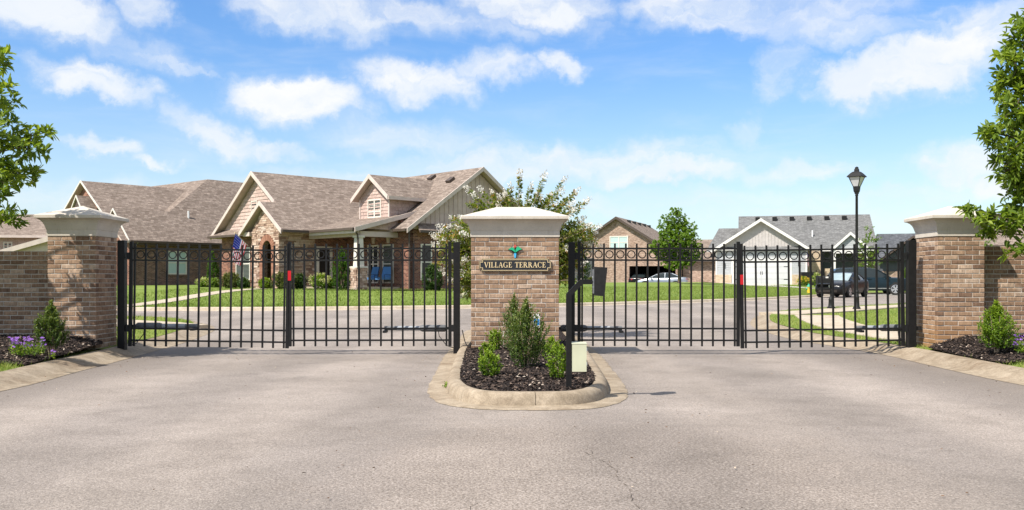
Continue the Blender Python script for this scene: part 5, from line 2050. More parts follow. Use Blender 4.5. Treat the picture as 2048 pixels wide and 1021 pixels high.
for sgn in (-1, 1):
    z = 0
    while z < AS:
        s0, s1 = sorted((AC + sgn * AR, AC + sgn * (AR + .29)))
        board(ab, en_pm, s0, s1, z, min(z + .06, AS), 0, .05); ab.r[-6:] = [rng.random()] * 6
        z += .068
stuff(ab.build('arch_bricks', M_archbrick, H1, uv=False))
al = MB(); al.box(1.6, 1.7, .3, 2.5, -.1, 3.0); al.build('entry_back_wall', M_hbrick, H1)
MB().box(1.56, 1.60, .75, 1.6, 0, 2.1).build('front_door', M_dark_in, H1, uv=False)
# roofs
rf = MB()
yc, hw_ = 3.925, 4.675
rz = EZ + WP * hw_
slab(rf, [(.6, -.75, EZ), (8.5, -.75, EZ), (8.5, yc, rz), (.6, yc, rz)])
slab(rf, [(.6, yc, rz), (8.5, yc, rz), (8.5, 8.6, EZ), (.6, 8.6, EZ)])
ez_, eh = 1.38, 2.13
erz = EZ + WP * eh
slab(rf, [(-.3, -.75, EZ), (.598, -.75, EZ), (.598, ez_, erz), (-.3, ez_, erz)])
slab(rf, [(-.3, ez_, erz), (1.1, ez_, erz), (1.1, ez_ + eh, EZ), (-.3, ez_ + eh, EZ)])
slab(rf, [(.45, 3.5, EZ), (.99, 3.5, EZ + .34), (.99, 8.6, EZ + .34), (.45, 8.6, EZ)], .08)
MP = .68
mrz = EZ + MP * 4.95
slab(rf, [(3.55, -5.8, EZ), (8.5, -5.8, mrz), (8.5, 8.6, mrz), (3.55, 8.6, EZ)])
slab(rf, [(8.5, -5.8, mrz), (13.45, -5.8, EZ), (13.45, 8.6, EZ), (8.5, 8.6, mrz)])
slab(rf, [(1.3, -4.72, EZ), (5.3, -4.72, EZ + .26 * 4.0), (5.3, 2.5, EZ + .26 * 4.0), (1.3, 2.5, EZ)])
slab(rf, [(4.2, -5.95, EZ - .05), (9.2, -5.95, EZ - .05), (9.2, -5.42, EZ + .32), (4.5, -5.42, EZ + .32)], .08)
rf_o = rf.build('roof', [M_shingle, M_soffit], H1)
# dormer
dy, dh = -2.71, 1.6
dez, drz = 4.62, 5.80
dr = MB()
slab(dr, [(3.55, dy - dh, dez), (6.1, dy - dh, dez), (7.75, dy, drz), (3.55, dy, drz)], .12)
slab(dr, [(3.55, dy, drz), (7.75, dy, drz), (6.1, dy + dh, dez), (3.55, dy + dh, dez)], .12)
dr_o = dr.build('dormer_roof', [M_shingle, M_soffit], H1)
dpm = plane_map((3.9, 0, 0), (0, 1, 0), (-1, 0, 0))
dw = MB()
wall(dw, dpm, [(-3.94, 3.4), (-1.48, 3.4), (-1.48, 4.75), (dy, 5.62), (-3.94, 4.75)], .15)
dw.box(4.05, 6.3, -3.92, -3.8, 3.4, 4.7); dw.box(4.05, 6.3, -1.62, -1.5, 3.4, 4.7)
dw.build('dormer_wall', M_shake, H1, uv=False)
shk = MB()
lap_boards(shk, [(-3.92, 3.45), (-1.5, 3.45), (-1.5, 4.72), (dy, 5.6), (-3.92, 4.72)], dpm, .17, .025, .42)
lap_boards(shk, [(3.9, 3.45), (6.3, 3.45), (6.3, 4.6), (3.9, 4.6)], plane_map((0, -3.925, 0), (1, 0, 0), (0, -1, 0)), .17, .025, .42)
# wing gable
wall(shk, fr_pm, [(-.3, EZ), (8.1, EZ), (yc, rz - .2)], .15)
lap_boards(shk, [(-.2, EZ + .1), (8.0, EZ + .1), (yc, rz - .22)], fr_pm, .19, .03, .45)
pe_pm = plane_map((0, -4.42, 0), (1, 0, 0), (0, -1, 0))
wall(shk, pe_pm, [(1.75, EZ - .02), (4.5, EZ - .02), (4.5, EZ + .62)], .08)
lap_boards(shk, [(1.75, EZ - .02), (4.5, EZ - .02), (4.5, EZ + .62)], pe_pm, .19, .02, .45)
stuff(shk.build('shake_siding', M_shake, H1, uv=False))
bb = MB()
gpoly = [(4.0, EZ + .02), (13.0, EZ + .02), (8.5, mrz - .2)]
wall(bb, ge_pm, gpoly, .15)
batten_strips(bb, gpoly, ge_pm, .30)
stuff(bb.build('board_and_batten', M_batten, H1, uv=False))
# trim: rakes, fascia
for pts in ([(.58, 1.5, EZ + WP * 2.25 + .02), (.58, yc, rz + .02)], [(.58, 8.6, EZ + .02), (.58, yc, rz + .02)],
            [(-.33, -.78, EZ + .01), (-.33, ez_, erz + .02)], [(-.33, ez_ + eh + .03, EZ + .0), (-.33, ez_, erz + .02)],
            [(3.52, dy - dh, dez + .02), (3.52, dy, drz + .02)], [(3.52, dy + dh, dez + .02), (3.52, dy, drz + .02)],
            [(3.55, -5.83, EZ + .01), (8.5, -5.83, mrz + .02)], [(13.45, -5.83, EZ + .01), (8.5, -5.83, mrz + .02)],
            [(1.28, -4.75, EZ + .02), (5.25, -4.75, EZ + .26 * 3.95 + .02)]):
    beams(H1, 'fascia_board', M_fascia, [(pts[0], pts[1], .05, .22)])
tr = MB()
beams(H1, 'fascia_board', M_fascia, [((3.55, dy - dh - .02, dez), (6.0, dy - dh - .02, dez), .05, .17), ((1.33, -4.7, EZ - .12), (1.33, -.7, EZ - .12), .05, .14)])
beams(H1, 'porch_beam', M_fascia, [((1.8, -4.4, EZ - .13), (1.8, 0, EZ - .13), .22, .26), ((1.8, -4.35, EZ - .135), (4.04, -4.35, EZ - .135), .2, .255)])
tr.box(-.15, .45, 2.75, 3.45, EZ - .2, EZ + .01)
for y0 in (-3.99, -1.5):
    tr.box(3.84, 3.9, y0, y0 + .09, 3.45, dez)
stuff(tr.build('corner_trim', M_fascia, H1, uv=False))
for p, q in (((-.3, -.82, EZ), (1.25, -.82, EZ)), ((1.24, -4.7, EZ), (1.24, -.78, EZ)), ((3.5, -5.8, EZ), (3.5, -4.75, EZ)), ((.45, 8.66, EZ), (8, 8.66, EZ)), ((.42, 3.5, EZ), (.42, 8.6, EZ)), ((4.2, -6.0, EZ - .06), (9.2, -6.0, EZ - .06))):
    beams(H1, 'gutter', M_gutter, [(p, q, .12, .12)])
MB().tube([(1.24, -4.6, EZ - .1), (1.55, -4.58, EZ - .3), (1.58, -4.56, EZ - .5), (1.58, -4.56, 0)], .045, 8).build('downspout', M_gutter, H1, uv=False)
MB().tube([(3.95, -5.48, EZ - .1), (3.95, -5.48, 0)], .045, 8).build('downspout', M_gutter, H1, uv=False)
for x, y in ((7.45, -4.45), (7.95, -2.3)):
    z = EZ + MP * (x - 3.55)
    m = MB(); m.prism([(x - .17, y - .17, z - .09), (x + .17, y - .17, z + .14), (x + .17, y + .17, z + .14), (x - .17, y + .17, z - .09)], (-.07, 0, .11)); m.build('roof_vent', M_gutter, H1, uv=False)
# windows
window(H1, fr_pm, 4.75, 6.35, .45, 2.25, 2, 2, pane=M_pane, sill=M_archbrick)
window(H1, fr_pm, 3.98, 4.62, 3.6, 4.75, 1, 2, pane=M_pane_dark, fw=.055)
window(H1, dpm, -3.27, -2.13, 3.62, 4.56, 2, 3, pane=M_pane, fw=.06, mw=.02)
window(H1, mf_pm, -2.85, -1.9, .3, 2.25, 2, 2, pane=M_pane_dark)
window(H1, mf_pm, -4.1, -3.2, .3, 2.25, 1, 2, pane=M_pane)
window(H1, ge_pm, 4.7, 5.4, .45, 2.25, 1, 2, pane=M_pane_dark)
window(H1, ge_pm, 7.6, 8.6, .45, 2.25, 1, 2, pane=M_pane_dark)
for s in (-2.4, -3.66):
    m = MB(); m.prism([mf_pm(s + a, z, 0) for a, z in ((-.09, 2.32), (.09, 2.32), (.14, 2.62), (-.14, 2.62))], (-.05, 0, 0)); m.build('keystone', M_fascia, H1, uv=False)
dpm2 = plane_map((0, 0, 0), (1, 0, 0), (0, -1, 0))
f = MB(); board(f, dpm2, 2.15, 2.3, 0, 2.2, 0, .05); board(f, dpm2, 2.3, 2.95, 2.1, 2.2, 0, .05); board(f, dpm2, 2.95, 3.1, 0, 2.2, 0, .05)
fo = f.build('door_frame', M_win_white, H1, uv=False)
f = MB(); board(f, dpm2, 2.3, 2.95, .05, 2.1, .004, .02); f.build('door', M_dark_in, fo, uv=False)
# porch
MB().box(1.5, 4.05, -4.6, 0, -.2, .12).build('porch_floor', M_walk, H1, uv=False)
cs = MB()
for pm_ in (plane_map((1.53, 0, 0), (0, 1, 0), (-1, 0, 0)),):
    stone_courses(cs, [(-4.58, 0), (-4.02, 0), (-4.02, 1.05), (-4.58, 1.05)], pm_, None, .08, .14, .12, .3)
stone_courses(cs, [(1.53, 0), (2.09, 0), (2.09, 1.05), (1.53, 1.05)], plane_map((0, -4.58, 0), (1, 0, 0), (0, -1, 0)), None, .08, .14, .12, .3)
cs.box(1.53, 2.09, -4.58, -4.02, -.2, 1.04, 0, .4)
stuff(cs.build('column_base', M_ledge, H1, uv=False))
m = MB()
m.box(1.49, 2.13, -4.62, -3.98, 1.05, 1.12)
b0, b1 = .19, .15
vs = [(1.81 + sx * b, -4.3 + sy * b, z) for b, z in ((b0, 1.12), (b1, 2.56)) for sx, sy in ((-1, -1), (1, -1), (1, 1), (-1, 1))]
m.add(vs, [(3, 2, 1, 0), (4, 5, 6, 7), (0, 1, 5, 4), (1, 2, 6, 5), (2, 3, 7, 6), (3, 0, 4, 7)])
m.box(1.60, 2.02, -4.51, -4.09, 2.5, 2.6)
m.build('porch_column', M_win_white, H1, uv=False)
# foundation bed
o, _ = fill([(-16.6, 49.6), (-12.2, 44.9), (-8.3, 42.9), (-4.8, 42.6), (-3.0, 44.5), (-8.5, 47.5), (-12.5, 47.8), (-16.5, 52.5)], lambda x, y: .655 + .03 * mnoise.noise(Vector((x, y, 2))), 'mulch_bed', M_mulch_base, step=.6)
struct(o)['label'] = 'dark planting bed along the brick house'


def h1w(a, b, z=0):
    return H1.matrix_basis @ Vector((a, b, z))


H1.matrix_basis = Matrix.Translation((-11.65, 46.25, .65)) @ Matrix.Rotation(R(44), 4, 'Z')


def chair(loc, rz, label):
    root = thing('porch_chair', label, 'chair', loc, rz, 'blue porch chairs')
    MB().box(-.28, .28, -.27, .27, .36, .47).build('seat_cushion', M_chairblue, root, uv=False)
    m = MB(); m.prism([(-.28, .22, .45), (.28, .22, .45), (.26, .36, 1.0), (-.26, .36, 1.0)], (0, .08, .0)); m.build('back_cushion', M_chairblue, root, uv=False)
    for sx in (-.29, .29):
        m = MB(); m.tube([(sx, -.28, 0), (sx, -.28, .6), (sx, .25, .6)], .015, 6); m.build('armrest', M_blackmatte, root, uv=False)
        m = MB(); m.tube([(sx, .30, 0), (sx, .26, .45), (sx, .38, 1.0)], .015, 6); m.build('leg', M_blackmatte, root, uv=False)


chair(h1w(3.2, -3.25, .12), R(-46), 'blue cushioned chair on the porch, left of the pair')
chair(h1w(3.35, -4.15, .12), R(-30), 'blue cushioned chair on the porch, nearest the brick corner')


def flag(name, label, loc, tip, base, hang, label_canton=True, w=13, n=10):
    """tip, base: ends of the hoist on the pole; hang: vector along the fly"""
    root = thing(name, label, 'flag', loc)
    tip, base, hang = Vector(tip), Vector(base), Vector(hang)
    mats = [M_flag_red, M_flag_white, M_flag_blue]
    mb = MB()
    nrm = (base - tip).cross(hang).normalized()
    P = lambda i, j: tip.lerp(base, i / w) + hang * (j / n) * (1 - .12 * (i / w)) + nrm * (.03 * math.sin(i * .9 + j * .5) * (j / n)) - (base - tip) * (.16 * (j / n) * (i / w) * (j / n))
    for i in range(w):
        for j in range(n):
            mt = 2 if (i < 7 and j < 5) else i % 2
            a = [P(i, j), P(i + 1, j), P(i + 1, j + 1), P(i, j + 1)]
            mb.add(a, [(0, 1, 2, 3)], mt)
    mb.build('cloth', mats, root, uv=False)
    st_ = MB()
    for i in range(6):
        for j in range(5):
            c = P(.6 + i * 1.1, .5 + j * .9)
            e1 = (base - tip).normalized() * .022; e2 = hang.normalized() * .022
            for sg in (1, -1):
                st_.add([c - e1 + nrm * .006 * sg, c - e2 + nrm * .006 * sg, c + e1 + nrm * .006 * sg, c + e2 + nrm * .006 * sg], [(0, 1, 2, 3)])
    st_.build('stars', M_flag_white, root, uv=False)
    d = (base - tip)
    MB().tube([tip - d * .05, base + d * .12], .014, 6).build('pole', M_win_white, root, uv=False)
    m = MB(); m.lathe([(.0, 0), (.03, .015), (.035, .03), (.03, .045), (0, .06)], tuple(tip - d * .06 - Vector((0, 0, .03))), 8); m.build('finial', M_gold, root, uv=False)
    return root


fd_ = 45.2
t_, b_ = px3(471, 467, fd_), px3(493, 489, fd_ + .6)
flag('national_flag', 'american flag hanging from a slanted pole beside the stone arch', tuple(b_), t_ - b_, Vector((0, 0, 0)), px3(463, 520, fd_) - px3(472, 470, fd_) + Vector((-.05, 0, -.1)))

# ---- brown house on the left
H2 = thing('brick_house', 'dark brick house with steep brown hip roof at the left', 'house', (-21.86, 53, .5), R(50), 'houses across the street')
E2 = 2.89
w2 = MB()
s2 = plane_map((0, .35, 0), (1, 0, 0), (0, -1, 0))
wall(w2, s2, [(.3, -.4), (14, -.4), (14, E2), (.3, E2)])
w2.box(13.8, 14, .35, 9, -.4, E2)
w2.build('brick_walls', M_hbrick_d, H2)
f2 = plane_map((.3, 0, 0), (0, 1, 0), (-1, 0, 0))
g2m = MB()
wall(g2m, f2, [(.36, -.4), (3.6, -.4), (3.6, E2 + .2), (1.92, E2 + 1.75), (.36, E2 + .2)])
wall(g2m, plane_map((-.2, 0, 0), (0, 1, 0), (-1, 0, 0)), [(3.6, -.4), (9.8, -.4), (9.8, E2 + .1), (5, E2 + 3.55), (3.6, E2 + 2.5)])
g2m.build('gable_wall', M_hbrick, H2)
r2 = MB()
slab(r2, [(-.05, 0, E2), (6, 0, E2), (6, 1.92, E2 + 1.92), (-.05, 1.92, E2 + 1.92)])
slab(r2, [(-.05, 1.92, E2 + 1.92), (6, 1.92, E2 + 1.92), (6, 3.84, E2), (-.05, 3.84, E2)])
slab(r2, [(-.5, .001, E2 - .02), (8.5, .001, E2 - .02), (8.5, 5, E2 + 3.72), (-.5, 5, E2 + 3.72)])
slab(r2, [(-.5, 5, E2 + 3.72), (8.5, 5, E2 + 3.72), (8.5, 10, E2), (-.5, 10, E2)])
ax_, ay, az_ = 7.7, 4.45, E2 + 4.45
slab(r2, [(.3, 0, E2 + .012), (14.4, 0, E2 + .012), (14.4 - 4.45 + 2.2, ay, az_), (ax_, ay, az_)])
slab(r2, [(.3, 0, E2 + .012), (ax_, ay, az_), (ax_, 12, az_), (.3, 12, E2)])
slab(r2, [(ax_, ay, az_), (12.15, ay, az_), (12.15, 12, az_), (ax_, 12, az_)])
# small front gables
slab(r2, [(-1.1, 3.6, E2 + 1.9), (.4, 3.6, E2 + 1.9), (.4, 4.3, E2 + 2.75), (-1.1, 4.3, E2 + 2.75)], .08)
slab(r2, [(-1.1, 4.3, E2 + 2.75), (.4, 4.3, E2 + 2.75), (.4, 5.0, E2 + 1.9), (-1.1, 5.0, E2 + 1.9)], .08)
r2.build('roof', [M_shingle, M_soffit], H2)
for p, q in (((-.08, 0, E2 + .02), (-.08, 1.92, E2 + 1.94)), ((-.08, 3.84, E2 + .02), (-.08, 1.92, E2 + 1.94)), ((-.53, 2.2, E2 + 1.64), (-.53, 5, E2 + 3.74)), ((-.53, 10, E2 + .02), (-.53, 5, E2 + 3.74)),
             ((-1.13, 3.6, E2 + 1.92), (-1.13, 4.3, E2 + 2.77)), ((-1.13, 5, E2 + 1.92), (-1.13, 4.3, E2 + 2.77))):
    beams(H2, 'rake_board', M_win_white, [(p, q, .05, .12)])
m = MB(); wall(m, plane_map((-1.05, 0, 0), (0, 1, 0), (-1, 0, 0)), [(3.75, E2 + 1.9), (4.85, E2 + 1.9), (4.3, E2 + 2.6)], .1); m.build('gable_louvre', M_gutter, H2, uv=False)
m = MB(); m.beam((-.05, -.07, E2), (14.4, -.07, E2), .13, .13); m.build('gutter', M_gutter, H2, uv=False)
m = MB(); m.beam((0, -.005, E2 - .13), (14, -.005, E2 - .13), .03, .12); m.build('fascia', M_gutter, H2, uv=False)
MB().tube([(.42, -.05, E2 - .1), (.42, .28, E2 - .35), (.42, .28, 0)], .045, 8).build('downspout', M_grey_tube, H2, uv=False)
window(H2, s2, 2.45, 3.72, .95, 2.35, 2, 2, pane=M_pane_teal, sill=M_hbrick_d, mw=.02)
m = MB(); zz = E2 + 1.6; m.tube([(4.6, 1.6, zz - .2), (4.6, 1.6, zz + .42)], .06, 8); m.build('vent_pipe', M_pvc, H2, uv=False)

# ---- brick house with open garage behind the maple
H3 = thing('brick_house', 'tan brick gabled house with a wide open garage', 'house', (11.5, 91.5, .3), R(-21), 'houses across the street')
E3, P3, c3 = 3.55, 7.1, -1.15
f3 = plane_map((0, 0, 0), (1, 0, 0), (0, -1, 0))
w3 = MB()
L3, R3 = c3 - 5.4, c3 + 5.6
wall(w3, f3, [(L3, -.6), (.1, -.6), (.1, 2.2), (5.0, 2.2), (5.0, -.6), (R3 + .8, -.6), (R3 + .8, 3.0), (R3, E3), (c3, P3 - .2), (L3, E3)], .25)
w3.box(L3, L3 + .2, .25, 10, -.6, E3); w3.box(R3 + .2, R3 + .4, .25, 10, -.6, E3 - .4)
w3.box(R3 + .8, R3 + 6.5, .9, 1.1, -.6, 2.75)
w3.box(R3 + 6.3, R3 + 6.5, 1.1, 9, -.6, 2.75)
w3.build('brick_walls', M_hbrick_t, H3)
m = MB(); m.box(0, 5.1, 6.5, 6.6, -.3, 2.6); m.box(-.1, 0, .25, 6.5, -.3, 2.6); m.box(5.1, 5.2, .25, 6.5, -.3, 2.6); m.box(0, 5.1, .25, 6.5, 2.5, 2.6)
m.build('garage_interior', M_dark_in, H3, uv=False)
r3 = MB()
dR = .42
slab(r3, [(L3 - .5, -.4, E3 - .3), (c3, -.4, P3), (c3, 13, P3), (L3 - .5, 13, E3 - .3)])
slab(r3, [(c3, -.4, P3), (R3 + .9, -.4, E3 - .55), (R3 + .9, 13, E3 - .55), (c3, 13, P3)])
slab(r3, [(R3 - .5, .4, 2.7), (R3 + 7, .4, 2.7), (R3 + 5.5, 4.5, 4.9), (R3 - 1, 4.5, 4.9)])
slab(r3, [(R3 - 1, 4.5, 4.9), (R3 + 5.5, 4.5, 4.9), (R3 + 7, 9, 2.7), (R3 - .5, 9, 2.7)])
r3.build('roof', [M_shingle, M_gutter], H3)
beams(H3, 'rake_board', M_gutter, [((L3 - .5, -.43, E3 - .28), (c3, -.43, P3 + .02), .05, .26), ((R3 + .9, -.43, E3 - .53), (c3, -.43, P3 + .02), .05, .26), ((R3 - .3, .35, 2.7), (R3 + 7, .35, 2.7), .1, .14)])
for k in range(5):
    m = MB(); yv = 2 + k * 2.3; m.box(c3 + .5, c3 + .85, yv, yv + .4, P3 - .6, P3 - .22); m.build('roof_vent', M_blackmatte, H3, uv=False)
window(H3, f3, c3 - .75, c3 + 1.15, 3.9, 5.2, 2, 2, pane=M_pane_teal, fw=.1)
window(H3, plane_map((0, .9, 0), (1, 0, 0), (0, -1, 0)), R3 + 4.4, R3 + 5.1, .8, 2.2, 1, 2, pane=M_pane_dark)

# ---- pale house with white garage door
H4 = thing('garage_house', 'pale sided house with grey roof and white double garage door', 'house', (22.6, 84, .66), R(-14), 'houses across the street')
f4 = plane_map((0, 0, 0), (1, 0, 0), (0, -1, 0))
w4 = MB()
wall(w4, f4, [(-3.95, -.4), (-2.4, -.4), (-2.4, 2.2), (2.5, 2.2), (2.5, -.4), (3.95, -.4), (3.95, 3.3), (-3.95, 3.3)], .15)
w4.box(-3.95, -3.8, .15, 8, -.4, 3.3)
lap_boards(w4, [(-3.9, .95), (-2.62, .95), (-2.62, 3.2), (-3.9, 3.2)], f4, .17)
lap_boards(w4, [(2.72, .95), (3.9, .95), (3.9, 3.2), (2.72, 3.2)], f4, .17)
lap_boards(w4, [(-2.62, 2.42), (2.72, 2.42), (2.72, 3.2), (-2.62, 3.2)], f4, .17)
stuff(w4.build('lap_siding', M_bluesiding, H4, uv=False))
for bx in ((-4.02, -2.6, -.12, -.001, -.4, .95), (2.7, 4.02, -.12, -.001, -.4, .95)):
    MB().box(*bx).build('brick_base', M_hbrick_b, H4)
for bx in ((4.15, 5.3, 1.2, 1.5, -.4, 3.3), (5.6, 6.0, .6, 1.0, -.4, 1.5)):
    MB().box(*bx).build('brick_pier', M_hbrick_b, H4)
MB().box(8.6, 10.1, 2.2, 2.5, -.4, 3.2).build('brick_wall_panel', M_hbrick_b, H4)
m = MB(); m.box(3.8, 3.95, .15, 2.6, -.4, 3.3); m.box(4, 10.0, 2.6, 2.8, -.4, 3.3); m.build('recessed_wall', M_slate, H4, uv=False)
g4 = MB()
gp4 = [(-4.0, 3.3), (4.0, 3.3), (0, 5.88)]
wall(g4, f4, gp4, .15); batten_strips(g4, gp4, f4, .28, .05, .03)
stuff(g4.build('board_and_batten', M_wbatten, H4, uv=False))
r4 = MB()
slab(r4, [(-4.35, -.45, 3.2), (0, -.45, 6.02), (0, 7, 6.02), (-4.35, 7, 3.2)])
slab(r4, [(0, -.45, 6.02), (4.35, -.45, 3.2), (4.35, 7, 3.2), (0, 7, 6.02)])
slab(r4, [(-2.0, 1.2, 3.2), (10.2, 1.2, 3.2), (10.2, 7.2, 6.75), (-2.0, 7.2, 6.75)])
slab(r4, [(-2.0, 7.2, 6.75), (10.2, 7.2, 6.75), (10.2, 13.2, 3.2), (-2.0, 13.2, 3.2)])
slab(r4, [(-5.0, 4.2, 3.3), (-1.9, 4.2, 3.3), (-1.9, 7.5, 5.6), (-3.9, 7.5, 5.6)])
slab(r4, [(6.1, .5, 3.25), (7.75, .5, 4.75), (7.75, 4.6, 4.75), (6.1, 2, 3.25)])
slab(r4, [(7.75, .5, 4.75), (9.4, .5, 3.25), (9.4, 2, 3.25), (7.75, 4.6, 4.75)])
slab(r4, [(-4.1, -.35, 3.22), (4.1, -.35, 3.22), (4.1, .0, 3.5), (-4.1, .0, 3.5)], .05)
r4.build('roof', [M_shingle_g, M_white], H4)
sg = MB(); sgp = [(6.4, 3.2), (9.1, 3.2), (7.75, 4.5)]
sp_ = plane_map((0, .75, 0), (1, 0, 0), (0, -1, 0))
wall(sg, sp_, sgp, .1); lap_boards(sg, sgp, sp_, .17)
stuff(sg.build('porch_gable_siding', M_bluesiding, H4, uv=False))
for p, q in (((-4.35, -.48, 3.22), (0, -.48, 6.05)), ((4.35, -.48, 3.22), (0, -.48, 6.05)), ((6.1, .47, 3.27), (7.75, .47, 4.78)), ((9.4, .47, 3.27), (7.75, .47, 4.78))):
    beams(H4, 'rake_board', M_white, [(p, q, .06, .28)])
t4 = MB()
board(t4, f4, -2.6, -2.4, 0, 2.42, 0, .04); board(t4, f4, 2.5, 2.7, 0, 2.42, 0, .04); board(t4, f4, -2.4, 2.5, 2.2, 2.42, 0, .04)
board(t4, f4, -4.02, -3.88, .95, 3.2, 0, .04); board(t4, f4, 3.88, 4.02, .95, 3.2, 0, .04)
t4.box(6.15, 9.35, .55, .75, 2.85, 3.2); t4.box(6.3, 6.5, .6, .8, 0, 2.85); t4.box(9.0, 9.2, .6, .8, 0, 2.85)
stuff(t4.build('trim_boards', M_white, H4, uv=False))
gd = MB(); board(gd, f4, -2.39, 2.49, 0, 2.19, -.14, -.10)
go = gd.build('garage_door', M_garage_white, H4, uv=False)
for k in range(4):
    for c in range(2):
        m = MB(); s0 = -2.38 + c * 2.44
        board(m, f4, s0, s0 + 2.42, .02 + k * .545, .545 * (k + 1) - .01, -.10, -.075)
        m.build('panel', M_garage_white, go, uv=False)
m = MB()
for s in (-.03, .13):
    board(m, f4, s - .02, s + .02, .95, 1.25, -.075, -.05)
for s0, s1 in ((-2.35, -1.9), (2.0, 2.45)):
    for z in (.5, 1.65):
        board(m, f4, s0, s1, z, z + .05, -.075, -.055)
m.build('door_hardware', M_blackmatte, go, uv=False)
for s in (-3.25, 3.3):
    m = MB(); board(m, f4, s - .07, s + .07, 1.7, 2.1, .02, .16); m.build('wall_lantern', M_blackmatte, H4, uv=False)
for k in range(6):
    m = MB(); x = -.4 + k * 1.6; m.box(x, x + .42, 6.2, 6.6, 6.2, 6.58); m.build('roof_vent', M_blackmatte, H4, uv=False)
m = MB(); m.tube([(4.7, 3.4, 4.2), (4.7, 3.4, 5.1)], .07, 8); m.build('vent_pipe', M_pvc, H4, uv=False)
MB().box(4.6, 5.2, 2.52, 2.59, 0, 2.2).build('front_door', M_dark_in, H4, uv=False)

# ---- dark grey house at the right
H5 = thing('grey_house', 'dark grey house behind the sport utility car', 'house', (33.2, 78, .5), R(-18), 'houses across the street')
f5 = plane_map((0, 0, 0), (1, 0, 0), (0, -1, 0))
w5 = MB()
wall(w5, f5, [(-2, -.4), (7, -.4), (7, 2.5), (-2, 2.5)], .2); w5.box(-2, -1.8, .2, 9, -.4, 2.5)
lap_boards(w5, [(-2, 1.4), (7, 1.4), (7, 2.5), (-2, 2.5)], f5, .17)
lap_boards(w5, [(-1.7, 2.4), (2.7, 2.4), (.5, 4.0)], plane_map((0, -.6, 0), (1, 0, 0), (0, -1, 0)), .17)
wall(w5, plane_map((0, -.58, 0), (1, 0, 0), (0, -1, 0)), [(-1.7, 2.4), (2.7, 2.4), (.5, 4.0)], .1)
stuff(w5.build('dark_siding', M_slate, H5, uv=False))
m = MB(); m.box(-2.05, 7.05, -.1, -.001, -.4, 1.35); m.build('brick_base', M_hbrick_t, H5)
r5 = MB()
slab(r5, [(-2.4, -.5, 2.4), (8, -.5, 2.4), (8, 4.5, 4.75), (-2.0, 4.5, 4.75)])
slab(r5, [(-2.0, 4.5, 4.75), (8, 4.5, 4.75), (8, 9, 2.4), (-2.4, 9, 2.4)])
slab(r5, [(-2.1, -1.0, 2.35), (.5, -1.0, 4.3), (.5, 4, 4.3), (-2.1, 1, 2.35)])
slab(r5, [(.5, -1.0, 4.3), (3.1, -1.0, 2.35), (3.1, 1, 2.35), (.5, 4, 4.3)])
r5.build('roof', [M_shingle_d, M_slate], H5)
beams(H5, 'rake_board', M_gutter, [((-2.1, -1.03, 2.37), (.5, -1.03, 4.33), .06, .2), ((3.1, -1.03, 2.37), (.5, -1.03, 4.33), .06, .2)])
window(H5, plane_map((0, -.62, 0), (1, 0, 0), (0, -1, 0)), .1, .9, 2.55, 3.25, 1, 1, pane=M_pane)
MB().box(2.2, 4.0, -.14, -.101, 0, 1.3).build('entry_shade_panel', M_dark_in, H5, uv=False)  # flat dark panel on the wall stands in for a shaded entry

# ---- glimpses behind the left and right brick walls
H6 = thing('pink_sided_house', 'beige pink sided house showing above the left brick wall', 'house', (-32.5, 60, .4), R(8), 'houses across the street')
f6 = plane_map((0, 0, 0), (1, 0, 0), (0, -1, 0))
w6 = MB(); wall(w6, f6, [(-8, -.4), (4.2, -.4), (4.2, 3.6), (-8, 3.6)], .2); w6.box(4, 4.2, .2, 8, -.4, 3.6)
lap_boards(w6, [(-8, .4), (4.2, .4), (4.2, 3.6), (-8, 3.6)], f6, .19, .03, .6)
stuff(w6.build('shake_siding', M_shake, H6, uv=False))
r6 = MB()
slab(r6, [(-9, -.6, 3.6), (4.8, -.6, 3.6), (2.6, 3.2, 5.2), (-9, 3.2, 5.2)]); slab(r6, [(4.8, -.6, 3.6), (4.8, 7.5, 3.6), (2.6, 3.2, 5.2)])
slab(r6, [(-.8, -4.5, 1.9), (4.6, -4.5, 3.55), (4.6, .1, 3.55), (-.8, .1, 1.9)])
slab(r6, [(4.6, -4.5, 3.55), (9.5, -4.5, 1.9), (9.5, .1, 1.9), (4.6, .1, 3.55)])
r6.build('roof', [M_shingle, M_soffit], H6)
beams(H6, 'rake_board', M_fascia, [((-.9, -4.55, 1.92), (4.6, -4.55, 3.6), .06, .3), ((9.6, -4.55, 1.92), (4.6, -4.55, 3.6), .06, .3), ((-9, -.64, 3.6), (4.8, -.64, 3.6), .1, .16)])
m = MB(); wall(m, plane_map((0, -4.2, 0), (1, 0, 0), (0, -1, 0)), [(-.6, -.4), (9.2, -.4), (9.2, 1.9), (4.6, 3.4), (-.6, 1.9)], .2); m.build('front_wall', M_fascia, H6, uv=False)
window(H6, f6, -.45, .1, 2.35, 3.2, 2, 2, pane=M_pane)
window(H6, f6, -1.6, -1.05, 2.35, 3.2, 2, 2, pane=M_pane)
H7 = thing('brick_house', 'low brick house with brown roof glimpsed above the right brick wall', 'house', (33.5, 58, .4), R(-10), 'houses across the street')
f7 = plane_map((0, 0, 0), (1, 0, 0), (0, -1, 0))
w7 = MB(); wall(w7, f7, [(-3, -.4), (9, -.4), (9, 2.9), (-3, 2.9)], .2); w7.box(-3, -2.8, .2, 7, -.4, 2.9); w7.build('brick_walls', M_hbrick, H7)
r7 = MB(); slab(r7, [(-3.5, -.5, 2.9), (9.5, -.5, 2.9), (9.5, 3.5, 4.9), (-1.2, 3.5, 4.9)]); slab(r7, [(-3.5, -.5, 2.9), (-1.2, 3.5, 4.9), (-3.5, 7.5, 2.9)]); slab(r7, [(-1.2, 3.5, 4.9), (9.5, 3.5, 4.9), (9.5, 7.5, 2.9), (-3.5, 7.5, 2.9)])
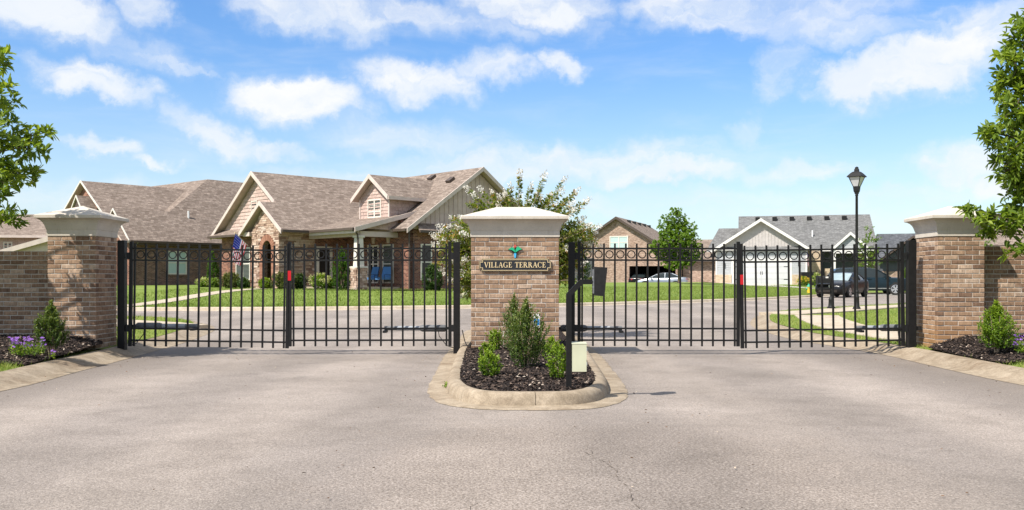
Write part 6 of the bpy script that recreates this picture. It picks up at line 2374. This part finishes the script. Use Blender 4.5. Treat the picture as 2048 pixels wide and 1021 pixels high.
r7.build('roof', [M_shingle, M_gutter], H7)
m = MB(); m.beam((-3.5, -.55, 2.9), (9.5, -.55, 2.9), .12, .16); m.build('gutter', M_gutter, H7, uv=False)
window(H7, f7, -2.2, -1.2, 1.0, 2.3, 2, 2, pane=M_pane_dark)


# ------------------------------------------------------------------ cars
def loft(mb, rings, mats, close_ends=True):
    n = len(rings[0])
    o = len(mb.v)
    for r_ in rings:
        mb.v += [tuple(p) for p in r_]
    for i in range(len(rings) - 1):
        for k in range(n):
            k2 = (k + 1) % n
            mb.f.append((o + i * n + k, o + i * n + k2, o + (i + 1) * n + k2, o + (i + 1) * n + k)); mb.m.append(mats(i, k)); mb.r.append(.5)
    if close_ends:
        mb.f.append(tuple(o + k for k in reversed(range(n)))); mb.m.append(0); mb.r.append(.5)
        e = o + (len(rings) - 1) * n
        mb.f.append(tuple(e + k for k in range(n))); mb.m.append(0); mb.r.append(.5)


def smooth_stations(st, k=3):
    out = []
    for i in range(len(st) - 1):
        p0, p1, p2, p3 = st[max(i - 1, 0)], st[i], st[i + 1], st[min(i + 2, len(st) - 1)]
        for j in range(k):
            t = j / k
            out.append([.5 * (2 * b + (c - a) * t + (2 * a - 5 * b + 4 * c - d) * t * t + (3 * b - a - 3 * c + d) * t ** 3) for a, b, c, d in zip(p0, p1, p2, p3)])
    out.append(list(st[-1]))
    return out


def car(label, loc, rz, paint, body, glass, axles, wheel_r, glass_mats, kind='car', windshield=M_carglass, trim=None, hl=None, tl=None, grille=True, spokes=10):
    root = thing(kind, label, 'car', loc, rz, 'cars parked across the street')
    mb = MB()
    rings = []
    for x, w, zb, zt in smooth_stations(body):
        half = [(0, zb), (.84 * w, zb), (.955 * w, zb + .08), (.995 * w, zb + .30 * (zt - zb)), (w, zb + .58 * (zt - zb)), (.975 * w, zb + .84 * (zt - zb)), (.91 * w, zt - .025), (.78 * w, zt + .012), (0, zt + .04)]
        ring = [(x, y, z) for y, z in half] + [(x, -y, z) for y, z in half[-2:0:-1]]
        rings.append(ring)
    loft(mb, rings, lambda i, k: 0)
    bo = mb.build('body', paint, root, smooth=True, uv=False)
    # greenhouse
    G = smooth_stations(glass, 2)
    gm, rm, ws = MB(), MB(), MB()
    rr = []
    for x, wb, zb, wt, zr in G:
        half = [(wb, zb - .04), (wb * .4 + wt * .6 + .02, zb + .55 * (zr - zb)), (wt, zr - .03), (wt - .09, zr), (0, zr + .022)]
        rr.append([(x, y, z) for y, z in half] + [(x, -y, z) for y, z in half[-2::-1]])
    n = len(rr[0])
    for i in range(len(rr) - 1):
        for k in range(n - 1):
            q = [rr[i][k], rr[i][k + 1], rr[i + 1][k + 1], rr[i + 1][k]]
            top = k in (2, 3, 4, 5)
            mid_x = (G[i][0] + G[i + 1][0]) / 2
            if top and glass_mats[0] > mid_x > glass_mats[1]:
                rm.add(q, [(0, 1, 2, 3)])
            elif top and mid_x > glass_mats[0]:
                ws.add(q, [(0, 1, 2, 3)])
            else:
                gm.add(q, [(0, 1, 2, 3)])
    gm.build('side_windows', M_carglass, root, smooth=True, uv=False)
    ws.build('windscreen', windshield, root, smooth=True, uv=False)
    rm.build('roof', paint, root, smooth=True, uv=False)
    # pillars
    for gx0 in glass_mats[2]:
        for s in (1, -1):
            pts = []
            for x_ in ((gx0[0], 0), (gx0[1], 1)):
                xs_ = sorted(G, key=lambda q: q[0])
                X = [q[0] for q in xs_]
                f_ = lambda c: float(np.interp(x_[0], X, [q[c] for q in xs_]))
                if x_[1] == 0:
                    pts.append((x_[0], s * (f_(1) + .003), f_(2)))
                else:
                    pts.append((x_[0], s * (f_(3) + .005), f_(4) - .03))
            m_ = ((pts[0][0] + pts[1][0]) / 2, (pts[0][1] * .4 + pts[1][1] * .6) + s * .022, (pts[0][2] * .45 + pts[1][2] * .55))
            pl = MB(); pl.tube([pts[0], m_, pts[1]], .035, 6)
            pl.build('roof_pillar', paint, root, smooth=True, uv=False)
    W = max(b[1] for b in body)
    for ax in axles:
        for s in (1, -1):
            ar = MB()
            prof = [(wheel_r + .055, -.11), (wheel_r + .055, .0), (wheel_r + .03, .006)]
            y0 = s * (W * .985)
            ring = []
            nA = 20
            for rad_, dy_ in ((wheel_r + .06, -.15), (wheel_r + .06, .008), (wheel_r + .02, .012)):
                ring.append([(ax + rad_ * math.cos(R(-12 + 204 * k / nA)), y0 + s * dy_, wheel_r + rad_ * math.sin(R(-12 + 204 * k / nA))) for k in range(nA + 1)])
            o = len(ar.v)
            for rg in ring:
                ar.v += rg
            for i in range(2):
                for k in range(nA):
                    ar.f.append((o + i * (nA + 1) + k, o + i * (nA + 1) + k + 1, o + (i + 1) * (nA + 1) + k + 1, o + (i + 1) * (nA + 1) + k)); ar.m.append(0); ar.r.append(.5)
            ar.add([p for p in ring[2]] + [(ax, y0 + s * .004, wheel_r)], [(k, k + 1, nA + 1) for k in range(nA)])
            ar.build('wheel_arch', M_tyre, root, uv=False)
            wh = bpy.data.objects.new('wheel', None); col.objects.link(wh); wh.parent = root
            wh.location = (ax, s * (W - .10), wheel_r)
            wh.rotation_euler = (R(90) * -s, 0, 0)
            t = MB(); t.lathe([(wheel_r * .68, -.10), (wheel_r * .93, -.11), (wheel_r, -.07), (wheel_r, .08), (wheel_r * .94, .118), (wheel_r * .70, .122)], (0, 0, 0), 26)
            t.build('tyre', M_tyre, wh, smooth=True, uv=False)
            rm_ = MB(); rm_.lathe([(wheel_r * .70, .09), (wheel_r * .70, .125), (wheel_r * .64, .128), (wheel_r * .63, .07), (wheel_r * .2, .065)], (0, 0, 0), 26)
            for k in range(spokes):
                a = 2 * math.pi * k / spokes + (0.12 if k % 2 else -0.12)
                c, sn = math.cos(a), math.sin(a)
                w1, w2 = .022, .034
                P = [(c * wheel_r * .12 - sn * w1, sn * wheel_r * .12 + c * w1), (c * wheel_r * .12 + sn * w1, sn * wheel_r * .12 - c * w1), (c * wheel_r * .66 + sn * w2, sn * wheel_r * .66 - c * w2), (c * wheel_r * .66 - sn * w2, sn * wheel_r * .66 + c * w2)]
                rm_.prism([(x, y, .128) for x, y in P], (0, 0, -.03))
            rm_.lathe([(.06, .07), (.06, .132), (.0, .134)], (0, 0, 0), 10)
            rm_.build('rim', M_rim, wh, smooth=False, uv=False)
    if trim:
        trim(root, W)
    return root


def mirror_pair(root, x, W, z, paint):
    for s in (1, -1):
        m = MB(); m.box(x - .06, x + .07, min(s * (W - .02), s * (W + .19)), max(s * (W - .02), s * (W + .19)), z, z + .13)
        m.build('wing_mirror', paint, root, uv=False)


def lights(root, name, x, y0, y1, z0, z1, mat, dx, sweep=.12):
    for s in (1, -1):
        m = MB()
        m.prism([(x, s * y0, z0 + .02), (x - math.copysign(sweep, dx) * 1.6, s * y1, z0 + .04), (x - math.copysign(sweep, dx) * 2.4, s * (y1 - .03), z1 + .03), (x - math.copysign(sweep, dx) * .6, s * y0, z1)], (dx, 0, 0))
        m.build(name, mat, root, uv=False)


def trim_coupe(root, W):
    lights(root, 'headlight', 2.19, .46, .76, .56, .69, M_headlight, .11, .075)
    m = MB(); m.prism([(2.27, -.36, .68), (2.27, .36, .68), (2.29, .24, .56), (2.29, -.24, .56)], (.035, 0, 0)); m.build('grille', M_dark_in, root, uv=False)
    for zg in (.585, .625, .66):
        m = MB(); m.box(2.30, 2.335, -.30, .30, zg - .008, zg + .008); m.build('grille_bar', M_chrome, root, uv=False)
    m = MB(); m.box(2.25, 2.33, -.52, .52, .30, .44); m.build('lower_intake', M_dark_in, root, uv=False)
    m = MB(); m.box(2.30, 2.345, -.16, .16, .47, .53); m.build('number_plate', M_blackmatte, root, uv=False)
    mirror_pair(root, .62, W, .93, M_paint_black)
    for s in (1, -1):
        m = MB(); m.box(-.42, -.22, s * (W - .012) - .012, s * (W - .012) + .012, .78, .805); m.build('door_handle', M_paint_black, root, uv=False)
    lights(root, 'tail_light', -2.22, .45, .75, .74, .88, M_taillight, -.12, .05)


car('black coupe facing the camera, parked in the street behind the mailbox', (19.15, 53.6, .127), R(231), M_paint_black,
    [(2.30, .60, .30, .58), (2.22, .76, .22, .69), (1.9, .86, .19, .80), (1.3, .895, .18, .90), (.85, .9, .18, .955), (0, .9, .18, .975), (-1.0, .9, .19, 1.0), (-1.7, .88, .22, 1.03), (-2.1, .83, .28, 1.01), (-2.3, .72, .36, .92)],
    [(1.02, .70, .95, .66, .965), (.55, .76, .96, .64, 1.18), (.08, .78, .97, .60, 1.375), (-.5, .79, .985, .585, 1.42), (-1.0, .78, 1.0, .57, 1.37), (-1.45, .74, 1.02, .58, 1.20), (-1.85, .66, 1.03, .60, 1.045)],
    (1.36, -1.32), .325, (.12, -.95, [((1.0, .1)), ((-.62, -.55)), ((-1.75, -.95))]), windshield=M_windshield, trim=trim_coupe)


def trim_suv(root, W):
    lights(root, 'headlight', 2.40, .55, .84, .80, .93, M_headlight, .10, .07)
    m = MB(); m.box(2.45, 2.55, -.5, .5, .62, .92); m.build('grille', M_chrome, root, uv=False)
    mirror_pair(root, .98, W, 1.13, M_paint_teal)
    for s in (1, -1):
        m = MB(); m.box(-1.6, 1.35, s * (W + .004) - .016, s * (W + .004) + .016, .40, .45); m.build('sill_trim', M_chrome, root, uv=False)
        m = MB(); m.tube([(.3, s * .62, 1.78), (.2, s * .64, 1.815), (-1.7, s * .64, 1.80), (-1.85, s * .62, 1.75)], .02, 6); m.build('roof_rail', M_blackmatte, root, uv=False)
        for x in (-.05, -1.1):
            m = MB(); m.box(x - .12, x + .12, s * (W - .01) - .015, s * (W - .01) + .015, 1.0, 1.03); m.build('door_handle', M_paint_teal, root, uv=False)
    lights(root, 'tail_light', -2.36, .55, .9, .95, 1.12, M_taillight, -.1)


car('dark teal sport utility car side on behind the black coupe', (23.38, 60.9, .15), R(-9), M_paint_teal,
    [(2.50, .72, .42, .88), (2.42, .88, .32, 1.0), (2.1, .97, .28, 1.07), (1.5, .995, .27, 1.11), (1.0, 1.0, .27, 1.13), (0, 1.0, .27, 1.15), (-1.3, 1.0, .27, 1.17), (-2.1, .97, .32, 1.16), (-2.42, .92, .42, 1.12), (-2.5, .86, .5, 1.0)],
    [(1.32, .78, 1.12, .76, 1.14), (.85, .86, 1.13, .76, 1.45), (.38, .88, 1.14, .74, 1.70), (-.3, .89, 1.15, .73, 1.76), (-1.4, .88, 1.16, .72, 1.745), (-2.05, .84, 1.16, .70, 1.69), (-2.42, .8, 1.14, .72, 1.30)],
    (1.53, -1.47), .385, (.42, -2.1, [((1.3, .42)), ((-.25, -.25)), ((-1.35, -1.3)), ((-2.3, -2.05))]), 'sport_utility_car', trim=trim_suv, windshield=M_windshield, spokes=10)


def trim_sedan(root, W):
    lights(root, 'headlight', 2.30, .46, .76, .58, .70, M_headlight, .11, .07)
    lights(root, 'tail_light', -2.38, .40, .80, .78, .93, M_taillight, -.10, .05)
    mirror_pair(root, .85, W, .95, M_paint_silver)


SED_B = [(2.42, .62, .3, .6), (2.3, .8, .22, .72), (1.9, .89, .2, .84), (1.2, .92, .19, .94), (.6, .925, .19, .97), (-.6, .925, .19, .99), (-1.5, .91, .2, 1.02), (-2.1, .88, .26, 1.04), (-2.38, .8, .34, .98), (-2.45, .74, .42, .85)]
SED_G = [(1.15, .72, .96, .68, .98), (.65, .78, .97, .66, 1.22), (.15, .8, .98, .62, 1.43), (-.5, .81, .99, .60, 1.47), (-1.1, .8, 1.01, .59, 1.41), (-1.55, .76, 1.03, .6, 1.24), (-1.95, .7, 1.04, .62, 1.06)]
car('silver sedan seen half from behind before the open brick garage', (14.1, 87.0, .33), R(162), M_paint_silver, SED_B, SED_G, (1.45, -1.4), .33, (.2, -1.05, [((1.1, .15)), ((-.4, -.4)), ((-1.85, -1.05))]), trim=trim_sedan)
car('dark car parked inside the open brick garage', (13.1, 93.0, .33), R(68), M_paint_black, SED_B, SED_G, (1.45, -1.4), .33, (.2, -1.05, [((1.1, .15)), ((-.4, -.4)), ((-1.85, -1.05))]), trim=trim_sedan)

# ------------------------------------------------------------------ street furniture
lz = zl(9.95, 26.6)
lamp = thing('street_lamp', 'black street lamp with square lantern on a tall fluted post', 'street lamp', (9.95, 26.7, lz - .01), R(-42))
m = MB(); m.lathe([(.125, 0), (.125, .04), (.105, .06), (.10, .09), (.078, .12), (.066, .36), (.072, .37), (.072, .40), (.060, .42), (.055, .52), (.064, .53), (.064, .56), (.048, .58)], (0, 0, 0), 14)
m.build('base', M_blackmatte, lamp, smooth=True, uv=False)
m = MB(); m.lathe([(.043, .56), (.040, 1.6), (.036, 3.30), (.044, 3.31), (.044, 3.34), (.036, 3.36)], (0, 0, 0), 12); m.build('post', M_blackmatte, lamp, smooth=True, uv=False)
m = MB(); m.lathe([(.062, 3.36), (.07, 3.40), (.095, 3.44), (.115, 3.58)], (0, 0, 0), 4, ph=R(45)); m.build('lantern_collar', M_blackmatte, lamp, uv=False)
gl_ = [(.105, 3.58), (.235, 3.845)]
for k in range(4):
    a0, a1 = R(45 + 90 * k), R(135 + 90 * k)
    q = [(gl_[0][0] * math.cos(a0), gl_[0][0] * math.sin(a0), gl_[0][1]), (gl_[0][0] * math.cos(a1), gl_[0][0] * math.sin(a1), gl_[0][1]), (gl_[1][0] * math.cos(a1), gl_[1][0] * math.sin(a1), gl_[1][1]), (gl_[1][0] * math.cos(a0), gl_[1][0] * math.sin(a0), gl_[1][1])]
    c = sum((Vector(p) for p in q), Vector()) / 4
    m = MB(); m.prism(q, (-c.x * .06, -c.y * .06, 0)); m.build('lantern_pane', M_lamp_glass, lamp, uv=False)
    m = MB(); m.tube([Vector(q[0]) * 1.0, Vector(q[3])], .012, 5); m.build('lantern_bar', M_blackmatte, lamp, uv=False)
m = MB(); m.lathe([(.27, 3.84), (.30, 3.85), (.295, 3.87), (.19, 3.96), (.13, 4.0), (.08, 4.01), (.075, 4.07), (.06, 4.09)], (0, 0, 0), 4, ph=R(45)); m.build('lantern_roof', M_blackmatte, lamp, uv=False)
m = MB(); m.lathe([(.05, 4.08), (.055, 4.12), (.02, 4.15)], (0, 0, 0), 8); m.build('finial', M_blackmatte, lamp, uv=False)

mz = zl(9.3, 27.2)
mbx = thing('mailbox', 'black decorative mailbox on a cast post beside the footpath', 'mailbox', (9.42, 27.3, mz - .01))
m = MB(); m.lathe([(.125, 0), (.125, .07), (.095, .09), (.085, .12), (.075, .27), (.08, .28), (.08, .31), (.05, .36), (.042, .40)], (0, 0, 0), 10); m.build('base', M_blackmatte, mbx, smooth=True, uv=False)
m = MB(); m.lathe([(.036, .38), (.034, 1.12), (.045, 1.13), (.045, 1.16), (.02, 1.18), (.038, 1.21), (.02, 1.25)], (0, 0, 0), 10); m.build('post', M_blackmatte, mbx, smooth=True, uv=False)
m = MB()
pr = [(-.11, .78)] + [(-.11 * math.cos(R(a)), .90 + .10 * math.sin(R(a))) for a in range(0, 181, 20)] + [(.11, .78)]
m.prism([(-.40, y, z) for y, z in pr], (.36, 0, 0)); m.build('letter_box', M_blackmatte, mbx, uv=False)
m = MB(); m.prism([(-.425, y * 1.04, z + (.01 if z > .8 else -.01)) for y, z in pr], (.024, 0, 0)); m.build('door', M_black, mbx, uv=False)
m = MB(); m.box(-.41, -.03, -.10, .10, .735, .765); m.box(-.40, -.05, -.095, .095, .60, .62); m.box(-.40, -.05, .085, .095, .62, .735); m.box(-.40, -.05, -.095, -.085, .62, .66); m.build('paper_tray', M_blackmatte, mbx, uv=False)
m = MB(); m.box(-.20, -.12, -.1125, -.11, .93, .975); m.build('number_tag', M_white, mbx, uv=False)

hy = thing('fire_hydrant', 'yellow fire hydrant with green bonnet on the lawn edge', 'fire hydrant', (19.25, 60.0, lawn_z(19.25, 60.0) - .02))
m = MB(); m.lathe([(.14, 0), (.14, .05), (.105, .06), (.10, .36), (.13, .37), (.13, .41)], (0, 0, 0), 12); m.build('barrel', M_hyd_yellow, hy, smooth=True, uv=False)
m = MB(); m.lathe([(.13, .41), (.125, .45), (.09, .53), (.04, .57), (.04, .62), (.02, .63)], (0, 0, 0), 12); m.build('bonnet', M_hyd_green, hy, smooth=True, uv=False)
for s in (1, -1):
    m = MB(); m.tube([(0, 0, .28), (s * .17, 0, .28), (s * .19, 0, .28)], [.05, .05, .035], 8); m.build('nozzle', M_hyd_green, hy, uv=False)

# fences in the distance
fn = thing('metal_fence', 'black metal garden fence beside the white garage', 'fence', (26.3, 80.0, lawn_z(26.3, 80)))
for k in range(3):
    m = MB(); m.box(k * .85 - .03, k * .85 + .03, -.03, .03, -.1, 1.35 - k * .12); m.build('post', M_black, fn, uv=False)
for k in range(15):
    m = MB(); h = 1.25 - k * .022; m.box(.06 + k * .115, .085 + k * .115, -.012, .012, .05, h); m.build('picket', M_black, fn, uv=False)
for z in (.15, .6, .95):
    m = MB(); m.box(0, 1.72, -.02, .02, z, z + .03); m.build('rail', M_black, fn, uv=False)
m = MB(); m.box(-1.3, 0, -.05, .05, -.1, 1.15); m.build('side_panel', M_blackmatte, fn, uv=False)
fn = thing('board_fence', 'dark stained board fence behind the flowering myrtle', 'fence', (3.3, 74, lawn_z(3.3, 74)))
for k in range(22):
    m = MB(); m.box(k * .15, k * .15 + .142, -.012 + .004 * (k % 2), .012 + .004 * (k % 2), 0, 1.95 + .02 * ((k * 7) % 3)); m.build('board', M_slate, fn, uv=False)
for z in (.3, 1.0, 1.7):
    m = MB(); m.box(-.02, 3.3, .02, .06, z, z + .09); m.build('rail', M_slate, fn, uv=False)

# second flag
fx = H4.location + Vector((3.75, -1.2, 0))
flag('national_flag', 'small american flag hanging beside the white garage door', tuple(fx + Vector((.1, 0, 2.9))), Vector((-.12, -.3, .25)), Vector((0.12, .2, -.1)), Vector((.08, 0, -1.35)))

# ------------------------------------------------------------------ planting across the street
SH = [  # px centre, base y, width px, height px, depth, style, material, label
    (684, 578, 46, 78, 44.6, 'column', M_leaf_arbor, 'tall narrow arborvitae left of the porch column'),
    (425, 577, 28, 74, 51.5, 'column', M_leaf_arbor, 'narrow arborvitae at the gap between the two brown roofed houses'),
    (429, 577, 26, 20, 49.0, 'round', M_leaf_light, 'lime green low shrub below the left arborvitae'),
    (462, 580, 46, 34, 47.4, 'round', M_leaf_olive, 'olive shrub under the flag'),
    (487, 580, 26, 24, 46.9, 'round', M_leaf_dark, 'dark rounded shrub under the white twin window'),
    (530, 579, 26, 22, 45.6, 'round', M_leaf_box, 'small green shrub before the arch'),
    (572, 579, 60, 36, 45.2, 'round', M_leaf_olive, 'broad olive shrub in front of the stone wall'),
    (600, 579, 30, 32, 45.4, 'round', M_leaf_dark, 'dark shrub at the end of the stone wall'),
    (657, 579, 24, 24, 45.2, 'round', M_leaf_box, 'bright low shrub beside the porch arborvitae'),
    (866, 573, 42, 44, 43.6, 'round', M_leaf_dark, 'dark rounded evergreen below the gable end window'),
    (1166, 568, 30, 74, 66, 'cone', M_leaf_dark, 'dark conical shrub right of the sign pillar'),
    (1183, 568, 16, 12, 64, 'round', M_leaf_olive, 'low olive shrub right of the dark cone'),
    (1652, 575, 14, 18, 74, 'round', M_leaf_olive, 'rough shrub behind the black mailbox'),
    (1811, 577, 14, 40, 70, 'cone', M_leaf_light, 'yellow green conical shrub by the dark grey house'),
    (1700, 575, 26, 26, 75, 'round', M_leaf_dark, 'dark shrub before the pale porch'),
]
for px, by, wpx, hpx, d, style, mt, lab in SH:
    x = (px - 1024) * d / F
    z = lawn_z(x, d) - .02
    k = d / F
    zt = EYE + (HOR - (by - hpx)) * k
    h = max(.4, zt - z)
    shrub({'column': 'arborvitae', 'cone': 'conifer_shrub'}.get(style, 'round_shrub'), lab, 'shrub', (x, d, z), wpx * k, h, mt, int(160 + 110 * wpx * k * h), 18, .075 if style == 'round' else .06, .04, style if style != 'column' else 'column', 4, 'planting around the far houses', .5, .03, .22, 1.1 if style != 'round' else .7, .012)


def hydrangea(px, by, wpx, hpx, d, lab, petal):
    x = (px - 1024) * d / F; z = lawn_z(x, d) - .02; k = d / F
    zt = EYE + (HOR - (by - hpx)) * k
    h = max(.45, zt - z); w = wpx * k
    root = shrub('hydrangea', lab, 'flowering shrub', (x, d, z), w, h, M_leaf_box, 150, 12, .08, .05, 'round', 4, 'planting around the far houses', .5, .03, .2, .8, .01)
    C = []
    for _ in range(26):
        a, t = rng.uniform(0, 6.28), rng.uniform(.35, 1)
        r = w / 2 * math.sqrt(max(.05, 1 - (2 * t - 1) ** 2))
        c = (r * math.cos(a), r * math.sin(a), h * t)
        for q in range(26):
            C.append((c[0] + rng.gauss(0, .05), c[1] + rng.gauss(0, .05), c[2] + rng.gauss(0, .05)))
    C = np.array(C)
    quad_leaf('flowers', C, nrng.normal(size=C.shape), .05, .045, petal, root)


hydrangea(409, 576, 30, 19, 50.0, 'cream flowering hydrangea at the left corner of the porch house', M_petal_cream)
hydrangea(640, 580, 44, 32, 45.0, 'cream flowering hydrangea between the stone wall and the porch', M_petal_cream)
hydrangea(1634, 577, 22, 30, 76, 'pale flowers by the pale house door', M_petal_cream)
hydrangea(1606, 578, 26, 24, 78, 'yellow lilies along the black garden fence', M_petal_yellow)

mp_ = (12.6, 70.0, lawn_z(12.6, 70) - .05)
D_ = 70
tree('maple_tree', 'bright green young maple on the lawn before the open garage', mp_, 1.7, .075,
     [blob(1353, 440, D_, 22, 26, mp_, .7), blob(1335, 452, D_ - .5, 22, 24, mp_, .8), blob(1372, 458, D_ + .3, 24, 22, mp_, .8), blob(1350, 478, D_ - .6, 36, 26, mp_, 1.2), blob(1382, 480, D_, 22, 22, mp_, .8), blob(1322, 490, D_, 22, 20, mp_, .8),
      blob(1340, 508, D_ + .3, 32, 20, mp_, 1.1), blob(1374, 510, D_ - .3, 30, 20, mp_, 1.0), blob(1312, 500, D_, 16, 12, mp_, .6), blob(1396, 500, D_, 14, 12, mp_, .5), blob(1352, 528, D_ - .2, 34, 12, mp_, 1.0), blob(1356, 424, D_, 10, 12, mp_, .4)],
     46, 9, .16, .62, M_leaf_maple, sub=4, spread=.9)
lp_ = (28.6, 75.0, lawn_z(28.6, 75) - .05)
tree('young_tree', 'thin airy yellow green tree behind the street lamp', lp_, 1.5, .05,
     [blob(1738, 462, 75, 12, 14, lp_, .5), blob(1730, 480, 75, 18, 12, lp_, .7), blob(1752, 478, 75, 18, 8, lp_, .6), blob(1728, 500, 75, 22, 12, lp_, .8), blob(1752, 505, 75, 20, 12, lp_, .8), blob(1738, 522, 75, 28, 14, lp_, 1.0), blob(1722, 535, 75, 18, 10, lp_, .7)],
     26, 8, .15, .5, M_leaf_light, sub=3)
bp_ = (21.5, 42.0, .3)
tree('young_tree', 'pale green tree crown peeping over the right brick wall', bp_, 1.2, .05, [blob(1962, 482, 42, 18, 14, bp_, .5), blob(1975, 492, 42, 18, 12, bp_, .5), blob(1958, 500, 42, 18, 14, bp_, .5)], 60, 8, .11, .45, M_leaf_light, sub=4)
